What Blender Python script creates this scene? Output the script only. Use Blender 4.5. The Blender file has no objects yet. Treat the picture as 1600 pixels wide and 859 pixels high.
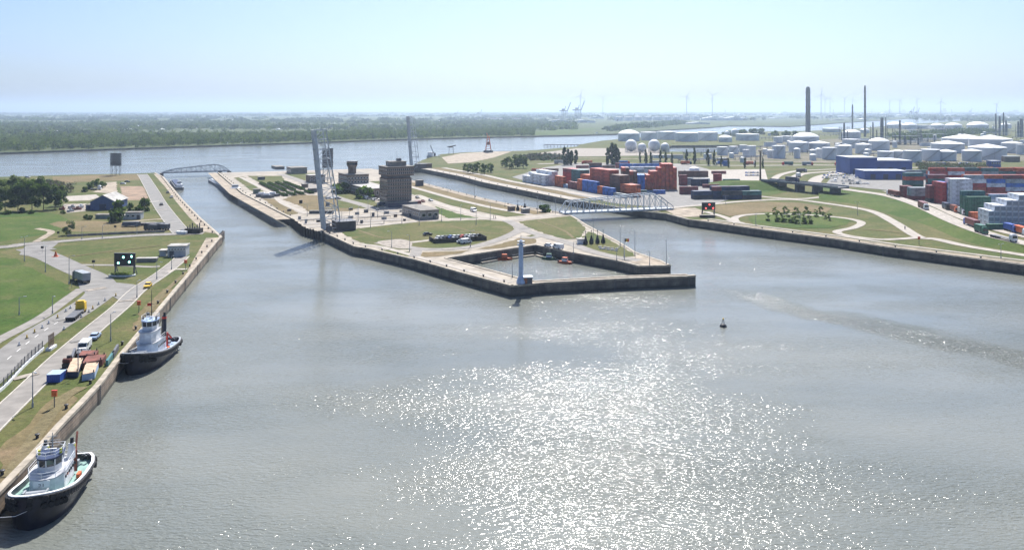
import bpy, bmesh, math, random
import numpy as np
from mathutils import Vector, Matrix
from mathutils.geometry import tessellate_polygon
R = math.radians
S = bpy.context.scene
COL = S.collection

# ------------------------------------------------------------------ camera, sky, sun, exposure
H = 60.0            # eye height over the water (m)
F = 1244.0          # focal length in photo pixels (28 mm lens on a 1600 px wide frame)
ZQ = 3.6            # quay level over the water
cam_d = bpy.data.cameras.new('camera'); cam = bpy.data.objects.new('camera', cam_d); COL.objects.link(cam)
cam_d.sensor_width = 36; cam_d.lens = 36 * F / 1600; cam_d.shift_y = -257.5 / 1600
cam_d.clip_start = 1; cam_d.clip_end = 120000
cam.location = (0, 0, H); cam.rotation_euler = (R(90), 0, 0)
S.camera = cam
HAZE = 1.15e-4         # scattering per metre
SUN_EL, SUN_AZ = R(51), R(7)      # azimuth measured from +Y (view direction) to +X (right)
w = bpy.data.worlds.new('World'); S.world = w; w.use_nodes = True
nt = w.node_tree; nt.nodes.clear()
sky = nt.nodes.new('ShaderNodeTexSky'); sky.sky_type = 'NISHITA'; sky.sun_disc = False
sky.sun_elevation = SUN_EL; sky.sun_rotation = SUN_AZ; sky.altitude = 0
sky.air_density = 0.7; sky.dust_density = 2.0; sky.ozone_density = 8
bg = nt.nodes.new('ShaderNodeBackground'); bg.inputs[1].default_value = 0.092
out = nt.nodes.new('ShaderNodeOutputWorld')
nt.links.new(sky.outputs[0], bg.inputs[0]); nt.links.new(bg.outputs[0], out.inputs[0])
sl = bpy.data.lights.new('sun', 'SUN'); sl.energy = 4.8; sl.angle = R(0.5); sl.color = (1, .96, .9)
so = bpy.data.objects.new('sun', sl); COL.objects.link(so)
sd = Vector((math.sin(SUN_AZ) * math.cos(SUN_EL), math.cos(SUN_AZ) * math.cos(SUN_EL), math.sin(SUN_EL)))
so.rotation_euler = sd.to_track_quat('Z', 'Y').to_euler(); so.location = (0, 0, 500)
S.view_settings.view_transform = 'Standard'; S.view_settings.look = 'None'
S.view_settings.exposure = 0.84; S.view_settings.gamma = 1
S.cycles.use_denoising = True; S.cycles.use_adaptive_sampling = False; S.cycles.volume_bounces = 0
S.cycles.max_bounces = 6; S.cycles.diffuse_bounces = 2; S.cycles.glossy_bounces = 3
S.cycles.transparent_max_bounces = 8; S.cycles.caustics_reflective = False; S.cycles.caustics_refractive = False

# ------------------------------------------------------------------ helpers
rng = random.Random(7)
def P(px, py, z=ZQ):
    "ground point seen at photo pixel px,py on the level z"
    Y = (H - z) * F / (py - 172.0)
    return Vector(((px - 800) * Y / F, Y, z))
def ppm(py, z=ZQ): return (py - 172.0) / (H - z)

MATS = {}
def mat(name, c, rough=.75, var=.12, scale=1.5, c2=None, bump=0, bscale=None, metal=0, spec=.4, obj=True, emit=None, estr=0, detail=4, stretch=None, w=(.38, .62)):
    if name in MATS: return MATS[name]
    m = bpy.data.materials.new(name); MATS[name] = m; m.use_nodes = True
    t = m.node_tree; b = t.nodes['Principled BSDF']
    b.inputs['Roughness'].default_value = rough; b.inputs['Metallic'].default_value = metal
    b.inputs['Specular IOR Level'].default_value = spec
    if emit:
        b.inputs['Emission Color'].default_value = (*emit, 1); b.inputs['Emission Strength'].default_value = estr
    if obj: co = t.nodes.new('ShaderNodeTexCoord').outputs['Object']
    else: co = t.nodes.new('ShaderNodeNewGeometry').outputs['Position']
    if stretch:
        mp = t.nodes.new('ShaderNodeMapping'); mp.inputs['Scale'].default_value = stretch
        t.links.new(co, mp.inputs[0]); co = mp.outputs[0]
    n = t.nodes.new('ShaderNodeTexNoise'); n.inputs['Scale'].default_value = scale; n.inputs['Detail'].default_value = detail
    t.links.new(co, n.inputs['Vector'])
    r = t.nodes.new('ShaderNodeValToRGB'); e = r.color_ramp.elements
    e[0].position, e[1].position = w
    if c2 is None:
        e[0].color = (*[max(0, v * (1 - var)) for v in c], 1); e[1].color = (*[min(1, v * (1 + var)) for v in c], 1)
    else: e[0].color = (*c, 1); e[1].color = (*c2, 1)
    t.links.new(n.outputs['Fac'], r.inputs[0]); t.links.new(r.outputs[0], b.inputs['Base Color'])
    if bump:
        n2 = t.nodes.new('ShaderNodeTexNoise'); n2.inputs['Scale'].default_value = bscale or scale * 4; n2.inputs['Detail'].default_value = 3
        t.links.new(co, n2.inputs['Vector'])
        bp = t.nodes.new('ShaderNodeBump'); bp.inputs['Strength'].default_value = .8; bp.inputs['Distance'].default_value = bump
        t.links.new(n2.outputs['Fac'], bp.inputs['Height']); t.links.new(bp.outputs[0], b.inputs['Normal'])
    return m

def grass_mat(name, c1, c2, c3, rough=.95):
    "mown / dry grass: three colours mixed by two noises of different size"
    if name in MATS: return MATS[name]
    m = bpy.data.materials.new(name); MATS[name] = m; m.use_nodes = True
    t = m.node_tree; b = t.nodes['Principled BSDF']; b.inputs['Roughness'].default_value = rough; b.inputs['Specular IOR Level'].default_value = .15
    g = t.nodes.new('ShaderNodeNewGeometry').outputs['Position']
    def noise(s, d, rg=.6):
        n = t.nodes.new('ShaderNodeTexNoise'); n.inputs['Scale'].default_value = s; n.inputs['Detail'].default_value = d; n.inputs['Roughness'].default_value = rg
        t.links.new(g, n.inputs['Vector']); return n.outputs['Fac']
    def mix(f, a, bb, lo, hi):
        mr = t.nodes.new('ShaderNodeMapRange'); mr.inputs[1].default_value = lo; mr.inputs[2].default_value = hi; t.links.new(f, mr.inputs[0])
        x = t.nodes.new('ShaderNodeMix'); x.data_type = 'RGBA'; t.links.new(mr.outputs[0], x.inputs[0])
        for v, i in ((a, 6), (bb, 7)):
            if isinstance(v, tuple): x.inputs[i].default_value = (*v, 1)
            else: t.links.new(v, x.inputs[i])
        return x.outputs[2]
    a = mix(noise(.035, 5), c1, c2, .4, .62)
    a = mix(noise(.11, 6, .7), a, c3, .5, .72)
    fine = mix(noise(.9, 6, .75), (.62, .62, .62), (1.3, 1.3, 1.25), .3, .7)
    mu = t.nodes.new('ShaderNodeMix'); mu.data_type = 'RGBA'; mu.blend_type = 'MULTIPLY'; mu.inputs[0].default_value = 1
    t.links.new(a, mu.inputs[6]); t.links.new(fine, mu.inputs[7]); t.links.new(mu.outputs[2], b.inputs['Base Color'])
    bp = t.nodes.new('ShaderNodeBump'); bp.inputs['Strength'].default_value = .7; bp.inputs['Distance'].default_value = .35
    t.links.new(noise(1.1, 5, .7), bp.inputs['Height']); t.links.new(bp.outputs[0], b.inputs['Normal'])
    return m

KIDS = {}
def link(o, parent=None):
    COL.objects.link(o)
    if parent is not None:
        o.parent = parent; KIDS.setdefault(parent.name, []).append(o)
    return o
def tag(o, label=None, cat=None, group=None, kind=None):
    if label: o['label'] = label
    if cat: o['category'] = cat
    if group: o['group'] = group
    if kind: o['kind'] = kind
    return o
def thing(name, label, cat, loc=(0, 0, 0), rz=0, group=None):
    o = bpy.data.objects.new(name, None); o.location = loc; o.rotation_euler = (0, 0, rz); o.empty_display_size = .5
    return tag(link(o), label, cat, group)
def dup(root, loc, rz=None, label=None, group=None, scale=None):
    r = link(root.copy()); r.location = loc
    if rz is not None: r.rotation_euler = (root.rotation_euler[0], root.rotation_euler[1], rz)
    if label: r['label'] = label
    if group: r['group'] = group
    if scale: r.scale = scale if isinstance(scale, tuple) else (scale,) * 3
    for ch in KIDS.get(root.name, []):
        c = link(ch.copy(), r)
        for g in KIDS.get(ch.name, []): link(g.copy(), c)
    return r

class MB:
    def __init__(s): s.v = []; s.f = []; s.m = []
    def add(s, vs, fs, m=0):
        o = len(s.v); s.v += [tuple(v) for v in vs]; s.f += [tuple(i + o for i in f) for f in fs]; s.m += [m] * len(fs); return s
    def box(s, x, y, z, sx, sy, sz, rz=0, m=0, taper=1):
        "box standing on z, centred on x,y"
        c, sn = math.cos(rz), math.sin(rz); vs = []
        for k, zz in ((1, z), (taper, z + sz)):
            for a, b in ((-1, -1), (1, -1), (1, 1), (-1, 1)):
                u, v_ = a * sx / 2 * k, b * sy / 2 * k; vs.append((x + u * c - v_ * sn, y + u * sn + v_ * c, zz))
        return s.add(vs, [(3, 2, 1, 0), (4, 5, 6, 7), (0, 1, 5, 4), (1, 2, 6, 5), (2, 3, 7, 6), (3, 0, 4, 7)], m)
    def prism(s, poly, z0, z1, m=0, top=None):
        n = len(poly); vs = [(p[0], p[1], z0) for p in poly] + [(p[0], p[1], z1) for p in (top or poly)]
        s.add(vs, [(i, (i + 1) % n, n + (i + 1) % n, n + i) for i in range(n)], m)
        s.add(vs[n:], [tuple(range(n))], m); return s.add(vs[:n], [tuple(reversed(range(n)))], m)
    def beam(s, a, b, w=.3, h=None, m=0, up=(0, 0, 1)):
        a, b = Vector(a), Vector(b); h = h or w; d = (b - a).normalized(); up = Vector(up)
        if abs(d.dot(up)) > .98: up = Vector((1, 0, 0))
        x = d.cross(up).normalized() * w / 2; y = x.cross(d).normalized() * h / 2
        vs = [p + i * x + j * y for p in (a, b) for i, j in ((-1, -1), (1, -1), (1, 1), (-1, 1))]
        return s.add(vs, [(0, 1, 2, 3), (7, 6, 5, 4), (0, 4, 5, 1), (1, 5, 6, 2), (2, 6, 7, 3), (3, 7, 4, 0)], m)
    def cyl(s, a, b, r0, r1=None, n=8, m=0, cap=True):
        a, b = Vector(a), Vector(b); r1 = r0 if r1 is None else r1; d = (b - a).normalized()
        x = d.orthogonal().normalized(); y = d.cross(x)
        vs = [p + (x * math.cos(t) + y * math.sin(t)) * r for p, r in ((a, r0), (b, r1)) for t in [2 * math.pi * i / n for i in range(n)]]
        fs = [(i, (i + 1) % n, n + (i + 1) % n, n + i) for i in range(n)]
        if cap: fs += [tuple(reversed(range(n))), tuple(range(n, 2 * n))]
        return s.add(vs, fs, m)
    def lathe(s, prof, n=24, m=0, c=(0, 0), sx=1, sy=1):
        "prof: list of (r,z)"
        vs = [(c[0] + r * sx * math.cos(2 * math.pi * i / n), c[1] + r * sy * math.sin(2 * math.pi * i / n), z) for r, z in prof for i in range(n)]
        fs = [(k * n + i, k * n + (i + 1) % n, (k + 1) * n + (i + 1) % n, (k + 1) * n + i) for k in range(len(prof) - 1) for i in range(n)]
        fs += [tuple(reversed(range(n))), tuple(range((len(prof) - 1) * n, len(prof) * n))]
        return s.add(vs, fs, m)
    def mesh(s, name, mats, smooth=False):
        me = bpy.data.meshes.new(name); me.from_pydata(s.v, [], s.f)
        mats = mats if isinstance(mats, (list, tuple)) else [mats]
        for x in mats: me.materials.append(x)
        me.polygons.foreach_set('material_index', s.m)
        me.update()
        if smooth:
            me.polygons.foreach_set('use_smooth', [True] * len(s.f))
            try: me.set_sharp_from_angle(angle=R(35))
            except Exception: pass
        return me
    def build(s, name, mats, parent=None, loc=(0, 0, 0), rz=0, smooth=False):
        o = bpy.data.objects.new(name, s.mesh(name, mats, smooth)); o.location = loc; o.rotation_euler = (0, 0, rz)
        return link(o, parent)
def inst(name, me, parent=None, loc=(0, 0, 0), rz=0, scale=1):
    o = bpy.data.objects.new(name, me); o.location = loc; o.rotation_euler = (0, 0, rz); o.scale = scale if isinstance(scale, tuple) else (scale,) * 3
    return link(o, parent)
def np_mesh(name, verts, quads, mats, midx=None):
    me = bpy.data.meshes.new(name); nv, nf = len(verts), len(quads); k = quads.shape[1]
    me.vertices.add(nv); me.vertices.foreach_set('co', verts.astype(np.float32).ravel())
    me.loops.add(nf * k); me.loops.foreach_set('vertex_index', quads.astype(np.int32).ravel())
    me.polygons.add(nf); me.polygons.foreach_set('loop_start', np.arange(0, nf * k, k, dtype=np.int32))
    try: me.polygons.foreach_set('loop_total', np.full(nf, k, dtype=np.int32))
    except Exception: pass
    for x in mats if isinstance(mats, (list, tuple)) else [mats]: me.materials.append(x)
    if midx is not None: me.polygons.foreach_set('material_index', midx.astype(np.int32))
    me.update(calc_edges=True); return me

def spline(pts, sub=6, closed=False):
    "Catmull-Rom through 2-D/3-D points"
    pts = [Vector(p) for p in pts]; n = len(pts); o = []
    for i in range(n if closed else n - 1):
        p1, p2 = pts[i], pts[(i + 1) % n]
        p0 = pts[(i - 1) % n] if (closed or i > 0) else p1 * 2 - p2
        p3 = pts[(i + 2) % n] if (closed or i < n - 2) else p2 * 2 - p1
        for k in range(sub):
            t = k / sub
            o.append(.5 * ((2 * p1) + (p2 - p0) * t + (2 * p0 - 5 * p1 + 4 * p2 - p3) * t * t + (3 * p1 - p0 - 3 * p2 + p3) * t ** 3))
    if not closed: o.append(pts[-1])
    return o
LIFT = [0]
RAGGED = {'grass_field', 'dry_field', 'grass_lawn', 'sand_patch', 'gravel_lot', 'gravel_yard', 'grass_strip', 'worn_patch'}
def sheet(name, pts, m, lift=.02, z=ZQ, smooth=False, raw=False, holes=(), sub=5):
    "flat sheet of ground from photo-pixel outline"
    LIFT[0] += 1; dz = lift + LIFT[0] * .0012
    loops = []
    for lp in (pts, *holes):
        q = [Vector((p[0], p[1], z)) for p in lp] if raw else [P(*p, z=z) for p in lp]
        if smooth: q = spline(q, sub, True)
        if name in RAGGED:
            q2 = []; g = random.Random(len(q) + int(q[0].x * 10))
            for a, b in zip(q, q[1:] + q[:1]):
                k = max(1, min(60, int((b - a).length / 2.2))); n_ = Vector((-(b - a).y, (b - a).x, 0)).normalized()
                for i in range(k): q2.append(a.lerp(b, i / k) + n_ * (g.gauss(0, .38) if i else 0))
            q = q2
        loops.append([Vector((p.x, p.y, 0)) for p in q])
    tri = tessellate_polygon(loops); vs = [p for l in loops for p in l]
    vs2 = [(p.x, p.y, z + dz) for p in vs]; fs = []
    for t in tri:
        a, b, c = (vs[i] for i in t)
        fs.append(t if (b - a).cross(c - a).z > 0 else (t[0], t[2], t[1]))
    mb = MB(); mb.add(vs2, fs)
    return tag(mb.build(name, m), kind='structure')
def path3(pts, z=ZQ, raw=False, smooth=True, sub=6):
    q = [Vector((p[0], p[1], p[2] if len(p) > 2 else z)) for p in pts] if raw else [P(*p, z=z) for p in pts]
    return spline(q, sub) if smooth else q
def offset(q, d):
    "shift a world polyline sideways, left positive"
    o = []
    for i, p in enumerate(q):
        t = (q[min(i + 1, len(q) - 1)] - q[max(i - 1, 0)]); t.z = 0; t.normalize()
        o.append(p + Vector((-t.y, t.x, 0)) * d)
    return o
def ribbon(name, pts, wd, m, lift=.05, z=ZQ, raw=False, smooth=True, kerb=None, thick=0, off=0, label=None, sub=6):
    LIFT[0] += 1; dz = lift + LIFT[0] * .0012
    q = path3(pts, z, raw, smooth, sub)
    l, r = offset(q, off + wd / 2), offset(q, off - wd / 2); n = len(q); up = Vector((0, 0, dz)); mb = MB()
    mb.add([p + up for p in l] + [p + up for p in r], [(i, n + i, n + i + 1, i + 1) for i in range(n - 1)])
    o = tag(mb.build(name, m), kind='structure')
    if kerb:
        for sd_ in (1, -1):
            a, b = offset(q, off + sd_ * (wd / 2)), offset(q, off + sd_ * (wd / 2 + .3)); hb = Vector((0, 0, .13 + dz)); kb = MB()
            vs = a + [p + hb for p in a] + [p + hb for p in b] + b
            fs = []
            for i in range(n - 1):
                for k in range(3):
                    f = (k * n + i, k * n + i + 1, (k + 1) * n + i + 1, (k + 1) * n + i); fs.append(f if sd_ < 0 else f[::-1])
            kb.add(vs, fs); tag(kb.build('kerb', kerb), kind='structure')
    return o
def along(q, step, start=0):
    "points every step metres along a world polyline, with heading"
    o = []; d = start
    acc = 0
    for a, b in zip(q, q[1:]):
        L = (b - a).length
        while d <= acc + L and L > 0:
            t = (d - acc) / L; o.append((a.lerp(b, t), math.atan2(b.y - a.y, b.x - a.x))); d += step
        acc += L
    return o
# ------------------------------------------------------------------ materials
ORD = ['nearest', 'second nearest', 'third nearest', 'fourth nearest', 'fifth nearest', 'sixth nearest', 'seventh nearest', 'eighth nearest', 'ninth nearest', 'tenth nearest', 'eleventh nearest', 'twelfth nearest', 'thirteenth nearest', 'fourteenth nearest', 'fifteenth nearest', 'sixteenth nearest', 'seventeenth nearest', 'eighteenth nearest', 'nineteenth nearest', 'twentieth nearest']
NTH = ['leftmost', 'second', 'third', 'fourth', 'fifth', 'sixth', 'seventh', 'eighth', 'ninth', 'tenth', 'eleventh', 'twelfth', 'thirteenth', 'fourteenth', 'fifteenth', 'sixteenth', 'seventeenth', 'eighteenth', 'nineteenth', 'twentieth', 'twenty-first', 'twenty-second', 'twenty-third', 'twenty-fourth', 'twenty-fifth', 'twenty-sixth', 'twenty-seventh', 'twenty-eighth', 'twenty-ninth', 'thirtieth', 'thirty-first', 'thirty-second']
def nth(i): return NTH[i] + (' from the left' if i else '')
G_mid = grass_mat('grass_meadow', (.068, .09, .024), (.11, .108, .04), (.15, .125, .06))
G_lush = grass_mat('grass_lush', (.042, .082, .012), (.075, .105, .022), (.105, .11, .04))
G_dry = grass_mat('grass_dry', (0.137, 0.112, 0.056), (0.180, 0.140, 0.076), (0.216, 0.158, 0.097))
G_far = grass_mat('land_far', (.055, .08, .03), (.08, .10, .04), (.12, .115, .055))
asphalt = mat('asphalt', (0.197, 0.189, 0.176), .9, .13, .25, bump=.02, bscale=3, obj=False, detail=6)
asphalt_old = mat('asphalt_worn', (0.227, 0.210, 0.189), .9, .14, .3, bump=.02, bscale=3, obj=False, detail=6)
road_light = mat('road_concrete', (0.336, 0.302, 0.260), .9, .13, .3, bump=.02, obj=False, detail=6)
concrete = mat('concrete_slab', (0.302, 0.265, 0.214), .9, .2, .2, bump=.03, obj=False, detail=7)
sandy = mat('sandy_paving', (.30, .25, .19), .95, .26, .22, bump=.04, obj=False, detail=7)
coping_m = mat('coping_stone', (0.336, 0.294, 0.235), .9, .2, .5, bump=.03, obj=False, detail=6)
kerb_m = mat('kerb_stone', (.42, .39, .34), .85, .12, 1.0, obj=False)
gravel = mat('gravel', (0.277, 0.244, 0.206), .95, .25, .5, bump=.06, obj=False, detail=8)
soil = mat('bare_soil', (0.252, 0.176, 0.118), .95, .25, .15, bump=.08, obj=False, detail=8)
white_line = mat('road_paint', (.75, .74, .7), .7, .1, 2, obj=False)

def wall_mat(name, c, c2, wet):
    "quay wall: weathered blocks in courses, dark wet band at the waterline"
    m = bpy.data.materials.new(name); m.use_nodes = True; t = m.node_tree; b = t.nodes['Principled BSDF']; b.inputs['Roughness'].default_value = .85
    g = t.nodes.new('ShaderNodeNewGeometry').outputs['Position']
    sx = t.nodes.new('ShaderNodeSeparateXYZ'); t.links.new(g, sx.inputs[0])
    ad = t.nodes.new('ShaderNodeVectorMath'); ad.operation = 'DOT_PRODUCT'; ad.inputs[1].default_value = (.62, .62, 0); t.links.new(g, ad.inputs[0])
    cb = t.nodes.new('ShaderNodeCombineXYZ'); t.links.new(ad.outputs['Value'], cb.inputs[0]); t.links.new(sx.outputs[2], cb.inputs[1])
    br = t.nodes.new('ShaderNodeTexBrick'); br.inputs['Scale'].default_value = 1; br.inputs['Brick Width'].default_value = 1.9; br.inputs['Row Height'].default_value = .62
    br.inputs['Mortar Size'].default_value = .035; br.inputs['Color1'].default_value = (*c, 1); br.inputs['Color2'].default_value = (*c2, 1); br.inputs['Mortar'].default_value = (*[v * .5 for v in c], 1)
    t.links.new(cb.outputs[0], br.inputs['Vector'])
    n = t.nodes.new('ShaderNodeTexNoise'); n.inputs['Scale'].default_value = .35; n.inputs['Detail'].default_value = 7
    mp = t.nodes.new('ShaderNodeMapping'); mp.inputs['Scale'].default_value = (1, 1, .35); t.links.new(g, mp.inputs[0]); t.links.new(mp.outputs[0], n.inputs['Vector'])
    r = t.nodes.new('ShaderNodeMapRange'); r.inputs[1].default_value = .35; r.inputs[2].default_value = .65; r.inputs[3].default_value = .6; r.inputs[4].default_value = 1.2; t.links.new(n.outputs['Fac'], r.inputs[0])
    mu = t.nodes.new('ShaderNodeVectorMath'); mu.operation = 'SCALE'; t.links.new(br.outputs['Color'], mu.inputs[0]); t.links.new(r.outputs[0], mu.inputs['Scale'])
    za = t.nodes.new('ShaderNodeMath'); za.operation = 'MULTIPLY_ADD'; za.inputs[1].default_value = .8; t.links.new(n.outputs['Fac'], za.inputs[0]); t.links.new(sx.outputs[2], za.inputs[2])
    rz = t.nodes.new('ShaderNodeMapRange'); rz.inputs[1].default_value = .9; rz.inputs[2].default_value = 1.5; t.links.new(za.outputs[0], rz.inputs[0])
    x = t.nodes.new('ShaderNodeMix'); x.data_type = 'RGBA'; x.inputs[6].default_value = (*wet, 1); t.links.new(rz.outputs[0], x.inputs[0]); t.links.new(mu.outputs[0], x.inputs[7])
    t.links.new(x.outputs[2], b.inputs['Base Color'])
    bp = t.nodes.new('ShaderNodeBump'); bp.inputs['Distance'].default_value = .05; t.links.new(br.outputs['Fac'], bp.inputs['Height']); bp.invert = True; t.links.new(bp.outputs[0], b.inputs['Normal'])
    return m
wall_brown = wall_mat('quay_stone_brown', (.27, .205, .15), (.21, .165, .125), (.07, .065, .05))
wall_dark = wall_mat('quay_stone_dark', (.15, .135, .12), (.115, .105, .095), (.05, .048, .042))

def water_mat():
    m = bpy.data.materials.new('river_water'); m.use_nodes = True; t = m.node_tree; b = t.nodes['Principled BSDF']
    b.inputs['IOR'].default_value = 1.33; b.inputs['Roughness'].default_value = .12
    g = t.nodes.new('ShaderNodeNewGeometry').outputs['Position']
    def noise(sc, det, stretch=(1, 1, 1), rg=.55, rot=0, dist=0):
        mp = t.nodes.new('ShaderNodeMapping'); mp.inputs['Scale'].default_value = stretch; mp.inputs['Rotation'].default_value = (0, 0, rot); t.links.new(g, mp.inputs[0])
        n = t.nodes.new('ShaderNodeTexNoise'); n.inputs['Scale'].default_value = sc; n.inputs['Detail'].default_value = det; n.inputs['Roughness'].default_value = rg; n.inputs['Distortion'].default_value = dist
        t.links.new(mp.outputs[0], n.inputs['Vector']); return n.outputs['Fac']
    def rngm(f, lo, hi, a, c):
        r = t.nodes.new('ShaderNodeMapRange'); r.interpolation_type = 'SMOOTHSTEP'
        for i, v in enumerate((lo, hi, a, c)): r.inputs[i + 1].default_value = v
        t.links.new(f, r.inputs[0]); return r.outputs[0]
    def math_(op, a, c=None, d=None):
        n = t.nodes.new('ShaderNodeMath'); n.operation = op
        for i, v in enumerate((a, c, d)):
            if v is None: continue
            if isinstance(v, (int, float)): n.inputs[i].default_value = v
            else: t.links.new(v, n.inputs[i])
        return n.outputs[0]
    # silt colour drifts in broad streaks
    cl = t.nodes.new('ShaderNodeValToRGB'); e = cl.color_ramp.elements; e[0].position = .35; e[1].position = .65
    e[0].color = (.14, .152, .136, 1); e[1].color = (.195, .20, .172, 1)
    t.links.new(noise(.012, 5, (1, 2.4, 1)), cl.inputs[0]); t.links.new(cl.outputs[0], b.inputs['Base Color'])
    # breeze patches roughen the surface; sheltered basins stay calm
    sp = t.nodes.new('ShaderNodeSeparateXYZ'); t.links.new(g, sp.inputs[0])
    gust = rngm(noise(.014, 5, (1, 1.9, 1), .6, R(-18)), .38, .64, .4, 1.4)
    gust = math_('MULTIPLY', gust, rngm(sp.outputs[1], 135, 215, 1, .45))     # lee of the pier
    # line of disturbed water trailing from the pier head towards the right bank
    dl = t.nodes.new('ShaderNodeVectorMath'); dl.operation = 'DOT_PRODUCT'; dl.inputs[1].default_value = (*STREAK_N, 0); t.links.new(g, dl.inputs[0])
    wob = math_('MULTIPLY_ADD', noise(.03, 3), 26, -13); off_ = math_('ABSOLUTE', math_('ADD', math_('SUBTRACT', dl.outputs['Value'], STREAK_C), wob))
    along_ = rngm(sp.outputs[0], STREAK_X, STREAK_X + 25, 0, 1)
    gust = math_('ADD', gust, math_('MULTIPLY', along_, rngm(off_, 2, 10, 1.9, 0)))
    swell = noise(.22, 2, (.55, 1.5, 1), .5, R(-10), .3)
    ripple = noise(1.3, 2, (.6, 1.45, 1), .55, R(8), .4)
    h = math_('MULTIPLY_ADD', swell, .3, math_('MULTIPLY', ripple, .6))
    h = math_('MULTIPLY', math_('SUBTRACT', h, .45), gust)      # zero-mean height, so gust borders make no step
    bp = t.nodes.new('ShaderNodeBump'); bp.inputs['Strength'].default_value = 1; bp.inputs['Distance'].default_value = WAVE
    t.links.new(h, bp.inputs['Height']); t.links.new(bp.outputs[0], b.inputs['Normal'])
    return m
WAVE = .55
_a, _b = P(1105, 450, 0), P(1600, 562, 0); _d = (_b - _a).normalized(); STREAK_N = (-_d.y, _d.x); STREAK_C = -_d.y * _a.x + _d.x * _a.y; STREAK_X = _a.x
water = water_mat()

# ------------------------------------------------------------------ water, quays and land
WY = 34000
mb = MB(); mb.add([(-36000, -400, 0), (36000, -400, 0), (36000, WY, 0), (-36000, WY, 0)], [(0, 1, 2, 3)])
tag(mb.build('water', water), kind='structure')

def land(name, pts, top, side, z=ZQ, coping=None, holes=(), wd=1.1):
    "block of land: pts are photo pixels or ('w',x,y); coping = list of index ranges of the outline that carry a coping course"
    def conv(lp): return [Vector((p[1], p[2], z)) if p[0] == 'w' else P(*p, z=z) for p in lp]
    loops = [conv(lp) for lp in (pts, *holes)]
    mb = MB()
    flat = [Vector((p.x, p.y, 0)) for l in loops for p in l]
    tri = tessellate_polygon([[Vector((p.x, p.y, 0)) for p in l] for l in loops]); fs = []
    for t in tri:
        a, b, c = (flat[i] for i in t); fs.append(t if (b - a).cross(c - a).z > 0 else (t[0], t[2], t[1]))
    mb.add([(p.x, p.y, z) for p in flat], fs, 0)
    for k, l in enumerate(loops):
        ar = sum(a.x * b.y - b.x * a.y for a, b in zip(l, l[1:] + l[:1])); ccw = ar > 0
        if k: ccw = not ccw
        n = len(l); vs = [(p.x, p.y, -4) for p in l] + [(p.x, p.y, z) for p in l]
        mb.add(vs, [(i, (i + 1) % n, n + (i + 1) % n, n + i) if ccw else ((i + 1) % n, i, n + i, n + (i + 1) % n) for i in range(n)], 1)
        if not k: sgn = 1 if ccw else -1
    o = tag(mb.build(name, [top, side]), kind='structure')
    for a, b in coping or ():
        q = loops[0][a:b + 1]
        inn = offset(q, sgn * wd); ou = offset(q, -sgn * .12); hz = Vector((0, 0, .22)); dn = Vector((0, 0, -.35)); n = len(q); cb = MB()
        vs = [p + dn for p in ou] + [p + hz for p in ou] + [p + hz for p in inn] + [p + dn for p in inn]; fs = []
        for i in range(n - 1):
            for k in range(3):
                f = (k * n + i, k * n + i + 1, (k + 1) * n + i + 1, (k + 1) * n + i); fs.append(f if sgn < 0 else f[::-1])
        fs += [(0, n, 2 * n, 3 * n), (3 * n - 1 - n + n, 2 * n - 1, n - 1, 4 * n - 1)]
        cb.add(vs, fs); tag(cb.build('quay_coping', coping_m), kind='structure')
    return o
# left bank
LQ = [(0, 769), (57, 710), (96, 665), (129, 631), (157, 601), (192, 555), (236, 502), (277, 452), (343, 373)]
LL = [(347, 370), (314, 341), (286, 313), (256, 277), (243, 270)]
left_pts = [('w', -60, 40), ('w', -71, 85)] + LQ + LL + [(219, 271), (140, 272.5), (0, 276.5), (-400, 283), ('w', -1400, 400), ('w', -900, 40)]
land('left_bank', left_pts, G_mid, wall_brown, coping=[(0, 10), (10, 15)])
# lock island with the tug basin cut into its point
IL = [(580, 263.5), (340, 270), (379, 302.5), (457, 342), (476, 356), (500, 363), (508, 364.5), (554, 385.5), (577, 389), (649, 406), (727, 428), (799.5, 447)]
IB = [(850, 442), (985, 435), (1072, 432), (1087, 430.5), (1073, 428.6), (985, 431), (835, 439), (812, 434), (698, 403.5), (836.5, 383), (854.5, 386.6), (879, 392), (962.5, 407), (998.5, 416), (1048, 415)]
IR = [(1034.5, 408), (994, 394.5), (969, 379), (944.5, 366), (917.5, 352), (899.5, 340.5), (884, 333), (807, 321), (755, 310), (710, 298.5), (665, 287), (640, 281), (628, 272)]
isl = IL + IB + IR
land('lock_island', isl, concrete, wall_dark, coping=[(1, 11), (11, 15), (16, 26), (26, 39)])
# right bank: shoreline of the river, harbour basin inside it as a hole
RW = [(640, 262), (658, 263.6), (721, 276), (755, 285), (845, 303), (890, 312), (1010, 331), (1041, 334), (1075, 343), (1088, 344.5), (1169, 356), (1244, 366), (1300, 373), (1384, 386), (1468, 397), (1600, 414), (1850, 452)]
RS = [('w', 1400, 180), ('w', 9000, 600), ('w', 9000, 5200), (1600, 184), (1500, 189), (1440, 193), (1395, 196), (1345, 200.5), (1300, 203.5), (1240, 205), (1160, 206), (1130, 209.5), (1045, 211), (968, 217.5), (940, 220), (906, 226), (902, 229), (845, 234), (822, 235.5), (728, 238), (690, 241), (660, 250)]
dock = [(1040, 237), (1158, 237.5), (1178, 233), (1168, 226.5), (1050, 227.5), (1034, 231)]
land('right_bank', RW + RS, G_mid, wall_dark, coping=[(1, 6), (6, 16)], holes=[dock])
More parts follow.
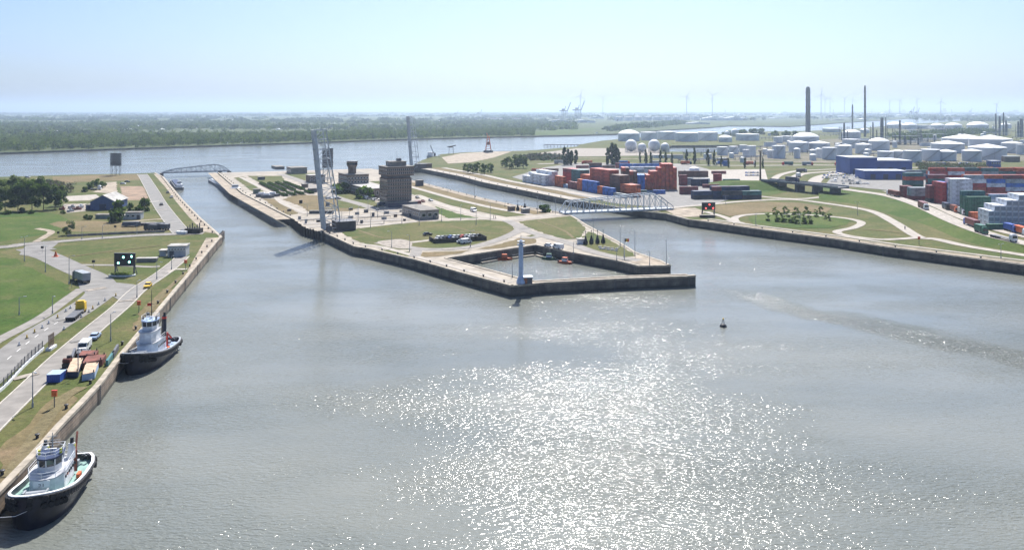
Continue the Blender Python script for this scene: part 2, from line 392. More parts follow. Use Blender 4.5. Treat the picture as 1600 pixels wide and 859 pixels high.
# far bank and the flat country behind it
FB = [(-700, 262), (-300, 246), (0, 238.5), (180, 232), (300, 228), (480, 222.5), (620, 217.5), (760, 214), (880, 211.5), (960, 209.5), (1040, 203), (1110, 199), (1140, 196.5), (1235, 197.5), (1320, 191.5), (1395, 187), (1500, 180.5), (1600, 178.5), ('w', 22000, 9000), ('w', 40000, WY + 50), ('w', -40000, WY + 50), ('w', -12000, 1300)]
land('far_bank', FB, G_far, wall_dark, z=2.6)

# ------------------------------------------------------------------ left bank surfaces
sheet('grass_field', [(-120, 470), (-60, 405), (0, 402), (24, 404), (60, 425), (108, 447), (112, 455), (60, 495), (-60, 560)], G_lush, .02)
sheet('grass_field', [(-80, 335), (40, 330), (92, 335), (110, 345), (95, 358), (60, 368), (0, 378), (-90, 382)], G_lush, .02)
sheet('dry_field', [(76, 350), (92, 346), (150, 345), (205, 349), (262, 352), (266, 360), (180, 361.5), (112, 362)], G_dry, .02)
sheet('dry_field', [(188, 291), (224, 291), (233, 312), (196, 313), (190, 302)], soil, .02)
sheet('sand_patch', [(150, 286), (182, 284), (183, 300), (166, 302), (144, 300), (160, 295)], sandy, .02)
sheet('concrete_pad', [(98, 307), (150, 304), (156, 308), (140, 313), (98, 314.5)], road_light, .03)
sheet('concrete_pad', [(44, 287), (60, 277.5), (64, 278), (62, 288)], asphalt_old, .03)
sheet('gravel_yard', [(98, 319), (136, 318), (134, 330), (104, 333)], gravel, .03)
sheet('dry_field', [(82, 276), (218, 272), (219, 281), (150, 283), (84, 287)], G_dry, .015)
sheet('lock_apron', [(342, 366), (314, 341), (286, 313), (256, 277), (246, 272), (240, 272), (258, 292), (275, 315), (296, 340), (318, 362)], sandy, .03)
sheet('quay_apron', [(322, 372), (345, 371), (300, 424), (292, 424)], sandy, .03)
sheet('dry_field', [(0, 700), (40, 668), (62, 640), (84, 622), (110, 612), (122, 622), (90, 664), (56, 700), (0, 757)], G_dry, .02)
sheet('dry_field', [(222, 484), (255, 452), (271, 452), (236, 492), (212, 518), (206, 512)], G_dry, .02)
# roads
ribbon('quay_road', [(-40, 690), (6, 645), (52, 601), (94, 560), (141, 519), (189, 479), (216, 453), (250, 430), (276, 410), (285, 401)], 4.6, asphalt_old, .05, kerb=kerb_m)
ribbon('access_road', [(-90, 650), (-40, 604), (6, 566), (63, 521), (126, 482), (158, 456), (150, 436), (110, 417), (74, 400), (44, 388)], 9.0, asphalt, .055)
ribbon('cycle_path', [(-90, 590), (-30, 549), (0, 530), (63, 497), (104, 468), (128, 451)], 3.4, asphalt_old, .05)
sheet('road_junction', [(125, 452), (120, 437), (150, 430), (176, 441), (205, 444), (224, 447), (208, 462), (194, 474), (176, 463), (150, 466)], asphalt, .06)
sheet('road_junction', [(30, 398), (40, 384), (68, 377), (92, 379), (80, 389), (64, 395), (60, 405), (44, 400)], asphalt, .06)
ribbon('bank_road', [(-140, 389), (0, 386.5), (35, 382), (75, 379), (116, 375.5), (210, 368.5), (268, 366), (318, 364.5)], 6.0, asphalt_old, .05, kerb=kerb_m)
ribbon('lock_road', [(285, 364), (277, 356), (251, 321), (238, 298), (226, 278), (222, 272.5)], 7.4, asphalt, .05, kerb=kerb_m)
ribbon('footpath', [(126, 414), (180, 414.5), (233, 417), (250, 416)], 2.6, asphalt_old, .05)
ribbon('footpath', [(292, 420.5), (272, 421), (262, 426)], 2.4, road_light, .05)
ribbon('footpath', [(58, 357), (80, 362), (70, 370), (56, 378)], 3, sandy, .045)
ribbon('footpath', [(196, 347), (240, 343), (262, 342)], 3, sandy, .045)
ribbon('footpath', [(232, 316), (250, 314)], 3, road_light, .045)
for k in range(14):   # centre dashes on the access road
    t0 = path3([(6, 566), (63, 521), (126, 482)], sub=30)
    pt = along(t0, 6, 2 + 0)[k] if k < len(along(t0, 6, 2)) else None
    if pt:
        d = Vector((math.cos(pt[1]), math.sin(pt[1]), 0)); a = pt[0]
        ribbon('road_marking', [a, a + d * 2.5], .16, white_line, .075, raw=True, smooth=False)

# ------------------------------------------------------------------ lock island surfaces
sheet('grass_lawn', [(534, 363.5), (562, 356), (592, 353), (660, 346.5), (761, 343.5), (792, 347), (808, 359), (800, 371), (770, 380), (735, 386.5), (690, 389.5), (652, 391), (606, 389), (579, 385), (552, 374)], G_mid, .02)
sheet('grass_lawn', [(584, 390), (612, 391), (640, 393.5), (642, 400), (634, 401), (604, 396)], G_mid, .02)
sheet('grass_lawn', [(660, 394), (700, 393), (735, 391), (720, 396), (680, 401), (654, 402)], G_dry, .02)
sheet('grass_lawn', [(742, 390), (770, 384), (818, 371), (838, 374), (836, 380), (780, 388)], G_dry, .02)
sheet('grass_lawn', [(810, 346), (893, 337.5), (905, 347), (915, 357), (905, 373), (886, 374), (855, 366), (827, 356)], G_mid, .02)
sheet('grass_lawn', [(822, 369), (836, 365.5), (852, 371)], G_mid, .02)
sheet('grass_lawn', [(897, 384), (904, 375), (920, 362), (944, 370), (966, 383), (990, 396), (993, 400), (972, 402), (930, 393)], G_mid, .02)
sheet('sandy_pad', [(985, 405), (1000, 398), (1034, 409), (1044, 414), (1004, 414.5), (988, 410)], sandy, .03)
ribbon('island_road', [(590, 379), (614, 382), (652, 388.5), (690, 389.5), (735, 386), (768, 378), (798, 367), (812, 357), (798, 347)], 5.2, asphalt_old, .05)
sheet('gravel_lot', [(590, 378), (604, 375.5), (626, 374), (640, 377), (644, 383), (634, 389), (612, 387), (596, 383)], gravel, .06, smooth=True)
ribbon('island_road', [(640, 379), (660, 377), (682, 374)], 3.5, road_light, .055)
ribbon('island_road', [(652, 389), (650, 395), (648, 401)], 4.5, asphalt_old, .055)
ribbon('island_road', [(884, 335), (840, 339.5), (790, 344), (730, 341.5), (660, 345), (600, 351.5), (560, 356)], 3.6, road_light, .055)
ribbon('island_road', [(788, 343), (806, 351), (823, 361), (858, 371), (895, 382), (922, 392), (962, 402), (1000, 407)], 5.4, asphalt_old, .052)
ribbon('island_road', [(846, 368), (828, 372), (812, 371)], 4, asphalt_old, .051)
ribbon('quay_track', [(560, 383), (590, 387), (645, 402), (727, 425), (790, 443)], 3.0, road_light, .045, off=2)
rl = [P(*p) for p in IR[::-1]]          # right lock wall seen as an ordered line from the river to the sea end
rl = [P(*p) for p in [(640, 281), (665, 287), (710, 298.5), (755, 310), (807, 321), (870, 332)]]
ribbon('lock_apron', rl, 5, sandy, .03, raw=True, smooth=False, off=-3.2)
ribbon('grass_strip', rl, 10, G_dry, .02, raw=True, smooth=False, off=-11)
ribbon('lock_side_road', rl, 4.5, road_light, .05, raw=True, smooth=False, off=-18)
ribbon('grass_strip', rl, 13, G_mid, .02, raw=True, smooth=False, off=-27)
ribbon('lock_side_road', [(650, 305), (688, 319), (721, 330), (755, 338), (790, 343)], 6, road_light, .05)
sheet('grass_strip', [(680, 322), (712, 333), (748, 341), (700, 341.5), (684, 333)], G_lush, .02)
ll = [P(*p) for p in [(340, 270), (379, 302.5), (457, 342)]]
ribbon('lock_apron', ll, 7, sandy, .03, raw=True, smooth=False, off=-4.6)
sheet('dry_field', [(442, 312), (462, 304), (500, 306), (560, 310), (572, 320), (548, 330), (480, 330), (470, 322)], G_dry, .02)
sheet('dry_field', [(412, 311), (432, 311), (452, 324), (466, 334), (448, 336), (432, 326)], G_dry, .02)
sheet('grass_lawn', [(366, 278), (380, 276), (412, 300), (392, 298)], G_mid, .02)
sheet('grass_lawn', [(386, 275), (440, 275), (446, 284), (408, 287)], G_mid, .02)
sheet('grass_lawn', [(440, 272), (500, 270), (482, 284), (466, 279)], G_mid, .02)
sheet('grass_lawn', [(524, 302), (560, 300), (566, 308), (600, 320), (585, 326), (530, 325)], G_mid, .02)
ribbon('island_road', [(376, 277), (420, 300), (442, 318), (478, 334)], 3.4, road_light, .045)
ribbon('island_road', [(426, 303), (470, 299), (494, 297)], 3.0, road_light, .048)
ribbon('island_road', [(438, 272), (470, 283), (496, 296), (530, 310), (566, 320), (596, 330), (620, 333)], 6.5, asphalt_old, .05)
for a, b in (((462, 344), (640, 334)), ((470, 350), (640, 343)), ((478, 355), (600, 348.5))):
    ribbon('bridge_road', [a, b], 5.2, road_light, .055, smooth=False)
ribbon('bridge_road', [(352, 271.5), (450, 268.5), (560, 266)], 9, road_light, .055, smooth=False)

for i, (x, y, w_, h_) in enumerate(((40, 588, 2.2, 5), (96, 500, 1.6, 4), (150, 452, 3, 6), (70, 391, 3, 8), (250, 328, 2, 7), (240, 303, 1.6, 9), (700, 389.6, 2, 5), (820, 357, 2, 6), (870, 374, 1.8, 5), (130, 531, 1.4, 6), (200, 470, 1.5, 5))):
    p = P(x, y); a_ = .9 if x < 200 else .4; u_ = Vector((math.cos(a_), math.sin(a_), 0)) * h_ / 2; v_ = Vector((-math.sin(a_), math.cos(a_), 0)) * w_ / 2
    sheet('asphalt_patch', [p - u_ - v_, p + u_ - v_, p + u_ + v_, p - u_ + v_], asphalt if i % 2 else gravel, .085, raw=True)
worn = grass_mat('worn_grass', (.17, .14, .08), (.14, .12, .06), (.21, .165, .10))
for q_, w_ in (([(14, 745), (50, 690), (74, 655), (100, 622), (128, 605)], 2.4), ([(228, 492), (256, 458), (292, 425)], 1.6), ([(700, 352), (740, 362), (790, 366)], 1.4), ([(560, 360), (600, 372), (640, 372)], 1.2), ([(840, 345), (880, 360), (896, 372)], 1.4), ([(120, 400), (180, 392), (250, 384)], 1.2), ([(1180, 322), (1240, 324), (1290, 330)], 1.8), ([(1350, 358), (1390, 362), (1420, 366)], 1.4)):
    ribbon('worn_track', q_, w_, worn, .03)
yard_mix = grass_mat('tank_yard_ground', (.17, .15, .115), (.10, .105, .055), (.22, .19, .15))
# ------------------------------------------------------------------ right bank surfaces
rr = [P(*p) for p in [(658, 263.6), (721, 276), (755, 285), (845, 303), (890, 312)]]
ribbon('lock_apron', rr, 8, road_light, .03, raw=True, smooth=False, off=4.8)
ribbon('grass_strip', rr, 9, G_dry, .02, raw=True, smooth=False, off=14)
ribbon('lock_side_road', rr, 6, road_light, .05, raw=True, smooth=False, off=23)
sheet('sand_yard', [(690, 246), (720, 240), (770, 237), (800, 237), (770, 247), (735, 254), (700, 256)], sandy, .02)
sheet('container_yard', [(800, 277), (850, 262), (890, 256), (1075, 256), (1160, 279), (1180, 300), (1120, 318), (1045, 326), (960, 318), (890, 303)], asphalt, .03)
sheet('parking_lot', [(1101, 281), (1105, 266), (1195, 264.5), (1200, 283)], road_light, .035)
sheet('right_quay_pad', [(1040, 329), (1060, 325.5), (1086, 325), (1102, 331), (1092, 339), (1060, 339.5)], sandy, .035)
RQ = [P(*p) for p in [(1088, 344.5), (1169, 356), (1244, 366), (1300, 373), (1384, 386), (1468, 397), (1600, 414), (1850, 452)]]
ribbon('quay_track', RQ, 3.6, sandy, .03, raw=True, smooth=False, off=4.2)
ribbon('quay_track', RQ, 2.6, road_light, .035, raw=True, smooth=False, off=9.5)
sheet('grass_lawn', [(1168, 340), (1200, 331), (1262, 331), (1330, 343), (1322, 352), (1290, 357), (1220, 356), (1176, 351)], G_lush, .02)
sheet('grass_field', [(1110, 322), (1180, 316), (1250, 317), (1300, 325), (1290, 333), (1195, 332), (1140, 338), (1112, 330)], G_dry, .02)
sheet('grass_field', [(1118, 300), (1140, 284), (1205, 284), (1230, 300), (1200, 306), (1150, 302)], G_lush, .02)
ribbon('bank_road', [(1020, 330), (1050, 325), (1116, 319), (1159, 315), (1234, 312), (1300, 319.5), (1360, 330), (1396, 347), (1434, 370), (1462, 374), (1512, 385), (1600, 399), (1800, 430)], 5.2, road_light, .05)
ribbon('footpath', [(1102, 331), (1130, 339), (1146, 346), (1160, 349)], 4, road_light, .05)
ribbon('footpath', [(1152, 349), (1148, 341), (1164, 336.5), (1197, 334.5), (1261, 336), (1300, 339), (1331, 343), (1346, 348.5), (1334, 356), (1308, 362), (1322, 368), (1366, 374), (1400, 374), (1440, 371)], 4, road_light, .052)
ribbon('yard_road', [(1156, 303), (1206, 309), (1250, 311), (1286, 308)], 4.5, road_light, .05)
# grassy bank with the lorry road on its crown
hi = [(1286, 291), (1345, 299.5), (1388, 306), (1434, 320), (1489, 345), (1551, 368), (1620, 384), (1800, 425)]
ZR = 5.8
crest = path3(hi, ZR, sub=8)
toe = path3([(1280, 312), (1345, 321), (1398, 337), (1448, 352), (1500, 374), (1560, 389), (1640, 402), (1800, 436)], ZQ, sub=8)
n = len(crest); mb = MB()
lipo = offset(crest, -4.6); bk = offset(crest, 4.6); bk2 = [Vector((p.x, p.y, ZQ)) for p in offset(crest, 8.5)]
prof = [[p + Vector((0, 0, .01)) for p in toe], [t_.lerp(c_, .55) + Vector((0, 0, .25)) for t_, c_ in zip(toe, lipo)], lipo, bk, bk2]
mb.add([p for r_ in prof for p in r_], [(k * n + i, k * n + i + 1, (k + 1) * n + i + 1, (k + 1) * n + i) for k in range(4) for i in range(n - 1)])
tag(mb.build('grassy_bank', G_lush), kind='structure')
ribbon('lorry_road', crest, 8.4, road_light, .03, raw=True, smooth=False)
for (p_, h_) in along(crest, 9, 3):
    d = Vector((math.cos(h_), math.sin(h_), 0)); ribbon('road_marking', [p_, p_ + d * 3], .18, white_line, .06, raw=True, smooth=False)
sheet('container_yard', [(1290, 288), (1300, 276), (1400, 268), (1620, 268), (1800, 300), (1800, 400), (1640, 376), (1562, 356), (1500, 336), (1440, 312), (1390, 298)], asphalt, .03)
ribbon('yard_road', [(1385, 299), (1420, 308), (1462, 322), (1500, 339), (1560, 360), (1640, 378)], 6, road_light, .05)
for i, c in enumerate(([(1206, 284), (1216, 275), (1232, 270), (1252, 267), (1320, 264)], [(1236, 284), (1244, 276), (1258, 271.5), (1300, 268.5), (1350, 266)], [(1270, 288), (1278, 279), (1296, 273.5), (1330, 270), (1400, 268)])):
    ribbon('slip_road', c, 6 + 2 * i, road_light, .05 + .01 * i)
ribbon('dock_road', [(840, 256.5), (930, 255), (1060, 258), (1160, 259), (1300, 258.5), (1400, 262), (1560, 262)], 9, road_light, .05)
ribbon('dock_road', [(850, 247), (960, 248), (1060, 250), (1200, 253), (1300, 254)], 6, sandy, .05)
sheet('gravel_lot', [(840, 240), (900, 232), (1030, 232), (1032, 243), (900, 245)], gravel, .02)
sheet('tank_yard', [(1090, 248), (1130, 240), (1180, 236), (1200, 222), (1330, 216), (1600, 220), (1650, 250), (1500, 256), (1200, 254)], yard_mix, .015)
sheet('far_meadow', [(826, 207), (880, 201), (940, 200), (900, 209), (826, 211.5)], G_lush, .02, z=2.6)
# ------------------------------------------------------------------ vegetation
leafA = mat('leaf_green', (.062, .105, .024), .8, .3, .35, c2=(.10, .145, .04), spec=.2)
leafB = mat('leaf_dark', (.034, .06, .02), .8, .3, .35, c2=(.055, .085, .03), spec=.2)
leafC = mat('leaf_poplar', (.035, .055, .024), .8, .3, .35, c2=(.055, .08, .036), spec=.2)
leafD = mat('leaf_silver', (.15, .17, .10), .8, .3, .5, c2=(.21, .22, .14), spec=.2)
leafE = mat('leaf_young', (.15, .19, .07), .8, .3, .5, c2=(.21, .24, .11), spec=.2)
bark = mat('bark', (.10, .08, .06), .95, .3, 2, bump=.03)
def leaf_cloud(pos, nrm, size, nr):
    "one quad per point, tilted round nrm"
    n = len(pos); a = nr.normal(size=(n, 3)) * .7 + nrm; a /= np.linalg.norm(a, axis=1, keepdims=True)
    b = np.cross(a, nr.normal(size=(n, 3))); b /= np.linalg.norm(b, axis=1, keepdims=True) + 1e-9; c = np.cross(a, b)
    s = (size * nr.uniform(.6, 1.4, n))[:, None]; k = nr.uniform(.55, 1, n)[:, None]
    v = np.stack([pos - b * s - c * s * k, pos + b * s - c * s * k * .6, pos + b * s * .8 + c * s * k, pos - b * s * .7 + c * s * k * .8], 1).reshape(-1, 3)
    return v, np.arange(4 * n).reshape(n, 4)
def crown_mesh(name, kind, h, r, seed, leaf, n, mats):
    nr = np.random.default_rng(seed); P_, N_ = [], []
    nc = {'round': 26, 'poplar': 22, 'young': 12, 'bush': 16}[kind]
    z0 = {'round': .1, 'poplar': .06, 'young': .05, 'bush': .02}[kind] * h
    for i in range(nc):
        u = (i + .5) / nc if kind == 'poplar' else nr.uniform(.05, 1)
        z = z0 + (h - z0) * u
        if kind == 'poplar': rr = r * (1 - abs(u - .42) ** 1.6 * 1.9) * nr.uniform(.35, .7)
        else: rr = r * math.sqrt(max(.04, 1 - (2 * u - .85) ** 2 / 1.4)) * nr.uniform(.45, .82)
        t = nr.uniform(0, 2 * math.pi); c = np.array([rr * math.cos(t), rr * math.sin(t), z]); m = n // nc
        sg = r * {'round': .3, 'poplar': .34, 'young': .34, 'bush': .34}[kind] * nr.uniform(.7, 1.25)
        d = nr.normal(size=(m, 3)); d /= np.linalg.norm(d, axis=1, keepdims=True); q = c + d * sg * nr.uniform(.55, 1.1, (m, 1)) * np.array([1, 1, {'poplar': 1.7}.get(kind, .85)])
        q[:, 2] = np.maximum(q[:, 2], .1); P_.append(q); N_.append(d)
    P_, N_ = np.concatenate(P_), np.concatenate(N_); v, f = leaf_cloud(P_, N_, leaf, nr)
    mi = np.repeat(nr.integers(0, len(mats), nc), n // nc)
    return np_mesh(name, v, f, mats, mi)
def trunk_mesh(name, h, r, limbs, seed, spread):
    g = random.Random(seed); mb = MB(); mb.cyl((0, 0, -.2), (0, 0, h * .45), r, r * .7, 7); mb.cyl((0, 0, h * .45), (.1, 0, h * .85), r * .7, r * .2, 6)
    for i in range(limbs):
        z = h * g.uniform(.25, .6); t = 6.283 * i / limbs + g.uniform(-.4, .4)
        mb.cyl((0, 0, z), (spread * math.cos(t), spread * math.sin(t), z + h * g.uniform(.15, .3)), r * .4, r * .1, 5)
    return mb.mesh(name, bark)
def leafy(m, k=.45):
    "let light through the leaves"
    t = m.node_tree; b = t.nodes['Principled BSDF']; o = [n for n in t.nodes if n.type == 'OUTPUT_MATERIAL'][0]; tr = t.nodes.new('ShaderNodeBsdfTranslucent'); mx = t.nodes.new('ShaderNodeMixShader'); mx.inputs[0].default_value = k
    col = [l.from_socket for l in t.links if l.to_socket == b.inputs['Base Color']][0]; g = t.nodes.new('ShaderNodeVectorMath'); g.operation = 'MULTIPLY'; g.inputs[1].default_value = (1.2, 1.35, .7); t.links.new(col, g.inputs[0]); t.links.new(g.outputs[0], tr.inputs[0])
    t.links.new(b.outputs[0], mx.inputs[1]); t.links.new(tr.outputs[0], mx.inputs[2]); t.links.new(mx.outputs[0], o.inputs[0])
for m_ in (leafA, leafB, leafC, leafD, leafE): leafy(m_)
TREE = {}
for k, (kind, h, r, leaf, n, ms, cnt, limbs) in {'round': ('round', 14, 5.4, .40, 2100, [leafA, leafB, leafE, leafA], 4, 6), 'poplar': ('poplar', 19, 3.0, .45, 1500, [leafC, leafB], 3, 5), 'young': ('young', 5, 1.35, .2, 620, [leafE, leafE, leafE, leafA], 3, 4), 'bush': ('bush', 2.4, 2.1, .28, 520, [leafA, leafB], 3, 4), 'silver': ('bush', 6, 3.0, .26, 900, [leafD], 1, 6)}.items():
    TREE[k] = [(crown_mesh('crown', kind, h, r, 11 * i + len(k), leaf, n, ms), trunk_mesh('trunk', h * (.9 if k != 'bush' else .6), max(.08, h * .017), limbs, i, r * .5)) for i in range(cnt)]
def tree(name, kind, loc, scale, label, cat='tree', group=None, var=None):
    v = TREE[kind][rng.randrange(len(TREE[kind])) if var is None else var]
    t = thing(name, label, cat, loc, rng.uniform(0, 6.28), group)
    s = scale if isinstance(scale, tuple) else (scale,) * 3
    inst('crown', v[0], t, scale=s); inst('trunk', v[1], t, scale=s); return t
# clump on the left bank
lt = [(-12, 330, 1.0), (8, 331, 1.0), (28, 330, 1.05), (50, 329, 1.1), (68, 328, 1.0), (86, 327, .92), (0, 318, 1.0), (20, 317, 1.1), (40, 316, 1.0), (60, 316, 1.05), (-20, 318, 1), (8, 308, .8), (30, 306, .8), (94, 322, .8)]
for i, (x, y, s) in enumerate(lt):
    row = 'front row' if i < 6 else ('middle row' if i < 11 else 'back row')
    tree('broadleaf_tree', 'round', P(x, y), s * (1, 1, 1.02)[0], f'dark broadleaf tree in the clump at the left edge, {row}, {NTH[i % 6 if i < 6 else i - 6 if i < 11 else i - 11]} tree', group='trees of the clump on the left bank')
for i, (x, y, s) in enumerate([(34, 333, 1.0), (48, 334, .8), (12, 335, .9), (98, 334, .7), (138, 296, 1.6), (152, 291, 1.9), (160, 293, 1.6), (132, 300, 1.2)]):
    tree('bush', 'bush', P(x, y), s, ('low green bush at the foot of the left tree clump, ' + nth(i)) if i < 4 else f'olive scrub bush beside the sand patch, {nth(i - 4)}', 'bush', 'scrub bushes on the left bank')
tree('silver_shrub', 'silver', P(108, 367), 1, 'pale silver green rounded shrub beside the road barrier on the left bank', 'shrub')
for i, (x, y, s) in enumerate([(181, 347, 2.3), (187, 329, 2.0), (206, 331, 1.5), (218, 332, 1.4), (226, 330, 2.2), (134, 343, .9), (141, 343, .8)]):
    tree('leafy_bush', 'bush', P(x, y), (s * .8, s * .8, s * 1.1), f'bushy shrub near the pale site cabins, {nth(sorted([181,187,206,218,226,134,141]).index(x))} of seven', 'bush', 'bushes round the site cabins')
# poplars and other trees on the right bank
for i, (x, y, h) in enumerate([(882, 258, 27), (888, 258, 24), (893, 258, 22), (900, 256, 21), (950, 257, 25), (956, 257, 32), (962, 257, 30), (966, 257, 24), (1000, 254, 16), (1009, 257, 22), (1017, 258, 20), (1032, 258, 22), (1040, 258, 20), (1050, 258, 18), (1073, 257, 22), (1085, 256, 24), (1106, 258, 24), (1116, 258, 22), (1127, 260, 16), (1138, 262, 14), (1164, 263, 16), (1180, 262, 11), (1192, 263, 15)]):
    s = h / 19 / ppm(y)
    tree('poplar_tree', 'poplar', P(x, y), (s * (1.25 if i < 8 else .95), s * (1.25 if i < 8 else .95), s), f'slender dark poplar behind the container stacks, {nth(i)} of the poplar line', group='poplars behind the container terminal')
for i, (x, y, s) in enumerate([(735, 271, .62), (746, 270, .66), (757, 272, .66), (766, 270, .6), (728, 268, .5), (796, 264, .8), (806, 263, .85), (818, 263, .75), (788, 262, .6), (812, 258, .7)]):
    tree('broadleaf_tree', 'round', P(x, y), (s * 1.15, s * 1.15, s), f'rounded green tree beside the right lock, {"left" if i < 5 else "right"} clump, {NTH[i % 5]} in it', group='trees beside the right lock')
yt = [(1200, 345), (1214, 340), (1222, 343), (1231, 339), (1240, 343), (1248, 340), (1256, 343), (1264, 341), (1275, 339), (1288, 342), (1296, 345), (1210, 335), (1226, 334), (1244, 335), (1260, 334), (1282, 334)]
for i, (x, y) in enumerate(yt):
    tree('young_tree', 'young', P(x, y), (1.1, 1.1, .8), f'slim young tree on the oval lawn, {"front row" if i < 11 else "rear row"}, {nth(i if i < 11 else i - 11)}', 'tree', 'young trees on the oval lawn')
for i, (x, y) in enumerate([(1216, 347), (1226, 348), (1236, 348.5), (1246, 350), (1256, 350), (1265, 350)]):
    tree('dark_shrub', 'bush', P(x, y), (1.0, .8, .75), f'dark dense shrub under the young trees of the oval lawn, {nth(i)}', 'shrub', 'dark shrubs on the oval lawn', 0)
for i, (x, y, s) in enumerate([(852, 331, 1.5), (570, 310, 2.6), (534, 302, 2.6), (526, 300, 2.0), (1142, 211, 3.6), (1160, 211, 4.5), (1178, 210, 5), (1192, 210, 4.6), (1210, 212, 4), (1228, 212, 4), (1240, 212, 3.5), (1132, 211, 3)]):
    lab = ['dense dark bush beside the lowered truss bridge', 'dark bush in front of the long low office', 'left bush before the old tower house', 'second bush before the old tower house'][i] if i < 4 else f'green tree clump among the far white tanks, {nth(i - 4)}'
    tree('bush', 'bush', P(x, y), (s * 1.2, s * 1.2, s), lab, 'bush' if i < 4 else 'trees', 'green clumps among the tanks' if i > 3 else None)

def scatter(name, pts, hs, rs, leaf, per, mats, seed, label=None, z=2.6):
    "many small crowns as one mass"
    nr = np.random.default_rng(seed); n = len(pts); d = nr.normal(size=(n, per, 3)); d /= np.linalg.norm(d, axis=2, keepdims=True); d[:, :, 2] = np.abs(d[:, :, 2]) * 1.0
    rad = nr.uniform(.55, 1.05, (n, per, 1))
    q = np.zeros((n, per, 3)); q[:, :, :2] = pts[:, None, :] + d[:, :, :2] * rs[:, None, None] * rad
    q[:, :, 2] = z + hs[:, None] * (.12 + .88 * d[:, :, 2] * rad[:, :, 0])
    v, f = leaf_cloud(q.reshape(-1, 3), d.reshape(-1, 3), np.repeat(leaf, per), nr)
    mi = np.repeat(nr.integers(0, len(mats), n), per)
    o = bpy.data.objects.new(name, np_mesh(name, v, f, mats, mi)); return tag(link(o), label=label, kind='stuff')
nr = np.random.default_rng(5)
def shore(px): return float(np.interp(px, [-700, -300, 0, 180, 300, 480, 620, 760, 880, 960], [262, 246, 238.5, 232, 228, 222.5, 217.5, 214, 211.5, 209.5]))
def band(n, d0, d1, px0, px1, z=2.6, dens=None):
    "random points in the country behind the far shore, d0..d1 metres from it"
    o = []
    while len(o) < n:
        px = nr.uniform(px0, px1); s = P(px, shore(px), z); Y = s.y + d0 + (d1 - d0) * nr.uniform() ** .8
        o.append(((px - 800) * Y / F * (1 + 0), Y))
    return np.array(o)
fa = mat('leaf_wood', (.05, .078, .026), .85, .3, .02, c2=(.072, .1, .036), spec=.1, obj=False)
fb = mat('leaf_wood_dark', (.028, .044, .022), .85, .3, .02, c2=(.042, .06, .028), spec=.1, obj=False)
fc = mat('leaf_wood_light', (.082, .11, .036), .85, .3, .02, c2=(.105, .13, .048), spec=.1, obj=False)
for m_ in (fa, fb, fc): leafy(m_)
a = band(5200, 8, 420, -260, 835); n_ = len(a); hs = nr.uniform(7, 15, n_); scatter('riverside_wood', a, hs, hs * .42, np.full(n_, .95), 44, [fa, fb, fc, fc, fa], 1)
a = band(5200, 400, 2400, -260, 900); keep = (np.sin(a[:, 0] * .004 + 1) + np.sin(a[:, 1] * .006 + a[:, 0] * .002) + nr.normal(size=len(a)) * .5) > -.9
a = a[keep]; n_ = len(a); hs = nr.uniform(7, 15, n_); scatter('riverside_wood', a, hs, hs * .75, np.full(n_, 1.9), 26, [fa, fb, fc], 2)
a = band(6500, 2300, 16000, -500, 2300); keep = (np.sin(a[:, 0] * .0017 + 1) + np.sin(a[:, 1] * .0021 + a[:, 0] * .001) + nr.normal(size=len(a)) * .6) > -.5
a = a[keep]; n_ = len(a); hs = nr.uniform(8, 15, n_); rs = nr.uniform(12, 55, n_); scatter('distant_wood', a, hs, rs, rs * .16 + 2, 26, [fa, fb, fb], 3)
# scrub strips of the right bank
def inpoly(n, poly, z=ZQ):
    q = [P(*p, z=z) for p in poly]; xs = [p.x for p in q]; ys = [p.y for p in q]; o = []
    while len(o) < n:
        x, y = nr.uniform(min(xs), max(xs)), nr.uniform(min(ys), max(ys)); c = False
        for i in range(len(q)):
            a_, b_ = q[i], q[i - 1]
            if (a_.y > y) != (b_.y > y) and x < (b_.x - a_.x) * (y - a_.y) / (b_.y - a_.y) + a_.x: c = not c
        if c: o.append((x, y))
    return np.array(o)
br = mat('leaf_brush', (.10, .092, .055), .9, .3, .1, c2=(.15, .13, .08), spec=.1, obj=False)
a = inpoly(520, [(1430, 258), (1560, 262), (1545, 274), (1500, 276), (1440, 271)]); hs = nr.uniform(2.5, 6, len(a)); scatter('brushwood', a, hs, hs * .5, np.full(len(a), .4), 30, [br, fa, br], 4, z=ZQ)
a = inpoly(260, [(800, 245), (850, 241), (900, 245), (880, 251), (830, 252)]); hs = nr.uniform(1.5, 4, len(a)); scatter('brushwood', a, hs, hs * .7, np.full(len(a), .5), 24, [br, fb, br], 5, z=ZQ)
a = inpoly(420, [(1385, 214), (1520, 204), (1560, 208), (1500, 213), (1420, 221)]); hs = nr.uniform(5, 12, len(a)); scatter('refinery_wood', a, hs, hs * .8, np.full(len(a), 1.4), 26, [fa, fb, fa], 6, z=ZQ)
a = inpoly(300, [(950, 206), (1040, 198), (1080, 193), (1060, 190), (980, 196), (940, 203)], 2.6); hs = nr.uniform(7, 13, len(a)); scatter('distant_wood', a, hs, hs * 1.2, np.full(len(a), 2.2), 26, [fb, fa], 7)
a = inpoly(260, [(1496, 190), (1530, 182), (1600, 184), (1600, 190)]); hs = nr.uniform(8, 16, len(a)); scatter('distant_wood', a, hs, hs * 1.5, np.full(len(a), 3.5), 24, [fb, fa], 8, z=ZQ)
a = inpoly(160, [(28, 290), (80, 283), (120, 290), (110, 302), (60, 304)]); hs = nr.uniform(1, 3, len(a)); scatter('rough_scrub', a, hs, hs * 1.1, np.full(len(a), .35), 30, [br, fa, br], 9, z=ZQ)
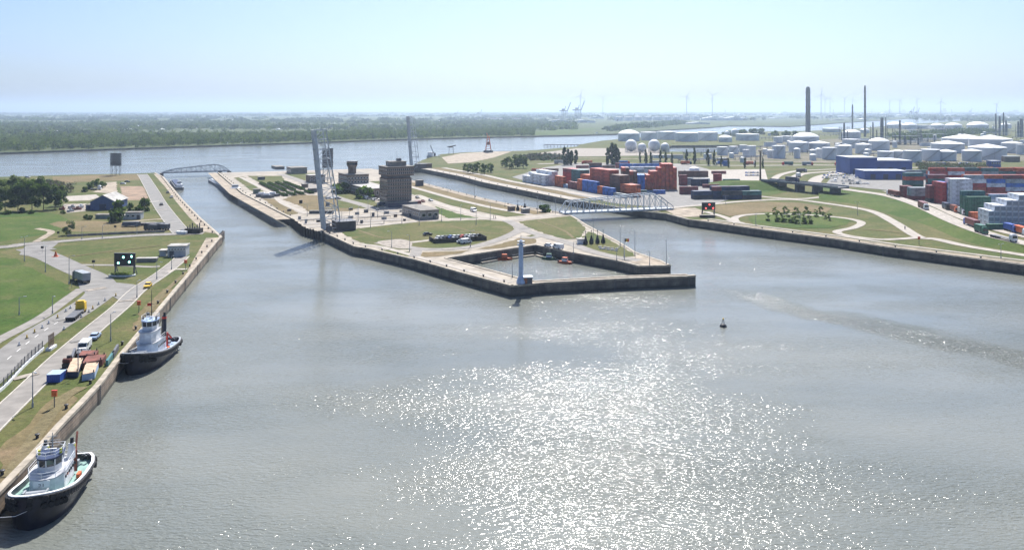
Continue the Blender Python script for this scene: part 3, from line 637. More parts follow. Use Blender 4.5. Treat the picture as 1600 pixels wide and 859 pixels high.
# ------------------------------------------------------------------ paints
def paint(name, c, rough=.45, var=.12, scale=.8, **k): return mat(name, c, rough, var, scale, **k)
white_p = paint('white_paint', (.72, .73, .74)); black_p = paint('black_paint', (.025, .026, .03), .5); rubber = mat('rubber', (.022, .022, .024), .9, .3, 3)
glass = mat('dark_glass', (.02, .03, .04), .08, .1, 1, spec=.8); grey_p = paint('grey_paint', (.30, .32, .34)); steel = paint('bridge_steel', (.44, .48, .52), .5, .1, .5); steel_d = paint('dark_steel', (.10, .105, .12), .6, .2, .6)
hull_navy = paint('hull_navy', (.012, .014, .03), .35, .3, .6); teal_deck = paint('deck_green', (.22, .36, .33), .7, .12, .8); yellow_p = paint('yellow_paint', (.70, .45, .03)); lime_p = paint('lime_paint', (.62, .62, .05))
red_p = paint('red_paint', (.55, .045, .03)); orange_p = paint('orange_paint', (.62, .13, .04)); blue_p = paint('blue_paint', (.04, .10, .38)); lblue_p = paint('pale_blue_paint', (.36, .46, .62)); rust = mat('rusty_steel', (.16, .055, .04), .85, .35, .6, detail=7); green_p = paint('green_paint', (.03, .14, .09))
brown_p = paint('brown_paint', (.14, .09, .06)); tan_p = mat('tan_boards', (.45, .34, .24), .9, .2, 1.2); brick_m = mat('brick', (.36, .16, .09), .9, .2, 3); timber = mat('timber_dark', (.06, .05, .045), .9, .3, 2)
silver_p = paint('silver_paint', (.42, .43, .45), .35); navy_p = paint('navy_paint', (.03, .045, .10), .4)

# ------------------------------------------------------------------ vehicles
def car_bm(paintless=False):
    mb = MB(); W = .88
    prof = [(-2.1, .35), (2.1, .35), (2.15, .7), (1.95, .85), (1.0, .95), (-1.75, .98), (-2.15, .8)]
    mb.v = []
    side = [(x, -W, z) for x, z in prof] + [(x, W, z) for x, z in prof]; n = len(prof)
    mb.add(side, [tuple(range(n)), tuple(reversed(range(n, 2 * n)))] + [((i + 1) % n, i, n + i, n + (i + 1) % n) for i in range(n)], 0)
    roof = [(-1.25, 1.43), (.25, 1.43)]
    vs = [(-1.7, -W + .06, .975), (1.0, -W + .06, .945), (.3, -W + .2, 1.4), (-1.3, -W + .2, 1.4), (-1.7, W - .06, .975), (1.0, W - .06, .945), (.3, W - .2, 1.4), (-1.3, W - .2, 1.4)]
    mb.add(vs, [(0, 1, 2, 3), (7, 6, 5, 4), (1, 5, 6, 2), (0, 3, 7, 4)], 1)
    mb.box(-.5, 0, 1.395, 1.66, 1.38, .06, m=0, taper=.93)
    for x, y in ((-1.35, W), (1.35, W), (-1.35, -W), (1.35, -W)): mb.cyl((x, y - .12, .33), (x, y + .08, .33), .33, n=10, m=2)
    return mb
def van_bm():
    mb = MB(); W = .98; prof = [(-2.5, .4), (2.5, .4), (2.55, 1.0), (2.0, 1.2), (1.35, 2.1), (-2.45, 2.15)]; n = len(prof)
    side = [(x, -W, z) for x, z in prof] + [(x, W, z) for x, z in prof]
    mb.add(side, [tuple(range(n)), tuple(reversed(range(n, 2 * n)))] + [((i + 1) % n, i, n + i, n + (i + 1) % n) for i in range(n)], 0)
    mb.add([(2.02, -.85, 1.21), (2.02, .85, 1.21), (1.42, .8, 2.03), (1.42, -.8, 2.03)], [(0, 1, 2, 3)], 1)
    for s in (-1, 1): mb.box(.9, s * W, 1.25, 1.1, .02, .6, m=1)
    for x, y in ((-1.6, W), (1.6, W), (-1.6, -W), (1.6, -W)): mb.cyl((x, y - .15, .38), (x, y + .05, .38), .38, n=10, m=2)
    return mb
CARM = {}
def car_mesh(p, van=False):
    k = (p.name, van)
    if k not in CARM: CARM[k] = (van_bm() if van else car_bm()).mesh('car_body', [p, glass, rubber])
    return CARM[k]
def small_car(loc, rz, p, label, group=None, van=False, z=None):
    o = inst('parked_van' if van else 'parked_car', car_mesh(p, van), None, loc, rz); return tag(o, label, 'van' if van else 'car', group)
def big_car(name, loc, rz, p, label, cat='car', van=False):
    t = thing(name, label, cat, loc, rz); src = van_bm() if van else car_bm(); parts = {0: 'body', 1: 'windows', 2: 'wheel'}
    W = .98 if van else .88; wx = 1.6 if van else 1.35; wr = .38 if van else .33
    for mi in (0, 1):
        fs = [f for f, m in zip(src.f, src.m) if m == mi]; us = sorted({i for f in fs for i in f}); ix = {v: k for k, v in enumerate(us)}; mb = MB(); mb.add([src.v[i] for i in us], [tuple(ix[i] for i in f) for f in fs]); o_ = mb.build(parts[mi], p if mi == 0 else glass, t)
    wm = MB().cyl((0, -.12, 0), (0, .1, 0), wr, n=12).mesh('wheel', rubber)
    for x in (-wx, wx):
        for y in (-W + .05, W - .05): inst('wheel', wm, t, (x, y, wr))
    lm = MB().box(0, 0, 0, .06, .3, .16).mesh('headlight', white_p)
    for y in (-.55, .55): inst('headlight', lm, t, (2.16 if not van else 2.55, y, .6))
    return t
WHEEL = MB().cyl((0, -.15, 0), (0, .15, 0), .5, n=12).mesh('wheel', rubber)
def lorry(loc, rz, cab, load, label, length=12.2, load_h=2.6, flat=False, name='lorry', box_off=0):
    "cab to +x; load is a paint or None"
    t = thing(name, label, 'truck', loc, rz); L = length
    MB().box(L / 2 + 1.1, 0, .55, 2.1, 2.4, 2.3, taper=.94).box(L / 2 + 1.0, 0, 2.85, 1.5, 2.0, .45, taper=.8).build('cab', cab, t)
    MB().add([(L / 2 + 2.13, -1.0, 1.55), (L / 2 + 2.13, 1.0, 1.55), (L / 2 + 2.10, .95, 2.6), (L / 2 + 2.10, -.95, 2.6)], [(0, 1, 2, 3)]).build('windscreen', glass, t)
    MB().box(0, 0, .85, L, 2.3, .25).box(L / 2, 0, .7, 4, 1.2, .25).build('chassis', steel_d, t)
    if load is not None:
        inst_c = MB(); inst_c.box(box_off, 0, 1.12, L - .1 if not flat else L * .5, 2.44, load_h); o = inst_c.build('load_box', load, t)
    for x in (L / 2 + 1.2, -L / 2 + 1.0, -L / 2 + 2.3, -L / 2 + 3.6):
        for y in (-1.05, 1.05): inst('wheel', WHEEL, t, (x, y, .5))
    return t
def hd(a, b):
    "heading from pixel a to pixel b"
    p, q = P(*a), P(*b); return math.atan2(q.y - p.y, q.x - p.x)
RU = Vector((0, 0, .09))
lorry(P(129, 441) + RU, hd((138, 444), (119.5, 437)), steel_d, grey_p, 'grey box lorry with a pale roof driving on the road left of the green-lit board', 7.2, 2.3)
lorry(P(117, 496) + RU, hd((108, 503), (131, 484)), yellow_p, None, 'empty flatbed lorry with a yellow cab on the left access road', 9)
big_car('parked_car', P(148.5, 529) + RU, hd((141, 536), (160, 518)), lblue_p, 'pale blue car on the narrow quay road behind the white van')
big_car('parked_van', P(132, 547) + RU, hd((150, 528), (128, 550)), white_p, 'white van parked on the quay road beside the rusty pontoons', 'van', True)
big_car('pickup', P(231, 449) + RU, hd((231, 449), (222, 458)), yellow_p, 'small yellow car on the quay road below the grey cabin')
# vehicles seen elsewhere
vs = [((740, 331), (762, 338), white_p, 1, 'white van on the lock side road of the island'), ((252, 321), (238, 298), black_p, 0, 'lone dark car driving on the straight lock road'), ((858, 386), (872, 388), white_p, 0, 'white car parked behind the tug basin, left of the pair'), ((872, 389), (858, 386), white_p, 1, 'white van parked behind the tug basin, right of the pair'), ((652, 310), (668, 316), black_p, 0, 'black car on the road right of the control tower'), ((661, 316), (672, 321), rust, 0, 'dark red car on the road right of the control tower'), ((673, 314.5), (690, 320), grey_p, 0, 'grey car on the road right of the control tower'), ((514, 311), (530, 311), white_p, 0, 'white car behind the raised bridge, left of two'), ((528, 311.5), (540, 312), black_p, 0, 'black car behind the raised bridge, right of two'), ((728, 380.5), (740, 379), white_p, 1, 'white van in front of the walled car park'), ((721, 380), (735, 379), grey_p, 0, 'grey car in front of the walled car park'), ((668, 368), (680, 367), black_p, 0, 'black car left of the walled car park'), ((262, 302), (256, 277), black_p, 0, 'dark car on the left lock apron'), ((268, 309), (256, 277), silver_p, 0, 'silver car on the left lock apron')]
for a, b, p, v, lab in vs: small_car(P(*a) + RU, hd(a, b), p, lab, None, bool(v))
cw = [white_p, silver_p, black_p, blue_p, white_p, grey_p, red_p, silver_p]
for i in range(11):
    x = 686 + i * 6.2; small_car(P(x, 373.5 - .55 * i * .6) + Vector((0, 0, .04)), R(60), cw[i % 8], f'{["white","silver","black","blue","white","grey","red","silver"][i % 8]} car inside the dark walled car park, {nth(i)}', 'cars in the walled car park')
for i, (x, y) in enumerate([(567, 309.5), (572, 311), (577, 312), (583, 313), (588, 313.5), (592, 320.5), (598, 321.5), (604, 322.5), (610, 322), (617, 321), (638, 316)]):
    small_car(P(x, y) + RU, R(20 + 90 * (i % 2)), [white_p, white_p, silver_p, grey_p, white_p, blue_p, navy_p, lblue_p, navy_p, blue_p, red_p][i], f'{["white","white","silver","grey","white","blue","navy","pale blue","navy","blue","red"][i]} car parked at the foot of the control tower, {nth(i)}', 'cars at the control tower', van=(i in (1, 6)))
k = 0
for r_, (y, x0, x1) in enumerate([(271, 1296, 1336), (275, 1288, 1340), (279, 1286, 1346), (284, 1300, 1350), (288, 1318, 1356)]):
    x = x0
    while x < x1:
        p = rng.choice([0, 0, 0, 1, 2, 3, 4, 5]); small_car(P(x, y) + Vector((0, 0, .08)), R(rng.choice([70, 75, 250])), cw[p], f'{["white","silver","black","blue","white","grey"][p]} car left of the blue sheds, row {["one","two","three","four","five"][r_]}, {nth(k)}', 'cars parked left of the blue sheds', van=rng.random() < .12)
        x += 5.4 * rng.choice([1, 1, 1, 1, 2]); k += 1
    k = 0
for i in range(12): small_car(P(1166 + (i % 6) * 3.6, 271 + 4 * (i // 6)) + Vector((0, 0, .08)), R(80), [blue_p, silver_p, navy_p][i % 3], f'{["blue","silver","navy"][i % 3]} car in the pale car park behind the containers, {["back","front"][i // 6]} row, {nth(i % 6)}', 'cars in the pale car park')
# lorries on the embankment road and in the yard
CR = [P(*p, z=ZR) for p in hi]
def crest_at(px):
    for a, b in zip(crest, crest[1:]):
        pa, pb = 800 + F * a.x / a.y, 800 + F * b.x / b.y
        if pa <= px <= pb: return a.lerp(b, (px - pa) / (pb - pa)), math.atan2(b.y - a.y, b.x - a.x)
maroon = paint('maroon_paint', (.16, .035, .035)); teal_p = paint('teal_paint', (.05, .17, .17))
for px, cab, load, rev, lab in ((1392, white_p, rust, 1, 'container lorry at the far end of the embankment road'), (1448, white_p, maroon, 0, 'lorry with a dark red container and white cab on the embankment road'), (1512, blue_p, maroon, 1, 'blue cab lorry hauling a dark red container on the embankment road'), (1539, green_p, green_p, 0, 'lorry with a short green container on the embankment road'), (1572, white_p, None, 0, 'empty flatbed lorry with white cab on the embankment road')):
    p, h = crest_at(px); off_ = Vector((-math.sin(h), math.cos(h), 0)) * (2 if rev else -2)
    lorry(p + off_ + Vector((0, 0, .05)), h + (math.pi if rev else 0), cab, load, lab, 12.2 if px != 1539 else 6.5)
for i, (x, y, cab, load, lab) in enumerate(((1478, 327, black_p, navy_p, 'dark lorry waiting on the yard road, farthest of the queue'), (1491, 331, orange_p, rust, 'lorry with orange cab waiting on the yard road'), (1503, 335, white_p, silver_p, 'white tank lorry waiting on the yard road'), (1578, 362, blue_p, blue_p, 'blue lorry on the yard road beside the white reefers'), (1594, 366, white_p, orange_p, 'white cab lorry with orange load on the yard road'))):
    lorry(P(x, y) + RU, hd((1462, 322), (1500, 339)) if x < 1520 else hd((1540, 352), (1600, 371)), cab, load, lab, 8)

# ------------------------------------------------------------------ lamp posts
POLE = {}
def lamp(x, y, top, label, group, heads=1, rz=0.0, z=ZQ):
    h = (y - top) / ppm(y, z); t = thing('street_lamp', label, 'street lamp', P(x, y, z), rz, group); k = round(h)
    if k not in POLE:
        POLE[k] = (MB().cyl((0, 0, 0), (0, 0, h - .1), .13, .07, 8).cyl((0, 0, 0), (0, 0, .9), .2, .18, 8).mesh('pole', grey_p), MB().beam((0, 0, h - .15), (1.1, 0, h + .05), .08).box(1.35, 0, h - .05, .75, .3, .16).mesh('lamp_head', grey_p))
    inst('pole', POLE[k][0], t)
    for i in range(heads): inst('lamp_head', POLE[k][1], t, rz=i * math.pi)
    return t
for i, (x, y, tp) in enumerate([(51, 636, 580), (122, 587, 532), (173, 533, 485), (82, 490, 462), (108, 444, 400), (214, 465, 440), (71, 425, 385), (245, 436, 410), (38, 408, 370), (268, 421, 398), (128, 374, 352), (160, 372, 350), (214, 366, 346), (30, 492, 466)]):
    lamp(x, y, tp, f'slim grey lamp post on the left bank, {ORD[i]} of the left bank lamps', 'lamp posts on the left bank', 2 if i in (6, 8) else 1, R(-40 + 60 * (i % 3)))
isl_l = [(579, 356, 329), (744, 351, 320), (800.5, 433, 408), (896, 397, 377), (927, 376, 341), (969, 383, 352), (975, 402, 371), (963.6, 407, 387), (992, 399, 359), (1015, 415, 391), (1041, 413, 373), (612, 387, 362), (640, 393, 366), (558, 352, 327), (655, 352, 328), (735, 386, 360), (766, 344, 318), (741.5, 310, 290), (789, 323, 303), (700, 299, 282), (840, 333, 308), (868, 333, 309), (500, 300, 280), (546, 345, 322), (590, 338, 316)]
for i, (x, y, tp) in enumerate(sorted(isl_l, key=lambda q: q[0])): lamp(x, y, tp, f'slender lamp post standing on the lock island, {nth(i)} of the island lamps', 'lamp posts on the lock island', 1, R(40 * i))
rb_l = [(1181, 352, 332), (1564, 404, 380), (1340, 336, 316), (1250, 352, 334), (1134, 320, 303), (822, 288, 270), (789, 236, 218), (801, 234, 214), (840, 233, 213), (1012, 257, 240), (1102, 238, 214), (1554, 257, 231), (1148, 207, 164), (1512, 249, 213)]
for i, (x, y, tp) in enumerate(sorted(rb_l, key=lambda q: q[0])): lamp(x, y, tp, f'thin lighting mast on the right bank, {nth(i)} of the right bank masts', 'lighting masts on the right bank', 2, R(30 * i))
t = thing('floodlight_mast', 'tall thick dark floodlight mast at the right end of the pale car park', 'mast', P(1188, 283)); hm_ = 47 / ppm(283)
MB().cyl((0, 0, 0), (0, 0, hm_), .8, .5, 10).build('pole', brown_p, t); MB().box(0, 0, hm_ - .6, 3, 1, .9).build('floodlight_bracket', steel_d, t)

# ------------------------------------------------------------------ tugs and boats
def tug(loc, rz, label, hull, deckm, tall, L=22.0, B=9.2, yellow=False):
    t = thing('tugboat', label, 'tugboat', loc, rz)
    N = 28; st = []
    for i in range(N + 1):
        u = i / N; x = -L / 2 + L * u
        hb = B / 2 * (min(1, (.80 + u * 1.1)) if u < .5 else max(.0, 1 - max(0, (u - .56) / .44) ** 2.6) ** .55)
        if u < .06: hb *= .86 + 2.3 * u
        fl = 2.5 + (max(0, u - .34) / .66) ** 1.5 * 2.6          # sheer rising to the bow
        st.append((x, max(hb, .02), fl))
    def shell(off0, off1, z0f, z1f, m, name, mats, parent=t, close=True):
        mb = MB(); pts = [(x, y, s) for x, y, s in st] + [(x, -y, s) for x, y, s in reversed(st)]; n = len(pts)
        def ring(k, zf): return [(x * (1 - k * .018) , y * (1 - k * .06), zf(s, x)) for x, y, s in pts]
        a, b = ring(off0, z0f), ring(off1, z1f); mb.add(a + b, [(i, (i + 1) % n, n + (i + 1) % n, n + i) for i in range(n)], 0)
        return mb, a, b, n
    mb, a, b, n = shell(3.0, .15, lambda s, x: -1.0, lambda s, x: s * .62, 0, 'hull', hull)
    mb2, a2, b2, _ = shell(.15, 0, lambda s, x: s * .62, lambda s, x: s, 0, 'hull', hull); mb.add(mb2.v, mb2.f)
    inn = [(x * .975, y * .93, z) for x, y, z in b2]; dk = [(x, y, z - .95) for x, y, z in inn]
    mb.add(b2 + inn, [(i, (i + 1) % n, n + (i + 1) % n, n + i) for i in range(n)]); mb.add(inn + dk, [(i, (i + 1) % n, n + (i + 1) % n, n + i) for i in range(n)])
    h = mb.build('hull', hull, t, smooth=True)
    # bulwark capping and the bow fender of tyres
    cp = MB(); q = [(x * 1.004, y * 1.012, z + .07) for x, y, z in b2]; q2 = [(x * .97, y * .92, z + .07) for x, y, z in b2]
    cp.add(q + q2, [(i, (i + 1) % n, n + (i + 1) % n, n + i) for i in range(n)]); cp.add([(x, y, z - .16) for x, y, z in q] + q, [(i, (i + 1) % n, n + (i + 1) % n, n + i) for i in range(n)]); cp.build('rail_capping', white_p if yellow else grey_p, h)
    dm = MB(); hf = n // 2
    dm.add(dk, [(i, i + 1, n - 2 - i, n - 1 - i) for i in range(hf - 1)]); dm.build('deck', deckm, t)
    ty = MB().lathe([(.22, -.16), (.44, -.22), (.5, 0), (.44, .22), (.22, .16)], 10).mesh('tyre_fender', rubber)
    for i, (x, y, s) in enumerate(st):
        for sg in (1, -1):
            if y < .3 and sg < 0: continue
            if i >= 9 or i in (2, 5):
                o = inst('tyre_fender', ty, h, (x * 1.0, sg * (y + .2), s - .62)); o.rotation_euler = (R(90), 0, math.atan2(sg * 1.0 * (st[max(0, i - 1)][1] - st[min(N, i + 1)][1]), (st[min(N, i + 1)][0] - st[max(0, i - 1)][0]) * 1) * -1 + 0)
                if i > 22: o = inst('tyre_fender', ty, h, (x * .995, sg * (y * .97 + .12), s - 1.65)); o.rotation_euler = (R(90), 0, R(-sg * 60))
    fd = MB()
    for i in range(len(st) - 1):
        for sg in (1, -1):
            (x0, y0, s0), (x1, y1, s1) = st[i], st[i + 1]; fd.cyl((x0, sg * (y0 + .12), s0 - .32), (x1, sg * (y1 + .12), s1 - .32), .21, n=6, cap=False)
    fd.build('rubbing_strake', rubber, h)
    # superstructure
    dz = 2.0
    p1 = [(x * .92, y * .76) for x, y in [(-3.8, -3.0), (2.2, -3.2), (4.2, -2.2), (4.8, 0), (4.2, 2.2), (2.2, 3.2), (-3.8, 3.0)]]
    dh = MB().prism(p1, dz, dz + 2.7 + .3 * tall, top=[(x * .97, y * .97) for x, y in p1]).build('deckhouse', white_p, t)
    z2 = dz + 2.7 + .3 * tall
    MB().prism([(x * 1.05, y * 1.05) for x, y in p1], z2, z2 + .14).build('boat_deck', silver_p, t)
    pn = MB()
    for i in range(6):
        for sg in (1, -1): pn.cyl((-3.4 + i * .95, sg * 2.2, dz + 1.8), (-3.4 + i * .95, sg * 2.48, dz + 1.8), .24, n=10)
    pn.build('porthole', glass, dh)
    if tall:
        p2 = [(x * .8, y * .8) for x, y in [(-1.6, -2.3), (2.2, -2.4), (4.0, -1.6), (4.5, 0), (4.0, 1.6), (2.2, 2.4), (-1.6, 2.3)]]
        MB().prism(p2, z2 + .14, z2 + 2.6).build('upper_deckhouse', white_p, t); MB().prism([(x * 1.12, y * 1.1) for x, y in p2], z2 + 2.6, z2 + 2.72).build('bridge_deck', silver_p, t); z2 += 2.6
    # wheelhouse: posts and separate panes
    p3 = [(x * .84, y * .84) for x, y in [(-1.5, -1.7), (.8, -2.0), (2.4, -1.3), (2.9, 0), (2.4, 1.3), (.8, 2.0), (-1.5, 1.7)]]
    z3 = z2 + .14; wh = MB().prism(p3, z3, z3 + .95).prism([(x * .9, y * .9) for x, y in p3], z3 + .95, z3 + 2.1).build('wheelhouse', white_p, t)
    p4 = [(x * 1.04, y * 1.04) for x, y in p3]
    for i in range(7):
        (x0, y0), (x1, y1) = p3[i], p3[(i + 1) % 7]; (u0, v0), (u1, v1) = p4[i], p4[(i + 1) % 7]
        def lp(a_, b_, k): return a_ + (b_ - a_) * k
        MB().add([(lp(x0, x1, .06), lp(y0, y1, .06), z3 + .97), (lp(x0, x1, .94), lp(y0, y1, .94), z3 + .97), (lp(u0, u1, .94), lp(v0, v1, .94), z3 + 2.0), (lp(u0, u1, .06), lp(v0, v1, .06), z3 + 2.0)], [(0, 1, 2, 3)]).build('window', glass, wh)
        MB().beam((x0, y0, z3 + .9), (u0, v0, z3 + 2.1), .14).build('window_post', white_p, wh)
    MB().prism([(x * 1.15, y * 1.15) for x, y in p3], z3 + 2.1, z3 + 2.3).build('wheelhouse_roof', navy_p if yellow else lblue_p, t)
    zr = z3 + 2.3
    # masts, radar, lights
    ms = MB().cyl((-.6, 0, zr), (-.6, 0, zr + (6.8 if tall else 2.8)), .12, .05, 6).beam((-.6, -1.1, zr + 1.6), (-.6, 1.1, zr + 1.6), .08).beam((-.6, -.7, zr + (3.4 if tall else 2.2)), (-.6, .7, zr + (3.4 if tall else 2.2)), .07).build('mast', black_p if tall else grey_p, t)
    MB().box(.3, 0, zr + .5, .25, 1.7, .18).cyl((.3, 0, zr), (.3, 0, zr + .5), .12, n=6).build('radar', white_p, ms)
    for y in (-1.5, 1.5): MB().cyl((.6, y, zr), (.6, y, zr + .7), .22, .18, 8).build('searchlight', lime_p if yellow else black_p, t)
    for y in (-1.9, 1.9):
        fn = MB().cyl((-3.2, y, z2 - (2.6 if tall else 0)), (-3.6, y, z2 + 2.2), .62, .5, 10).build('funnel', (white_p if yellow else hull_navy), t); MB().cyl((-3.56, y, z2 + 1.5), (-3.6, y, z2 + 2.0), .56, .54, 10).build('funnel_band', lime_p if yellow else red_p, fn); MB().cyl((-3.62, y, z2 + 2.2), (-3.75, y, z2 + 3.0), .3, .26, 8).build('exhaust', black_p, fn)
    # bow winch, bitts, aft towing gear
    wn = MB().cyl((7.0, -1.3, dz + 1.6), (7.0, 1.3, dz + 1.6), .75, n=14).box(7, -1.5, dz + .8, 1.2, .25, 1.6).box(7, 1.5, dz + .8, 1.2, .25, 1.6).build('bow_winch', grey_p, t)
    for y in (-.7, .7): MB().lathe([(.5, -.2), (.72, -.2), (.72, .2), (.5, .2)], 12).build('rope_coil', white_p if yellow else tan_p, wn, (8.4, y, dz + 1.25))
    for x, y in ((9.0, -1.6), (9.0, 1.6), (-8.6, -2.6), (-8.6, 2.6), (-5.6, 0)): MB().cyl((x, y - .4, dz if x < 0 else dz + 1), (x, y - .4, (dz if x < 0 else dz + 1) + .9), .18, n=8).cyl((x, y + .4, dz if x < 0 else dz + 1), (x, y + .4, (dz if x < 0 else dz + 1) + .9), .18, n=8).beam((x, y - .6, dz + (.6 if x < 0 else 1.6)), (x, y + .6, dz + (.6 if x < 0 else 1.6)), .16).build('bitts', black_p, t)
    MB().box(-5.2, 0, dz - .05, 1.8, 2.2, 1.2).cyl((-5.2, -.9, dz + 1.0), (-5.2, .9, dz + 1.0), .55, n=12).build('towing_winch', red_p if tall else brown_p, t)
    cr = MB().cyl((-4.6, 2.2, dz), (-4.6, 2.2, dz + 3.4), .25, n=8).beam((-4.6, 2.2, dz + 3.3), (-7.0, 1.8, dz + 5.4) if not tall else (-6.4, 2.6, dz + 1.6), .3).build('deck_crane', rust if not tall else red_p, t)
    rl_ = MB()
    for z_, pp, k in ((z2 + .14 - (2.6 if tall else 0), p1, 1.04), (zr, p3, 1.1)):
        for i in range(7):
            (x0, y0), (x1, y1) = pp[i], pp[(i + 1) % 7]; rl_.beam((x0 * k, y0 * k, z_ + .95), (x1 * k, y1 * k, z_ + .95), .06); rl_.beam((x0 * k, y0 * k, z_ + .5), (x1 * k, y1 * k, z_ + .5), .04); rl_.beam((x0 * k, y0 * k, z_), (x0 * k, y0 * k, z_ + .95), .06)
    tag(rl_.build('handrail', white_p, t), kind='stuff')
    gr = [(-7.4, 1.6, 1.0, .8, .7, grey_p, 'deck_locker'), (-3.2, -3.2, .9, .6, .8, red_p, 'hose_box'), (5.6, 2.2, .8, .8, .7, lblue_p, 'vent_box'), (5.6, -2.2, .8, .8, .7, grey_p, 'vent_box'), (-6.8, -2.0, .9, .9, .3, tan_p, 'rope_coil'), (-2.6, 3.2, 1.4, .5, .6, orange_p, 'life_raft')]
    for x, y, a, b_, c, m_, nm in gr: MB().box(x, y, dz + (-.1 if x < 0 else .3), a, b_, c, taper=.92).build(nm, m_, t)
    for x, y, lx in ((9.4, 1.2, 13), (-9.2, 3.0, -13)): MB().cyl((x, y, 3.2 if x > 0 else 2.2), ((lx + x) / 2, (y - 5.5) / 2 if 0 else y - 2.5, 2.9), .035, n=5).cyl(((lx + x) / 2, y - 2.5, 2.9), (lx, y - 6.2, 3.9), .035, n=5).build('mooring_rope', white_p, t)
    bd = MB().box(4.5, 0, dz + 1.7, .1, 2.2, 1.0).build('name_board', white_p, t)
    if tall:
        MB().box(0, -.5, 0, .03, .9, .7).build('flag', red_p, t, (-.6, -.05, zr + 2.9))
    else:
        MB().box(4.56, -.25, dz + 1.85, .02, .3, .08).box(4.56, -.25, dz + 2.2, .02, .3, .08).box(4.56, -.13, dz + 2.03, .02, .08, .2).box(4.56, .25, dz + 1.85, .02, .09, .45).build('numerals', navy_p, bd)
    return t
def quay_heading(a, b): return hd(a, b)
qh = math.atan2((P(96, 665) - P(236, 502)).y, (P(96, 665) - P(236, 502)).x)
tug((-71.3, 123.2, 0), qh + R(1), 'black hulled tug with green deck and yellow banded funnels moored at the bottom left quay', hull_navy, teal_deck, False, 20.5, 8.8, True)
tug((-86.6, 190.8, 0), qh + R(-9), 'dark blue tug with tall white wheelhouse and red flag moored beside the rusty pontoons', hull_navy, lblue_p, True, 22.5, 8.6)

def workboat(loc, rz, paint_, cabin, label, L=6.2, B=2.3, canopy=None):
    t = thing('workboat', label, 'boat', loc, rz); pts = [(-L / 2, -B / 2 * .85), (L * .15, -B / 2), (L * .38, -B * .3), (L / 2, 0), (L * .38, B * .3), (L * .15, B / 2), (-L / 2, B / 2 * .85)]
    MB().prism([(x * .9, y * .75) for x, y in pts], -.3, .75, top=pts).build('hull', paint_, t)
    fd = MB()
    for a, b in zip(pts, pts[1:] + pts[:1]): fd.cyl((*a, .75), (*b, .75), .16, n=6)
    fd.build('rubbing_strake', rubber, t)
    cb = MB().box(-.2, 0, .76, 2.1, 1.5, .9).box(-.2, 0, 1.66, 1.9, 1.35, .55, taper=.92).build('cabin', cabin, t); MB().box(-.2, 0, 1.72, 1.94, 1.39, .36, taper=.95).build('windows', glass, cb); MB().box(-.2, 0, 2.2, 2.0, 1.45, .1).build('cabin_roof', canopy or paint_, cb)
    MB().cyl((-.6, 0, 2.3), (-.6, 0, 4.0), .05, n=6).build('mast', grey_p, t); return t
workboat(P(789, 406, 0), R(12), orange_p, orange_p, 'orange workboat moored in the tug basin, left of the two', 6.4)
workboat(P(882, 411, 0), R(150), orange_p, white_p, 'orange workboat with white cabin moored in the tug basin, right of the two', 6.4)
workboat(P(857, 405, 0), R(165), green_p, lblue_p, 'small green workboat moored between the two orange boats', 6.0)
for i, (a, b) in enumerate((((752, 412), (776, 407.5)), ((800, 404.5), (834, 400)), ((838, 400), (848, 403)))):
    a_, b_ = P(*a, z=0), P(*b, z=0); t = thing('floating_jetty', f'thin pale floating walkway on the basin water, {nth(i)}', 'jetty', (0, 0, 0), 0, 'floating walkways in the tug basin')
    MB().beam(a_ + Vector((0, 0, .35)), b_ + Vector((0, 0, .35)), 1.2, .5).build('deck', concrete, t); MB().beam(a_ + Vector((0, .5, 1.5)), b_ + Vector((0, .5, 1.5)), .06).build('handrail', white_p, t)
def barge(a, b, label, wd=9.5, z=0, hatch=white_p):
    a_, b_ = P(*a, z=0), P(*b, z=0); L = (b_ - a_).length; h = math.atan2((b_ - a_).y, (b_ - a_).x); t = thing('cargo_barge', label, 'barge', a_, h)
    W = wd / 2; pts = [(0, -W * .8), (2, -W), (L - 6, -W), (L, -W * .2), (L, W * .2), (L - 6, W), (2, W), (0, W * .8)]
    MB().prism(pts, -.5, 1.9).build('hull', steel_d, t); MB().prism([(x * .995 + .1, y * .94) for x, y in pts], 1.9, 1.95).build('deck', grey_p, t)
    k = int((L - 18) / 6); hm_ = MB().box(0, 0, 0, 5.6, wd * .78, 1.0, taper=.94).mesh('hatch_cover', hatch)
    for i in range(k): inst('hatch_cover', hm_, t, (13 + 6 * i, 0, 1.95))
    cb = MB().box(5.5, 0, 1.95, 6, wd * .7, 2.0).build('cabin', white_p, t); wh = MB().box(7.2, 0, 3.95, 2.6, wd * .45, 2.0, taper=.92).build('wheelhouse', white_p, t); MB().box(7.2, 0, 4.7, 2.66, wd * .46, .8, taper=.95).build('windows', glass, wh); MB().box(7.2, 0, 5.95, 3, wd * .5, .1).build('roof', grey_p, wh)
    MB().cyl((1.2, 0, 1.95), (1.2, 0, 5), .06, n=6).build('flagstaff', white_p, t); return t
barge((370, 303), (333, 283), 'long grey cargo barge with pale hatches along the island wall of the left lock', 9.5)
barge((281, 297), (271, 284), 'white cabin barge moored at the left wall of the left lock', 6, hatch=navy_p)
barge((929, 210.6), (966, 209.8), 'long dark barge sailing on the far river', 10, hatch=navy_p)
barge((349, 227.4), (362, 226.6), 'white ship moored at the far river bank, left of two', 9); barge((376, 226.2), (392, 225.2), 'white ship moored at the far river bank, right of two', 9)
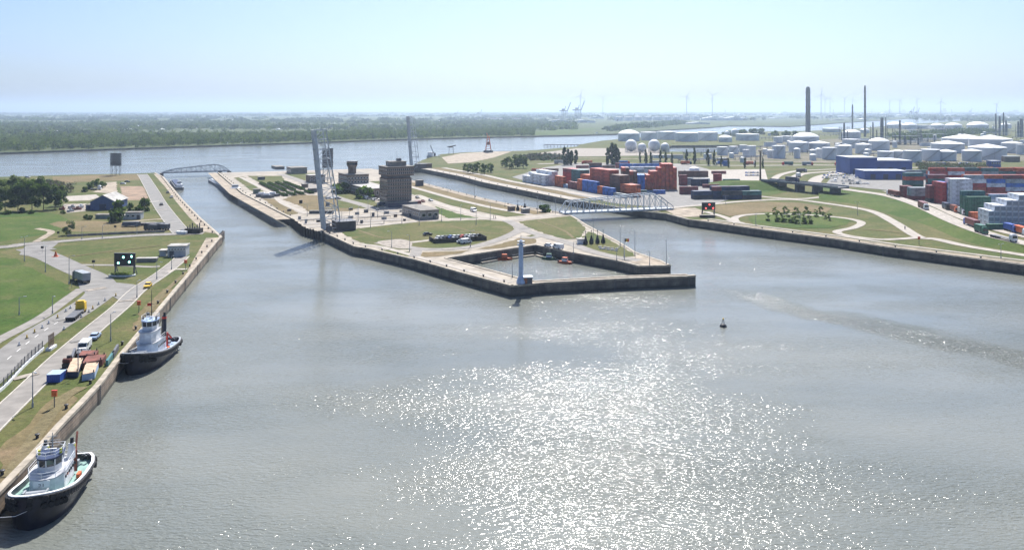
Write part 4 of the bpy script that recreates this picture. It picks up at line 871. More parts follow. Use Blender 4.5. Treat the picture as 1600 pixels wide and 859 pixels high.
# ------------------------------------------------------------------ bridges
A_ = Vector((.88, .475, 0)); W_ = Vector((-.475, .88, 0)); UP = Vector((0, 0, 1))
def truss_members(t, base, U, D, W, L, depth, n, wd, m, open_deck=False):
    "deck + two trusses: s along U, depth along D, width along W. depth(u) gives the chord height"
    def q(s, d, k): return base + U * s + D * d + W * k
    st = [L * i / n for i in range(n + 1)]
    up = D
    dk = MB()
    if open_deck:
        for k in (-.33, -.11, .11, .33): dk.beam(q(0, 0, wd * k), q(L, 0, wd * k), .28, .6, up=up)
        for i in range(int(L / 1.1)): dk.beam(q(i * 1.1, .1, -wd / 2 + .3), q(i * 1.1, .1, wd / 2 - .3), .22, .4, up=up)
        tag(dk.build('open_deck', m, t), kind='stuff')
    else: dk.beam(q(0, 0, 0), q(L, 0, 0), wd - .4, .5, up=up); dk.build('deck', m, t)
    cbm = MB().beam(q(0, -.45, -wd / 2), q(0, -.45, wd / 2), .35, .5, up=up).mesh('cross_beam', m)
    for s in st: inst('cross_beam', cbm, t, tuple(U * s))
    for k in (-wd / 2, wd / 2):
        MB().beam(q(0, 0, k), q(L, 0, k), .5, .9, up=up).build('bottom_chord', m, t)
        tc = MB()
        for a, b in zip(st[:-1], st[1:]):
            if depth(a / L) > .1 or depth(b / L) > .1: tc.beam(q(a, depth(a / L), k), q(b, depth(b / L), k), .42, .42, up=up)
        tc.build('top_chord', m, t)
        for i, s in enumerate(st):
            if depth(s / L) > .5: MB().beam(q(s, 0, k), q(s, depth(s / L), k), .27, .27, up=U).build('post', m, t)
            if i < n:
                a, b = (s, st[i + 1]); da, db = depth(a / L), depth(b / L)
                if i % 2: MB().beam(q(a, 0, k), q(b, db, k), .2, .2, up=U).build('diagonal', m, t)
                else: MB().beam(q(a, da, k), q(b, 0, k), .2, .2, up=U).build('diagonal', m, t)
    for i, s in enumerate(st):
        if depth(s / L) > 4.5: MB().beam(q(s, depth(s / L), -wd / 2), q(s, depth(s / L), wd / 2), .28, .28, up=U).build('portal_beam', m, t)
def raised(px, py, label, L, wd=6.0, lean=6.0, hut=True):
    o = P(px, py); l = R(lean); U = UP * math.cos(l) - A_ * math.sin(l); D = A_ * math.cos(l) + UP * math.sin(l)
    t = thing('bascule_bridge', label, 'bridge', o)
    truss_members(t, Vector((0, 0, 1.2)), U, D, W_, L, lambda u: 7.4 - 2.4 * u if u > .04 else 6.4, 10, wd, steel, True)
    for k in (-wd / 2, wd / 2):
        pv = MB(); pv.cyl(W_ * (k - .5) + UP * 1.4 + A_ * 1.5, W_ * (k + .5) + UP * 1.4 + A_ * 1.5, 1.5, n=16); pv.build('pivot_drum', steel_d, t)
    z = math.atan2(A_.y, A_.x); cw = MB(); c = A_ * 9.5
    cw.box(c.x, c.y, 0, 9, wd + 3, 4.2, z); mh = cw.build('machine_house', mat('machine_house', (.085, .075, .075), .8, .2, .5), t); MB().box(c.x, c.y, 4.2, 9.4, wd + 3.4, .25, z).build('roof', steel_d, mh)
    rl = MB()
    for k in (-1, 1):
        a = A_ * 5 + W_ * k * (wd / 2 + 1.6) + UP * 5.4; b = A_ * 14 + W_ * k * (wd / 2 + 1.6) + UP * 5.4; rl.beam(a, b, .08)
        for i in range(7): pt = a.lerp(b, i / 6); rl.beam(pt - UP * 1.1, pt, .07)
    tag(rl.build('roof_railing', grey_p, mh), kind='stuff')
    ld = MB()
    for i in range(30): s = i * L / 30; ld.beam(U * s + D * .6 - W_ * .3 + UP * 1.2, U * s + D * .6 + W_ * .3 + UP * 1.2, .06)
    tag(ld.build('ladder', grey_p, t), kind='stuff'); return t
raised(506, 361, 'raised grey lattice bascule bridge standing upright at the near end of the left lock', 46)
raised(643, 263.5, 'raised dark bascule bridge standing upright at the far end of the right lock', 49, lean=4.5)
def lowered(a, b, label, prof, wd=8.0, n=16, m=None):
    o, e = P(*a), P(*b); t = thing('truss_bridge', label, 'bridge', o); d = e - o; L = d.length; U = d.normalized(); W = Vector((-U.y, U.x, 0))
    truss_members(t, UP * .6 + W * wd / 2, U, UP, W, L, prof, n, wd, m or steel)
    for s in (.0, .86, 1.0): c = U * L * s + W * wd / 2; MB().box(c.x, c.y, -5, 2.5, wd + 2, 5.2, math.atan2(U.y, U.x)).build('abutment', wall_dark, t)
    rl = MB()
    for k in (.3, wd - .3):
        rl.beam(W * k + UP * 1.9, W * k + U * L + UP * 1.9, .07)
        for i in range(int(L / 3)): rl.beam(W * k + U * i * 3 + UP * .8, W * k + U * i * 3 + UP * 1.9, .06)
    tag(rl.build('handrail', grey_p, t), kind='stuff'); return t
lowered((882, 335.5), (1052, 328), 'lowered pale steel truss bridge crossing the right lock below the containers', lambda u: np.interp(u, [0, .02, .055, .82, .86, .93, 1], [0, .0, 5.8, 8.8, 8.4, 4.6, 1.5]).item(), n=18)
lowered((253, 271.5), (359, 268), 'lowered blue grey arched truss bridge at the far end of the left lock', lambda u: np.interp(u, [0, .06, .2, .5, .78, .9, 1], [0, 1.2, 3.0, 4.6, 6.0, 4.6, 0]).item(), n=14, m=paint('bridge_steel_dark', (.16, .19, .24), .55, .1, .5))
# road viaduct on the right bank
t = thing('road_viaduct', 'low concrete road viaduct on piers beside the slip roads', 'viaduct', (0, 0, 0))
vq = [P(x, y, ZQ + 5.5) for x, y in ((1196, 282), (1225, 284.5), (1262, 288), (1318, 294))]; vq = spline(vq, 6); dk = MB()
for a, b in zip(vq, vq[1:]): dk.beam(a, b, 10.5, .9)
dk.build('deck', mat('viaduct_concrete', (.12, .12, .13), .85, .2, .3), t)
for s_ in (1, -1):
    pr = MB(); q = offset(vq, s_ * 5.1)
    for a, b in zip(q, q[1:]): pr.beam(a + UP * .9, b + UP * .9, .25, .9)
    pr.build('parapet', grey_p, t)
for p_, h_ in along(vq, 15, 14)[:4]: MB().box(p_.x, p_.y, ZQ, 1.6, 8.5, 5.0, h_).build('pier', MATS['viaduct_concrete'], t)
eb = P(1196, 282, ZQ + 5.5)
mb = MB(); mb.prism([(eb.x - 45, eb.y + 26), (eb.x - 38, eb.y - 20), (eb.x + 16, eb.y - 22), (eb.x + 10, eb.y + 12)], ZQ + .02, ZQ + 5.0, top=[(eb.x - 26, eb.y + 9), (eb.x - 24, eb.y - 4), (eb.x + 3, eb.y - 6), (eb.x + 2, eb.y + 4)])
tag(mb.build('embankment', G_lush), kind='structure')
lorry(vq[8] + Vector((0, 0, .5)), math.atan2((vq[9] - vq[8]).y, (vq[9] - vq[8]).x), navy_p, steel_d, 'dark lorry crossing the low road viaduct', 8)
lorry(P(1247, 277) + RU, R(60), white_p, white_p, 'white lorry on the slip road behind the viaduct', 7); lorry(P(1251, 270) + RU, R(20), grey_p, steel_d, 'dark box lorry on the farthest slip road', 8)

# ------------------------------------------------------------------ buildings of the island
conc_g = mat('facade_grey', (.27, .245, .22), .85, .15, .5, detail=6); conc_d = mat('facade_dark', (.155, .11, .09), .85, .2, .5, detail=6); roof_l = mat('roof_felt', (.36, .345, .32), .9, .2, .3, detail=6); roof_d = mat('roof_dark', (.20, .185, .165), .9, .2, .3, detail=6)
frame_w = mat('window_frame', (.78, .76, .72), .7, .1, 1); frame_t = mat('frame_tan', (.50, .44, .39), .7, .1, 1); brown_f = mat('facade_brown', (.19, .145, .115), .9, .2, .5, detail=6)
def facade(bd, a, e, z0, z1, cols, rows, gap=.3, vgap=.35, fr=frame_w, dep=.1, b=.17):
    "grid of separate windows (frame > pane) on the wall from a to e (local 2-D points)"
    a, e = Vector((*a, 0)), Vector((*e, 0)); d = (e - a); L = d.length; d.normalize(); n = Vector((d.y, -d.x, 0)); h = math.atan2(d.y, d.x)
    cw, rh = L / cols, (z1 - z0) / rows; w_, h_ = cw * (1 - gap), rh * (1 - vgap)
    fm = MB().box(0, 0, 0, w_, .12, b).box(0, 0, h_ - b, w_, .12, b).box(-w_ / 2 + b / 2, 0, b, b, .12, h_ - 2 * b).box(w_ / 2 - b / 2, 0, b, b, .12, h_ - 2 * b).mesh('window', fr)
    pm = MB().box(0, 0, 0, w_ - 2 * b, .05, h_ - 2 * b).mesh('pane', glass)
    for r_ in range(rows):
        for c in range(cols):
            p = a + d * (cw * (c + .5)) + n * (dep * .5); o = inst('window', fm, bd, (p.x, p.y, z0 + rh * r_ + rh * vgap / 2), h); inst('pane', pm, o, (0, 0, b))
def slab(name, label, corner, w_, dp, h, wall, roof, cat='building', u=A_, ov=.25, wins=None, fr=frame_w, dwin=None, z=ZQ, door=None):
    "rectangular building: corner = its nearest corner, w_ along u (to the right), dp along the left-back direction"
    o = corner if isinstance(corner, Vector) else P(*corner, z=z); t = thing(name, label, cat, o, math.atan2(u.y, u.x))
    MB().prism([(0, 0), (w_, 0), (w_, dp), (0, dp)], 0, h).build('wall', wall, t); MB().prism([(-ov, -ov), (w_ + ov, -ov), (w_ + ov, dp + ov), (-ov, dp + ov)], h, h + .35).build('roof', roof, t)
    if wins: facade(t, (0, 0), (w_, 0), *wins, fr=fr)
    if dwin: facade(t, (0, dp), (0, 0), *dwin, fr=fr)
    if door: dd = MB().box(door, -.06, 0, 1.6, .12, 2.3).build('door', steel_d, t); MB().box(door + .6, -.14, 1.0, .1, .06, .1).build('handle', white_p, dd)
    return t
# control tower
o = P(605, 322.5); t = thing('control_tower', 'tall dark lock control tower with window grid and overhanging top storeys', 'office tower', o, math.atan2(A_.y, A_.x))
TW, TD = 15.2, 13.5
MB().prism([(0, 0), (TW, 0), (TW, TD), (0, TD)], 0, 16.2).build('shaft', conc_d, t)
facade(t, (0, 0), (TW, 0), 1.2, 15.8, 14, 7, gap=.04, vgap=.3, b=.1, fr=frame_t); facade(t, (0, TD), (0, 0), 1.2, 15.8, 9, 7, gap=.04, vgap=.3, b=.1, fr=frame_t)
MB().prism([(.6, .6), (TW - .6, .6), (TW - .6, TD - .6), (.6, TD - .6)], 16.2, 17.6).build('recess', steel_d, t)
MB().prism([(-.4, -.5), (TW + 1.3, -.5), (TW + 1.3, TD + .5), (-.4, TD + .5)], 17.6, 22.6).build('top_storeys', conc_d, t)
facade(t, (-.4, -.5), (TW + 1.3, -.5), 18.2, 22.2, 14, 2, gap=.04, vgap=.36, b=.1, fr=frame_t); facade(t, (-.4, TD + .5), (-.4, -.5), 18.2, 22.2, 9, 2, gap=.04, vgap=.36, b=.1, fr=frame_t)
MB().prism([(-.6, -.7), (TW + 1.5, -.7), (TW + 1.5, TD + .7), (-.6, TD + .7)], 22.6, 23.1).build('roof', roof_d, t)
ph = MB().prism([(3, 3), (13, 3), (13, 11), (3, 11)], 23.1, 25.6).build('penthouse', conc_g, t); MB().prism([(2.6, 2.6), (13.4, 2.6), (13.4, 11.4), (2.6, 11.4)], 25.6, 25.9).build('penthouse_roof', roof_d, ph)
for i, (x, y, h_) in enumerate(((4, 4, 5), (7.5, 6, 6.5), (8.6, 6, 5.5), (9.6, 6, 3.6), (10.6, 6, 3.6), (1, 2, 4.5), (14, 10, 3))): MB().cyl((x, y, 23.1), (x, y, 23.1 + h_ + (2.5 if 3 < x < 13 else 0)), .09, .05, 6).build('antenna', steel, t)
MB().box(9.6, 6.6, 25.9, 2.6, 2, 1.6).build('lattice_box', steel_d, t)
MB().box(TW * .5, -3.2, 0, TW + 3, 5.6, 2.4).build('entrance_hall', navy_p, t); MB().box(TW * .5, -3.2, 2.4, TW + 3.4, 6, .2).build('entrance_roof', roof_d, t)
MB().box(TW + 3.0, -1.5, 0, 3.6, 4, 2.6).build('side_porch', maroon, t)
slab('long_office', 'long low tan office with pale flat roof left of the control tower', (575, 309.5), 15, 46, 5.6, brown_f, roof_l, wins=(1, 5, 6, 1), dwin=(1, 5, 16, 1))
slab('machine_hall', 'flat roofed grey hall with tall piers beside the bridge road', (657.5, 344), 10, 27, 4.6, conc_g, roof_d, dwin=(.8, 4.0, 9, 1), wins=(.8, 4.0, 3, 1), door=7.6)
tb = slab('tower_house', 'old brown brick house with a flared lookout tower behind the raised bridge', (543, 301.5), 15, 22, 12, brown_f, roof_d, wins=(1, 11, 7, 4), dwin=(1, 11, 9, 4))
lt_ = MB().lathe([(3.0, 0), (2.9, 16.5), (3.9, 18.2), (3.9, 20.2), (3.0, 20.6)], 8, c=(6, 9)).build('lookout_tower', brown_f, tb); MB().lathe([(3.94, 18.5), (3.94, 19.8)], 8, c=(6, 9)).build('lookout_window', glass, lt_); MB().lathe([(4.3, 20.6), (4.3, 21.0), (1, 21.4)], 8, c=(6, 9)).build('lookout_roof', steel_d, lt_)
slab('flat_shed', 'grey flat roofed shed at the far left corner of the island', (455, 272.2), 14, 18, 5.2, conc_g, roof_d, dwin=(1, 4, 6, 1))
slab('dark_shed', 'long low dark shed at the river end of the island', (431, 265.5), 8, 20, 2.6, steel_d, roof_d)
slab('brown_block', 'square brown block behind the raised bridge leaf', (484, 286), 12, 12, 5.5, brown_f, roof_l, wins=(1, 5, 4, 2))
slab('service_hut', 'small dark hut on the grass beside the sunken beds', (404, 281.5), 5, 4, 2.2, steel_d, roof_d); slab('service_hut', 'small green hut on the left lock apron', (397, 303), 4, 4, 2.8, mat('hut_green', (.12, .16, .13), .8, .2, 1), roof_d)
slab('service_hut', 'small dark hut at the right end of the sunken beds', (484, 301), 5, 5, 2.4, steel_d, roof_d); slab('service_hut', 'brown hut above the sunken beds', (473, 293.5), 4, 4, 2.4, brown_f, roof_d)
slab('low_wall_block', 'long low dark block on the dry grass left of the raised bridge', (483, 334), 13, 2.5, 1.3, steel_d, roof_d, u=Vector((1, .05, 0)))
slab('lock_hut', 'small hut near the two spar buoys by the right lock', (797, 330), 3.2, 3, 2.2, brown_f, roof_d); slab('lock_hut', 'pale round shouldered hut right of the two spar buoys', (818, 333.5), 4, 3, 2.2, conc_g, roof_l); slab('buoy_hut', 'white hut left of the four stored spar buoys', (903, 382), 3.4, 2.6, 2.0, white_p, roof_l, u=Vector((1, .1, 0)))
slab('apron_hut', 'dark hut on the island apron beside the upper right lock', (652, 291), 5, 4, 4, steel_d, roof_d); slab('apron_hut', 'dark block beside the raised far bridge', (657, 263), 12, 6, 4, brown_p, roof_d)
for i, (x, y) in enumerate(((410, 308), (418, 309.5), (427, 307.5))):
    tt = thing('stored_launch', f'white launch stored ashore beside the left lock, {nth(i)}', 'boat', P(x, y), R(5), 'launches stored ashore'); MB().prism([(-4, -1.3), (2, -1.4), (4.2, 0), (2, 1.4), (-4, 1.3)], .3, 1.9).build('hull', steel_d, tt); MB().box(-.5, 0, 1.9, 4, 2, 1.2, taper=.9).build('cabin', white_p, tt)
# sunken planted beds
hedge_m = mat('hedge', (.035, .06, .025), .95, .3, .6, c2=(.06, .09, .035), bump=.15); bed_m = mat('bed_dark', (.05, .045, .04), .95, .2, .6)
beds = [((407, 287), (433, 300)), ((420, 287), (446, 299.5)), ((432, 286), (460, 298.6)), ((444, 285.5), (474, 297)), ((434, 302.5), (447.5, 307)), ((448, 301.8), (461, 306)), ((462, 301), (474, 304.6)), ((477, 299.8), (488, 303))]
for i, (a, b) in enumerate(beds):
    a_, b_ = P(*a), P(*b); d = b_ - a_; L = d.length; tt = thing('hedge_row', f'dark hedge strip of the planted beds, {"upper" if i < 4 else "lower"} group, {NTH[i % 4]}', 'hedge', a_, math.atan2(d.y, d.x), 'dark hedge strips on the island')
    MB().box(L / 2, 0, .03, L, 4.2, .25).build('bed', bed_m, tt)
    n_ = int(L * 26); q = np.stack([nr.uniform(0, L, n_), nr.uniform(-1.3, 1.3, n_), nr.uniform(.3, 1.5, n_)], 1); v, f = leaf_cloud(q, nr.normal(size=(n_, 3)), .34, nr); link(bpy.data.objects.new('foliage', np_mesh('foliage', v, f, [leafB])), tt)
# walled car park on the round lawn
a_, b_ = P(680, 380.5), P(760, 375.5); d = b_ - a_; t = thing('car_park_wall', 'low dark wall enclosing the parked cars on the round lawn', 'wall', a_, math.atan2(d.y, d.x)); L = d.length
for i in range(10): MB().box(L / 10 * (i + .5), 0, 0, L / 10 - .06, .35, 1.75 + .05 * (i % 2)).build('wall_panel', bed_m, t)
for x in (0, L):
    for j in range(3): MB().box(x, 1.6 + j * 3.1, 0, .35, 3.0, 1.75).build('wall_panel', bed_m, t)
# signal mast on the point, brick hut
t = thing('signal_mast', 'pale blue cylindrical signal mast on the point of the island', 'mast', P(814, 443.5)); hm = 12.6
MB().lathe([(1.5, 0), (1.5, .9), (.78, 2.6), (.72, hm)], 18).build('shaft', lblue_p, t); pf = MB().lathe([(1.25, hm), (1.25, hm + .25)], 18).build('platform', steel, t); MB().lathe([(.6, hm + .25), (.6, hm + 1.4), (.35, hm + 1.7)], 12).build('lantern', lblue_p, t); MB().cyl((0, 0, hm + 1.7), (0, 0, hm + 3.2), .08, n=6).build('antenna', grey_p, t)
for i in range(8): c_, s_ = math.cos(i * .785) * 1.2, math.sin(i * .785) * 1.2; MB().cyl((c_, s_, hm + .25), (c_, s_, hm + 1.3), .05, n=5).build('rail_post', steel, pf)
MB().lathe([(1.22, hm + 1.26), (1.22, hm + 1.34), (1.16, hm + 1.34)], 18).build('guard_ring', steel, pf)
t = slab('brick_hut', 'small orange brick hut with white flat roof beside the signal mast', (819, 444.3), 2.7, 2.2, 2.1, brick_m, white_p, u=Vector((1, .12, 0)), door=1.8)
# spar buoys stored ashore, channel buoy afloat
def buoy(p, label, group=None, z=0):
    t = thing('spar_buoy', label, 'buoy', p, 0, group); MB().lathe([(.5, 0), (.95, .3), (.95, 1.1), (.42, 2.6), (.3, 3.6)], 12).build('float', black_p, t); MB().cyl((0, 0, 3.6), (0, 0, 5.4), .1, n=6).build('spar', steel_d, t); MB().lathe([(.05, 5.3), (.32, 5.35), (.02, 5.9)], 8).build('top_mark', black_p, t); return t
for i, (x, y) in enumerate(((915, 382), (924, 381), (933.5, 380.5), (942.5, 380))): buoy(P(x, y), f'dark spar buoy stored upright on the lawn beside the white hut, {NTH[i]} of the four', 'four spar buoys stored ashore')
for i, (x, y) in enumerate(((809, 329), (820, 327.5))): buoy(P(x, y), f'dark spar buoy stored beside the right lock, {"left" if not i else "right"} of the pair', 'pair of spar buoys by the lock')
t = thing('channel_buoy', 'dark channel buoy floating alone on the open water', 'buoy', P(1130, 510, 0)); MB().lathe([(.9, -.4), (1.0, .2), (.7, .6), (.3, .8)], 14).build('float', black_p, t)
fr_ = MB()
for i in range(4): fr_.beam((.5 * math.cos(i * 1.571), .5 * math.sin(i * 1.571), .7), (.12 * math.cos(i * 1.571), .12 * math.sin(i * 1.571), 2.0), .07)
tag(fr_.build('cage', steel_d, t), kind='stuff'); MB().lathe([(.2, 1.95), (.22, 2.25), (.03, 2.4)], 8).build('lantern', yellow_p, t)
# mooring stones and the flag
for i in range(10):
    x = 938 + (i % 5) * 6.2; y = 386.5 + (i % 5) * .8 + 2.6 * (i // 5); tag(MB().box(0, 0, 0, 1.5, .8, .6, taper=.8).build('mooring_block', mat('pale_stone', (.5, .48, .45), .9, .15, 1), None, P(x + rng.uniform(-1, 1), y)), f'pale concrete block on the lawn right of the stored buoys, {["back","front"][i // 5]} row, {NTH[i % 5]}', 'block', 'pale blocks beside the stored buoys')
t = thing('flagpole', 'flagpole with black yellow red flag on the island pier', 'flagpole', P(976, 403)); h_ = 31 / ppm(403); MB().cyl((0, 0, 0), (0, 0, h_), .09, .05, 8).build('pole', white_p, t)
for i, m_ in enumerate((black_p, yellow_p, red_p)):
    g = MB(); xs = [0, .35, .7, 1.05]; wv = [0, .12, -.05, .1]
    g.add([(.06 + .55 * i + x * .52, wv[k] + .05 * i, h_ - .2 - z) for z in (0, 1.25) for k, x in enumerate(xs)], [(k, k + 1, 4 + k + 1, 4 + k) for k in range(3)]); sd_ = g.build('flag_stripe', m_, t)
# people
def person(p, rz, top, legs, label):
    me = bpy.data.meshes.new('person'); V = [(0, 0, .95), (0, 0, 1.2), (0, 0, 1.42), (0, 0, 1.52), (.02, 0, 1.66), (0, .1, .9), (.12, .11, .5), (.02, .11, .06), (.16, .12, .04), (0, -.1, .9), (-.1, -.11, .5), (-.22, -.11, .08), (-.1, -.12, .03), (0, .2, 1.4), (-.05, .26, 1.12), (.1, .25, .88), (0, -.2, 1.4), (.06, -.26, 1.12), (.2, -.24, .9)]
    E = [(0, 1), (1, 2), (2, 3), (3, 4), (0, 5), (5, 6), (6, 7), (7, 8), (0, 9), (9, 10), (10, 11), (11, 12), (2, 13), (13, 14), (14, 15), (2, 16), (16, 17), (17, 18)]; rad = [.14, .15, .15, .06, .11, .1, .075, .05, .045, .1, .075, .05, .045, .07, .05, .04, .07, .05, .04]
    me.from_pydata(V, E, []); o = bpy.data.objects.new('person', me); link(o); o.location = p; o.rotation_euler = (0, 0, rz); sk = o.modifiers.new('skin', 'SKIN'); o.modifiers.new('sub', 'SUBSURF').levels = 1; o.modifiers['sub'].render_levels = 1
    ly = me.skin_vertices[0].data if len(me.skin_vertices) else None
    if ly is None:
        bm = bmesh.new(); bm.from_mesh(me); bm.verts.layers.skin.verify(); bm.to_mesh(me); bm.free(); ly = me.skin_vertices[0].data
    for i, r_ in enumerate(rad): ly[i].radius = (r_, r_)
    ly[0].use_root = True; me.materials.append(top)
    tr = MB(); tr.cyl((0, .11, .92), (.12, .11, .5), .135, .1, 8).cyl((.12, .11, .5), (.03, .11, .1), .1, .08, 8).cyl((0, -.11, .92), (-.1, -.11, .5), .135, .1, 8).cyl((-.1, -.11, .5), (-.22, -.11, .12), .1, .08, 8); tr.build('trousers', legs, o)
    MB().lathe([(.05, 1.62), (.135, 1.66), (.13, 1.76), (.06, 1.81)], 10).build('hair', timber, o); tag(o, label, 'person')
person(P(771.5, 341.5) + RU, R(200), navy_p, black_p, 'person in dark blue walking on the island road, left of the pair'); person(P(774.5, 342) + RU, R(190), black_p, steel_d, 'person in black walking on the island road, right of the pair'); person(P(1414, 359) + RU, R(250), black_p, navy_p, 'lone person in dark clothes on the path below the grassy bank')
# bollards and ladders along the quays
bol = MB().lathe([(.3, 0), (.24, .3), (.24, .55), (.4, .62), (.4, .78), (.2, .85)], 10).mesh('bollard', black_p)
def bollards(q, step, off_, desc):
    for i, (p, h) in enumerate(along(offset(q, off_), step, 6)): tag(inst('bollard', bol, None, p + Vector((0, 0, .05))), f'black mooring bollard on {desc}, number {NTH[i]} along it'.replace('number ', '') if i < 32 else f'black mooring bollard on {desc}, farthest ones', 'bollard', f'bollards on {desc}')
bollards([P(*p) for p in LQ[:]], 14, -2.2 * -1, 'the left bank quay'); bollards([P(*p) for p in IL[5:]], 11, 1.8, "the island's front quay"); bollards([P(*p) for p in IL[1:4]], 16, 1.8, 'the island side of the left lock'); bollards([P(*p) for p in [(342, 366), (314, 341), (286, 313), (256, 277)]], 13, 2, 'the left wall of the left lock'); bollards(RQ, 16, 1.9, 'the right bank quay'); bollards(rl, 15, -1.8, 'the island side of the right lock'); bollards(rr, 16, 1.9, 'the right wall of the right lock')
lad = MB()
for s_ in (-.25, .25): lad.beam((s_, 0, -.2), (s_, 0, 3.8), .09)
for i in range(10): lad.beam((-.25, 0, .1 + i * .38), (.25, 0, .1 + i * .38), .06)
ladm = lad.mesh('quay_ladder', steel_d)
for q, desc in (([P(*p, z=0) for p in []] or [Vector((p.x, p.y, 0)) for p in [P(*p) for p in LQ]], 'left bank quay wall'), ([Vector((p.x, p.y, 0)) for p in [P(*p) for p in IL[6:] + IB[:4]]], 'island front wall'), ([Vector((p.x, p.y, 0)) for p in RQ], 'right quay wall')):
    for i, (p, h) in enumerate(along(offset(q, -.22), 26, 20)): tag(inst('quay_ladder', ladm, None, p, h), f'dark steel ladder on the {desc}, {NTH[i]} along it', 'ladder', f'ladders on the {desc}')
# timber fender at the left lock entrance, fender piles at the raised bridge
t = thing('timber_fender', 'dark timber fender of stacked beams on the corner of the left quay', 'fender', P(346.5, 374.5, 0)); d = (P(300, 424, 0) - P(347, 371, 0)).normalized()
for i in range(4): MB().beam(Vector((.9, 0, .7 + i * .95)) - d * 1.5, Vector((.9, 0, .7 + i * .95)) + d * 11, .7, .5).build('beam', timber, t)
for i in range(4): MB().beam(Vector((.5, 0, -2)) + d * (i * 3.2), Vector((.5, 0, 4.2)) + d * (i * 3.2), .5, .5).build('pile', timber, t)
for i, (p, h) in enumerate(along([Vector((p.x, p.y, 0)) for p in offset([P(*p) for p in IL[3:7]], -.5)], 3.2, 1)): tag(MB().cyl((0, 0, -3), (0, 0, 4.0 + .2 * (i % 3)), .42, n=8).build('fender_pile', timber, None, p), f'dark timber fender pile below the raised bridge, {NTH[i] if i < 32 else "last"} from the lock', 'pile', 'fender piles below the raised bridge')
# rails over the near bridge approach
for a, b in (((463, 342.5), (640, 333)), ((466, 345.5), (640, 335.3)), ((472, 349), (640, 341.8)), ((476, 352), (640, 344)), ((480, 355.5), (600, 349.8))):
    for dz in (0, 1.4): ribbon('rail_track', [P(*a) + W_ * dz, P(*b) + W_ * dz], .35, steel_d, .14, raw=True, smooth=False)

# equipment cabinets, barriers and small clutter of the lock island
er = random.Random(21); eq = [(468, 343), (498, 347), (524, 352), (548, 341), (565, 349), (583, 338), (600, 343), (618, 339), (632, 345), (452, 330), (470, 318), (512, 322), (548, 328), (572, 332), (590, 329), (626, 331), (512, 356), (538, 357), (478, 349), (641, 339), (604, 334), (558, 335)]
for i, (x, y) in enumerate(sorted(eq)):
    t = thing('equipment_cabinet', f'small dark lock equipment cabinet near the bridge road, {nth(i)}', 'cabinet', P(x, y) + Vector((0, 0, .08)), math.atan2(A_.y, A_.x), 'lock equipment cabinets'); h_ = er.uniform(.9, 2.2); w_ = er.uniform(.9, 2.6)
    MB().box(0, 0, 0, w_, 1.0, h_).build('body', er.choice([steel_d, bed_m, brown_f, grey_p]), t); MB().box(0, 0, h_, w_ + .15, 1.15, .08).build('lid', steel_d, t)
for i, (x, y, tp) in enumerate(((520, 340, 318), (560, 346, 322), (600, 349, 324), (628, 349, 327), (650, 341, 320), (480, 338, 318), (534, 356, 331), (690, 346, 323), (720, 344, 321), (575, 330, 309))): lamp(x, y, tp, f'thin steel pole beside the rails of the bridge road, {NTH[sorted([520,560,600,628,650,480,534,690,720,575]).index(x)]} from the left', 'thin poles beside the bridge road', 1, R(35 * i))
for i, (a, b) in enumerate((((470, 346.5), (500, 344.5)), ((560, 344), (610, 340)), ((520, 351), (556, 348.5)))):
    a_, b_ = P(*a), P(*b); t = thing('barrier_rail', f'low dark guard rail along the bridge road, {nth(i)} of three', 'guard rail', a_, 0, 'guard rails of the bridge road'); MB().beam(UP * .9, b_ - a_ + UP * .9, .12, .25).build('rail', steel_d, t); n_ = int((b_ - a_).length / 3)
    for k in range(n_ + 1): p = (b_ - a_) * (k / n_); MB().box(p.x, p.y, 0, .12, .12, .9).build('post', steel_d, t)
# ------------------------------------------------------------------ left bank: boards, cabins, pontoons, fence
def signal_board(px, py, wpx, label, lights, lit, strength, legh, ph, rz=0.0):
    s = ppm(py); wd = wpx / s; t = thing('signal_board', label, 'signal board', P(px, py), rz)
    pn = MB().box(0, 0, legh, wd, .5, ph).build('panel', black_p, t)
    for sg in (-1, 1): MB().box(sg * (wd / 2 - .35), 0, 0, .4, .4, legh).build('leg', steel_d, t); MB().beam((sg * (wd / 2 - .35), 1.9, 0), (sg * (wd / 2 - .35), .2, legh + .6), .2).build('brace', steel_d, t)
    lm = mat('lamp_' + lit[0], lit[1], .3, 0, 1, emit=lit[1], estr=strength)
    for u, v in lights: x, z = (u - .5) * wd, legh + ph * (1 - v); l = MB().cyl((x, -.36, z), (x, -.24, z), .36, n=14).build('signal_lamp', lm, t); MB().cyl((x, -.33, z), (x, -.25, z), .5, n=14).build('lamp_rim', steel_d, l)
    fr = MB().box(0, 0, legh + ph, wd + .2, .6, .12).build('cap', steel_d, t); return t
signal_board(195, 430, 33.5, 'black signal board with four green lights on the left bank lawn', [(.46, .30), (.85, .23), (.21, .76), (.74, .67)], ('green', (.25, 1, .8)), 5, 3.2, 4.3, R(-4))
signal_board(1107, 337, 21.5, 'black signal board with three red lights on the right bank', [(.56, .27), (.29, .76), (.84, .76)], ('red', (1, .06, .05)), 4, 3.1, 3.9, R(8))
t = thing('planter_bed', 'low oval bed with white rim under the green lit board', 'flower bed', P(191, 431)); el = [(4.6 * math.cos(i * .393), 1.9 * math.sin(i * .393)) for i in range(16)]
MB().prism(el, .03, .5).build('rim', white_p, t); MB().prism([(x * .88, y * .84) for x, y in el], .5, .56).build('soil', G_lush, t); n_ = 260; q = np.stack([nr.normal(0, 1.7, n_), nr.normal(0, .6, n_), nr.uniform(.55, 1.2, n_)], 1); v, f = leaf_cloud(q, nr.normal(size=(n_, 3)), .22, nr); link(bpy.data.objects.new('foliage', np_mesh('foliage', v, f, [leafE])), t)
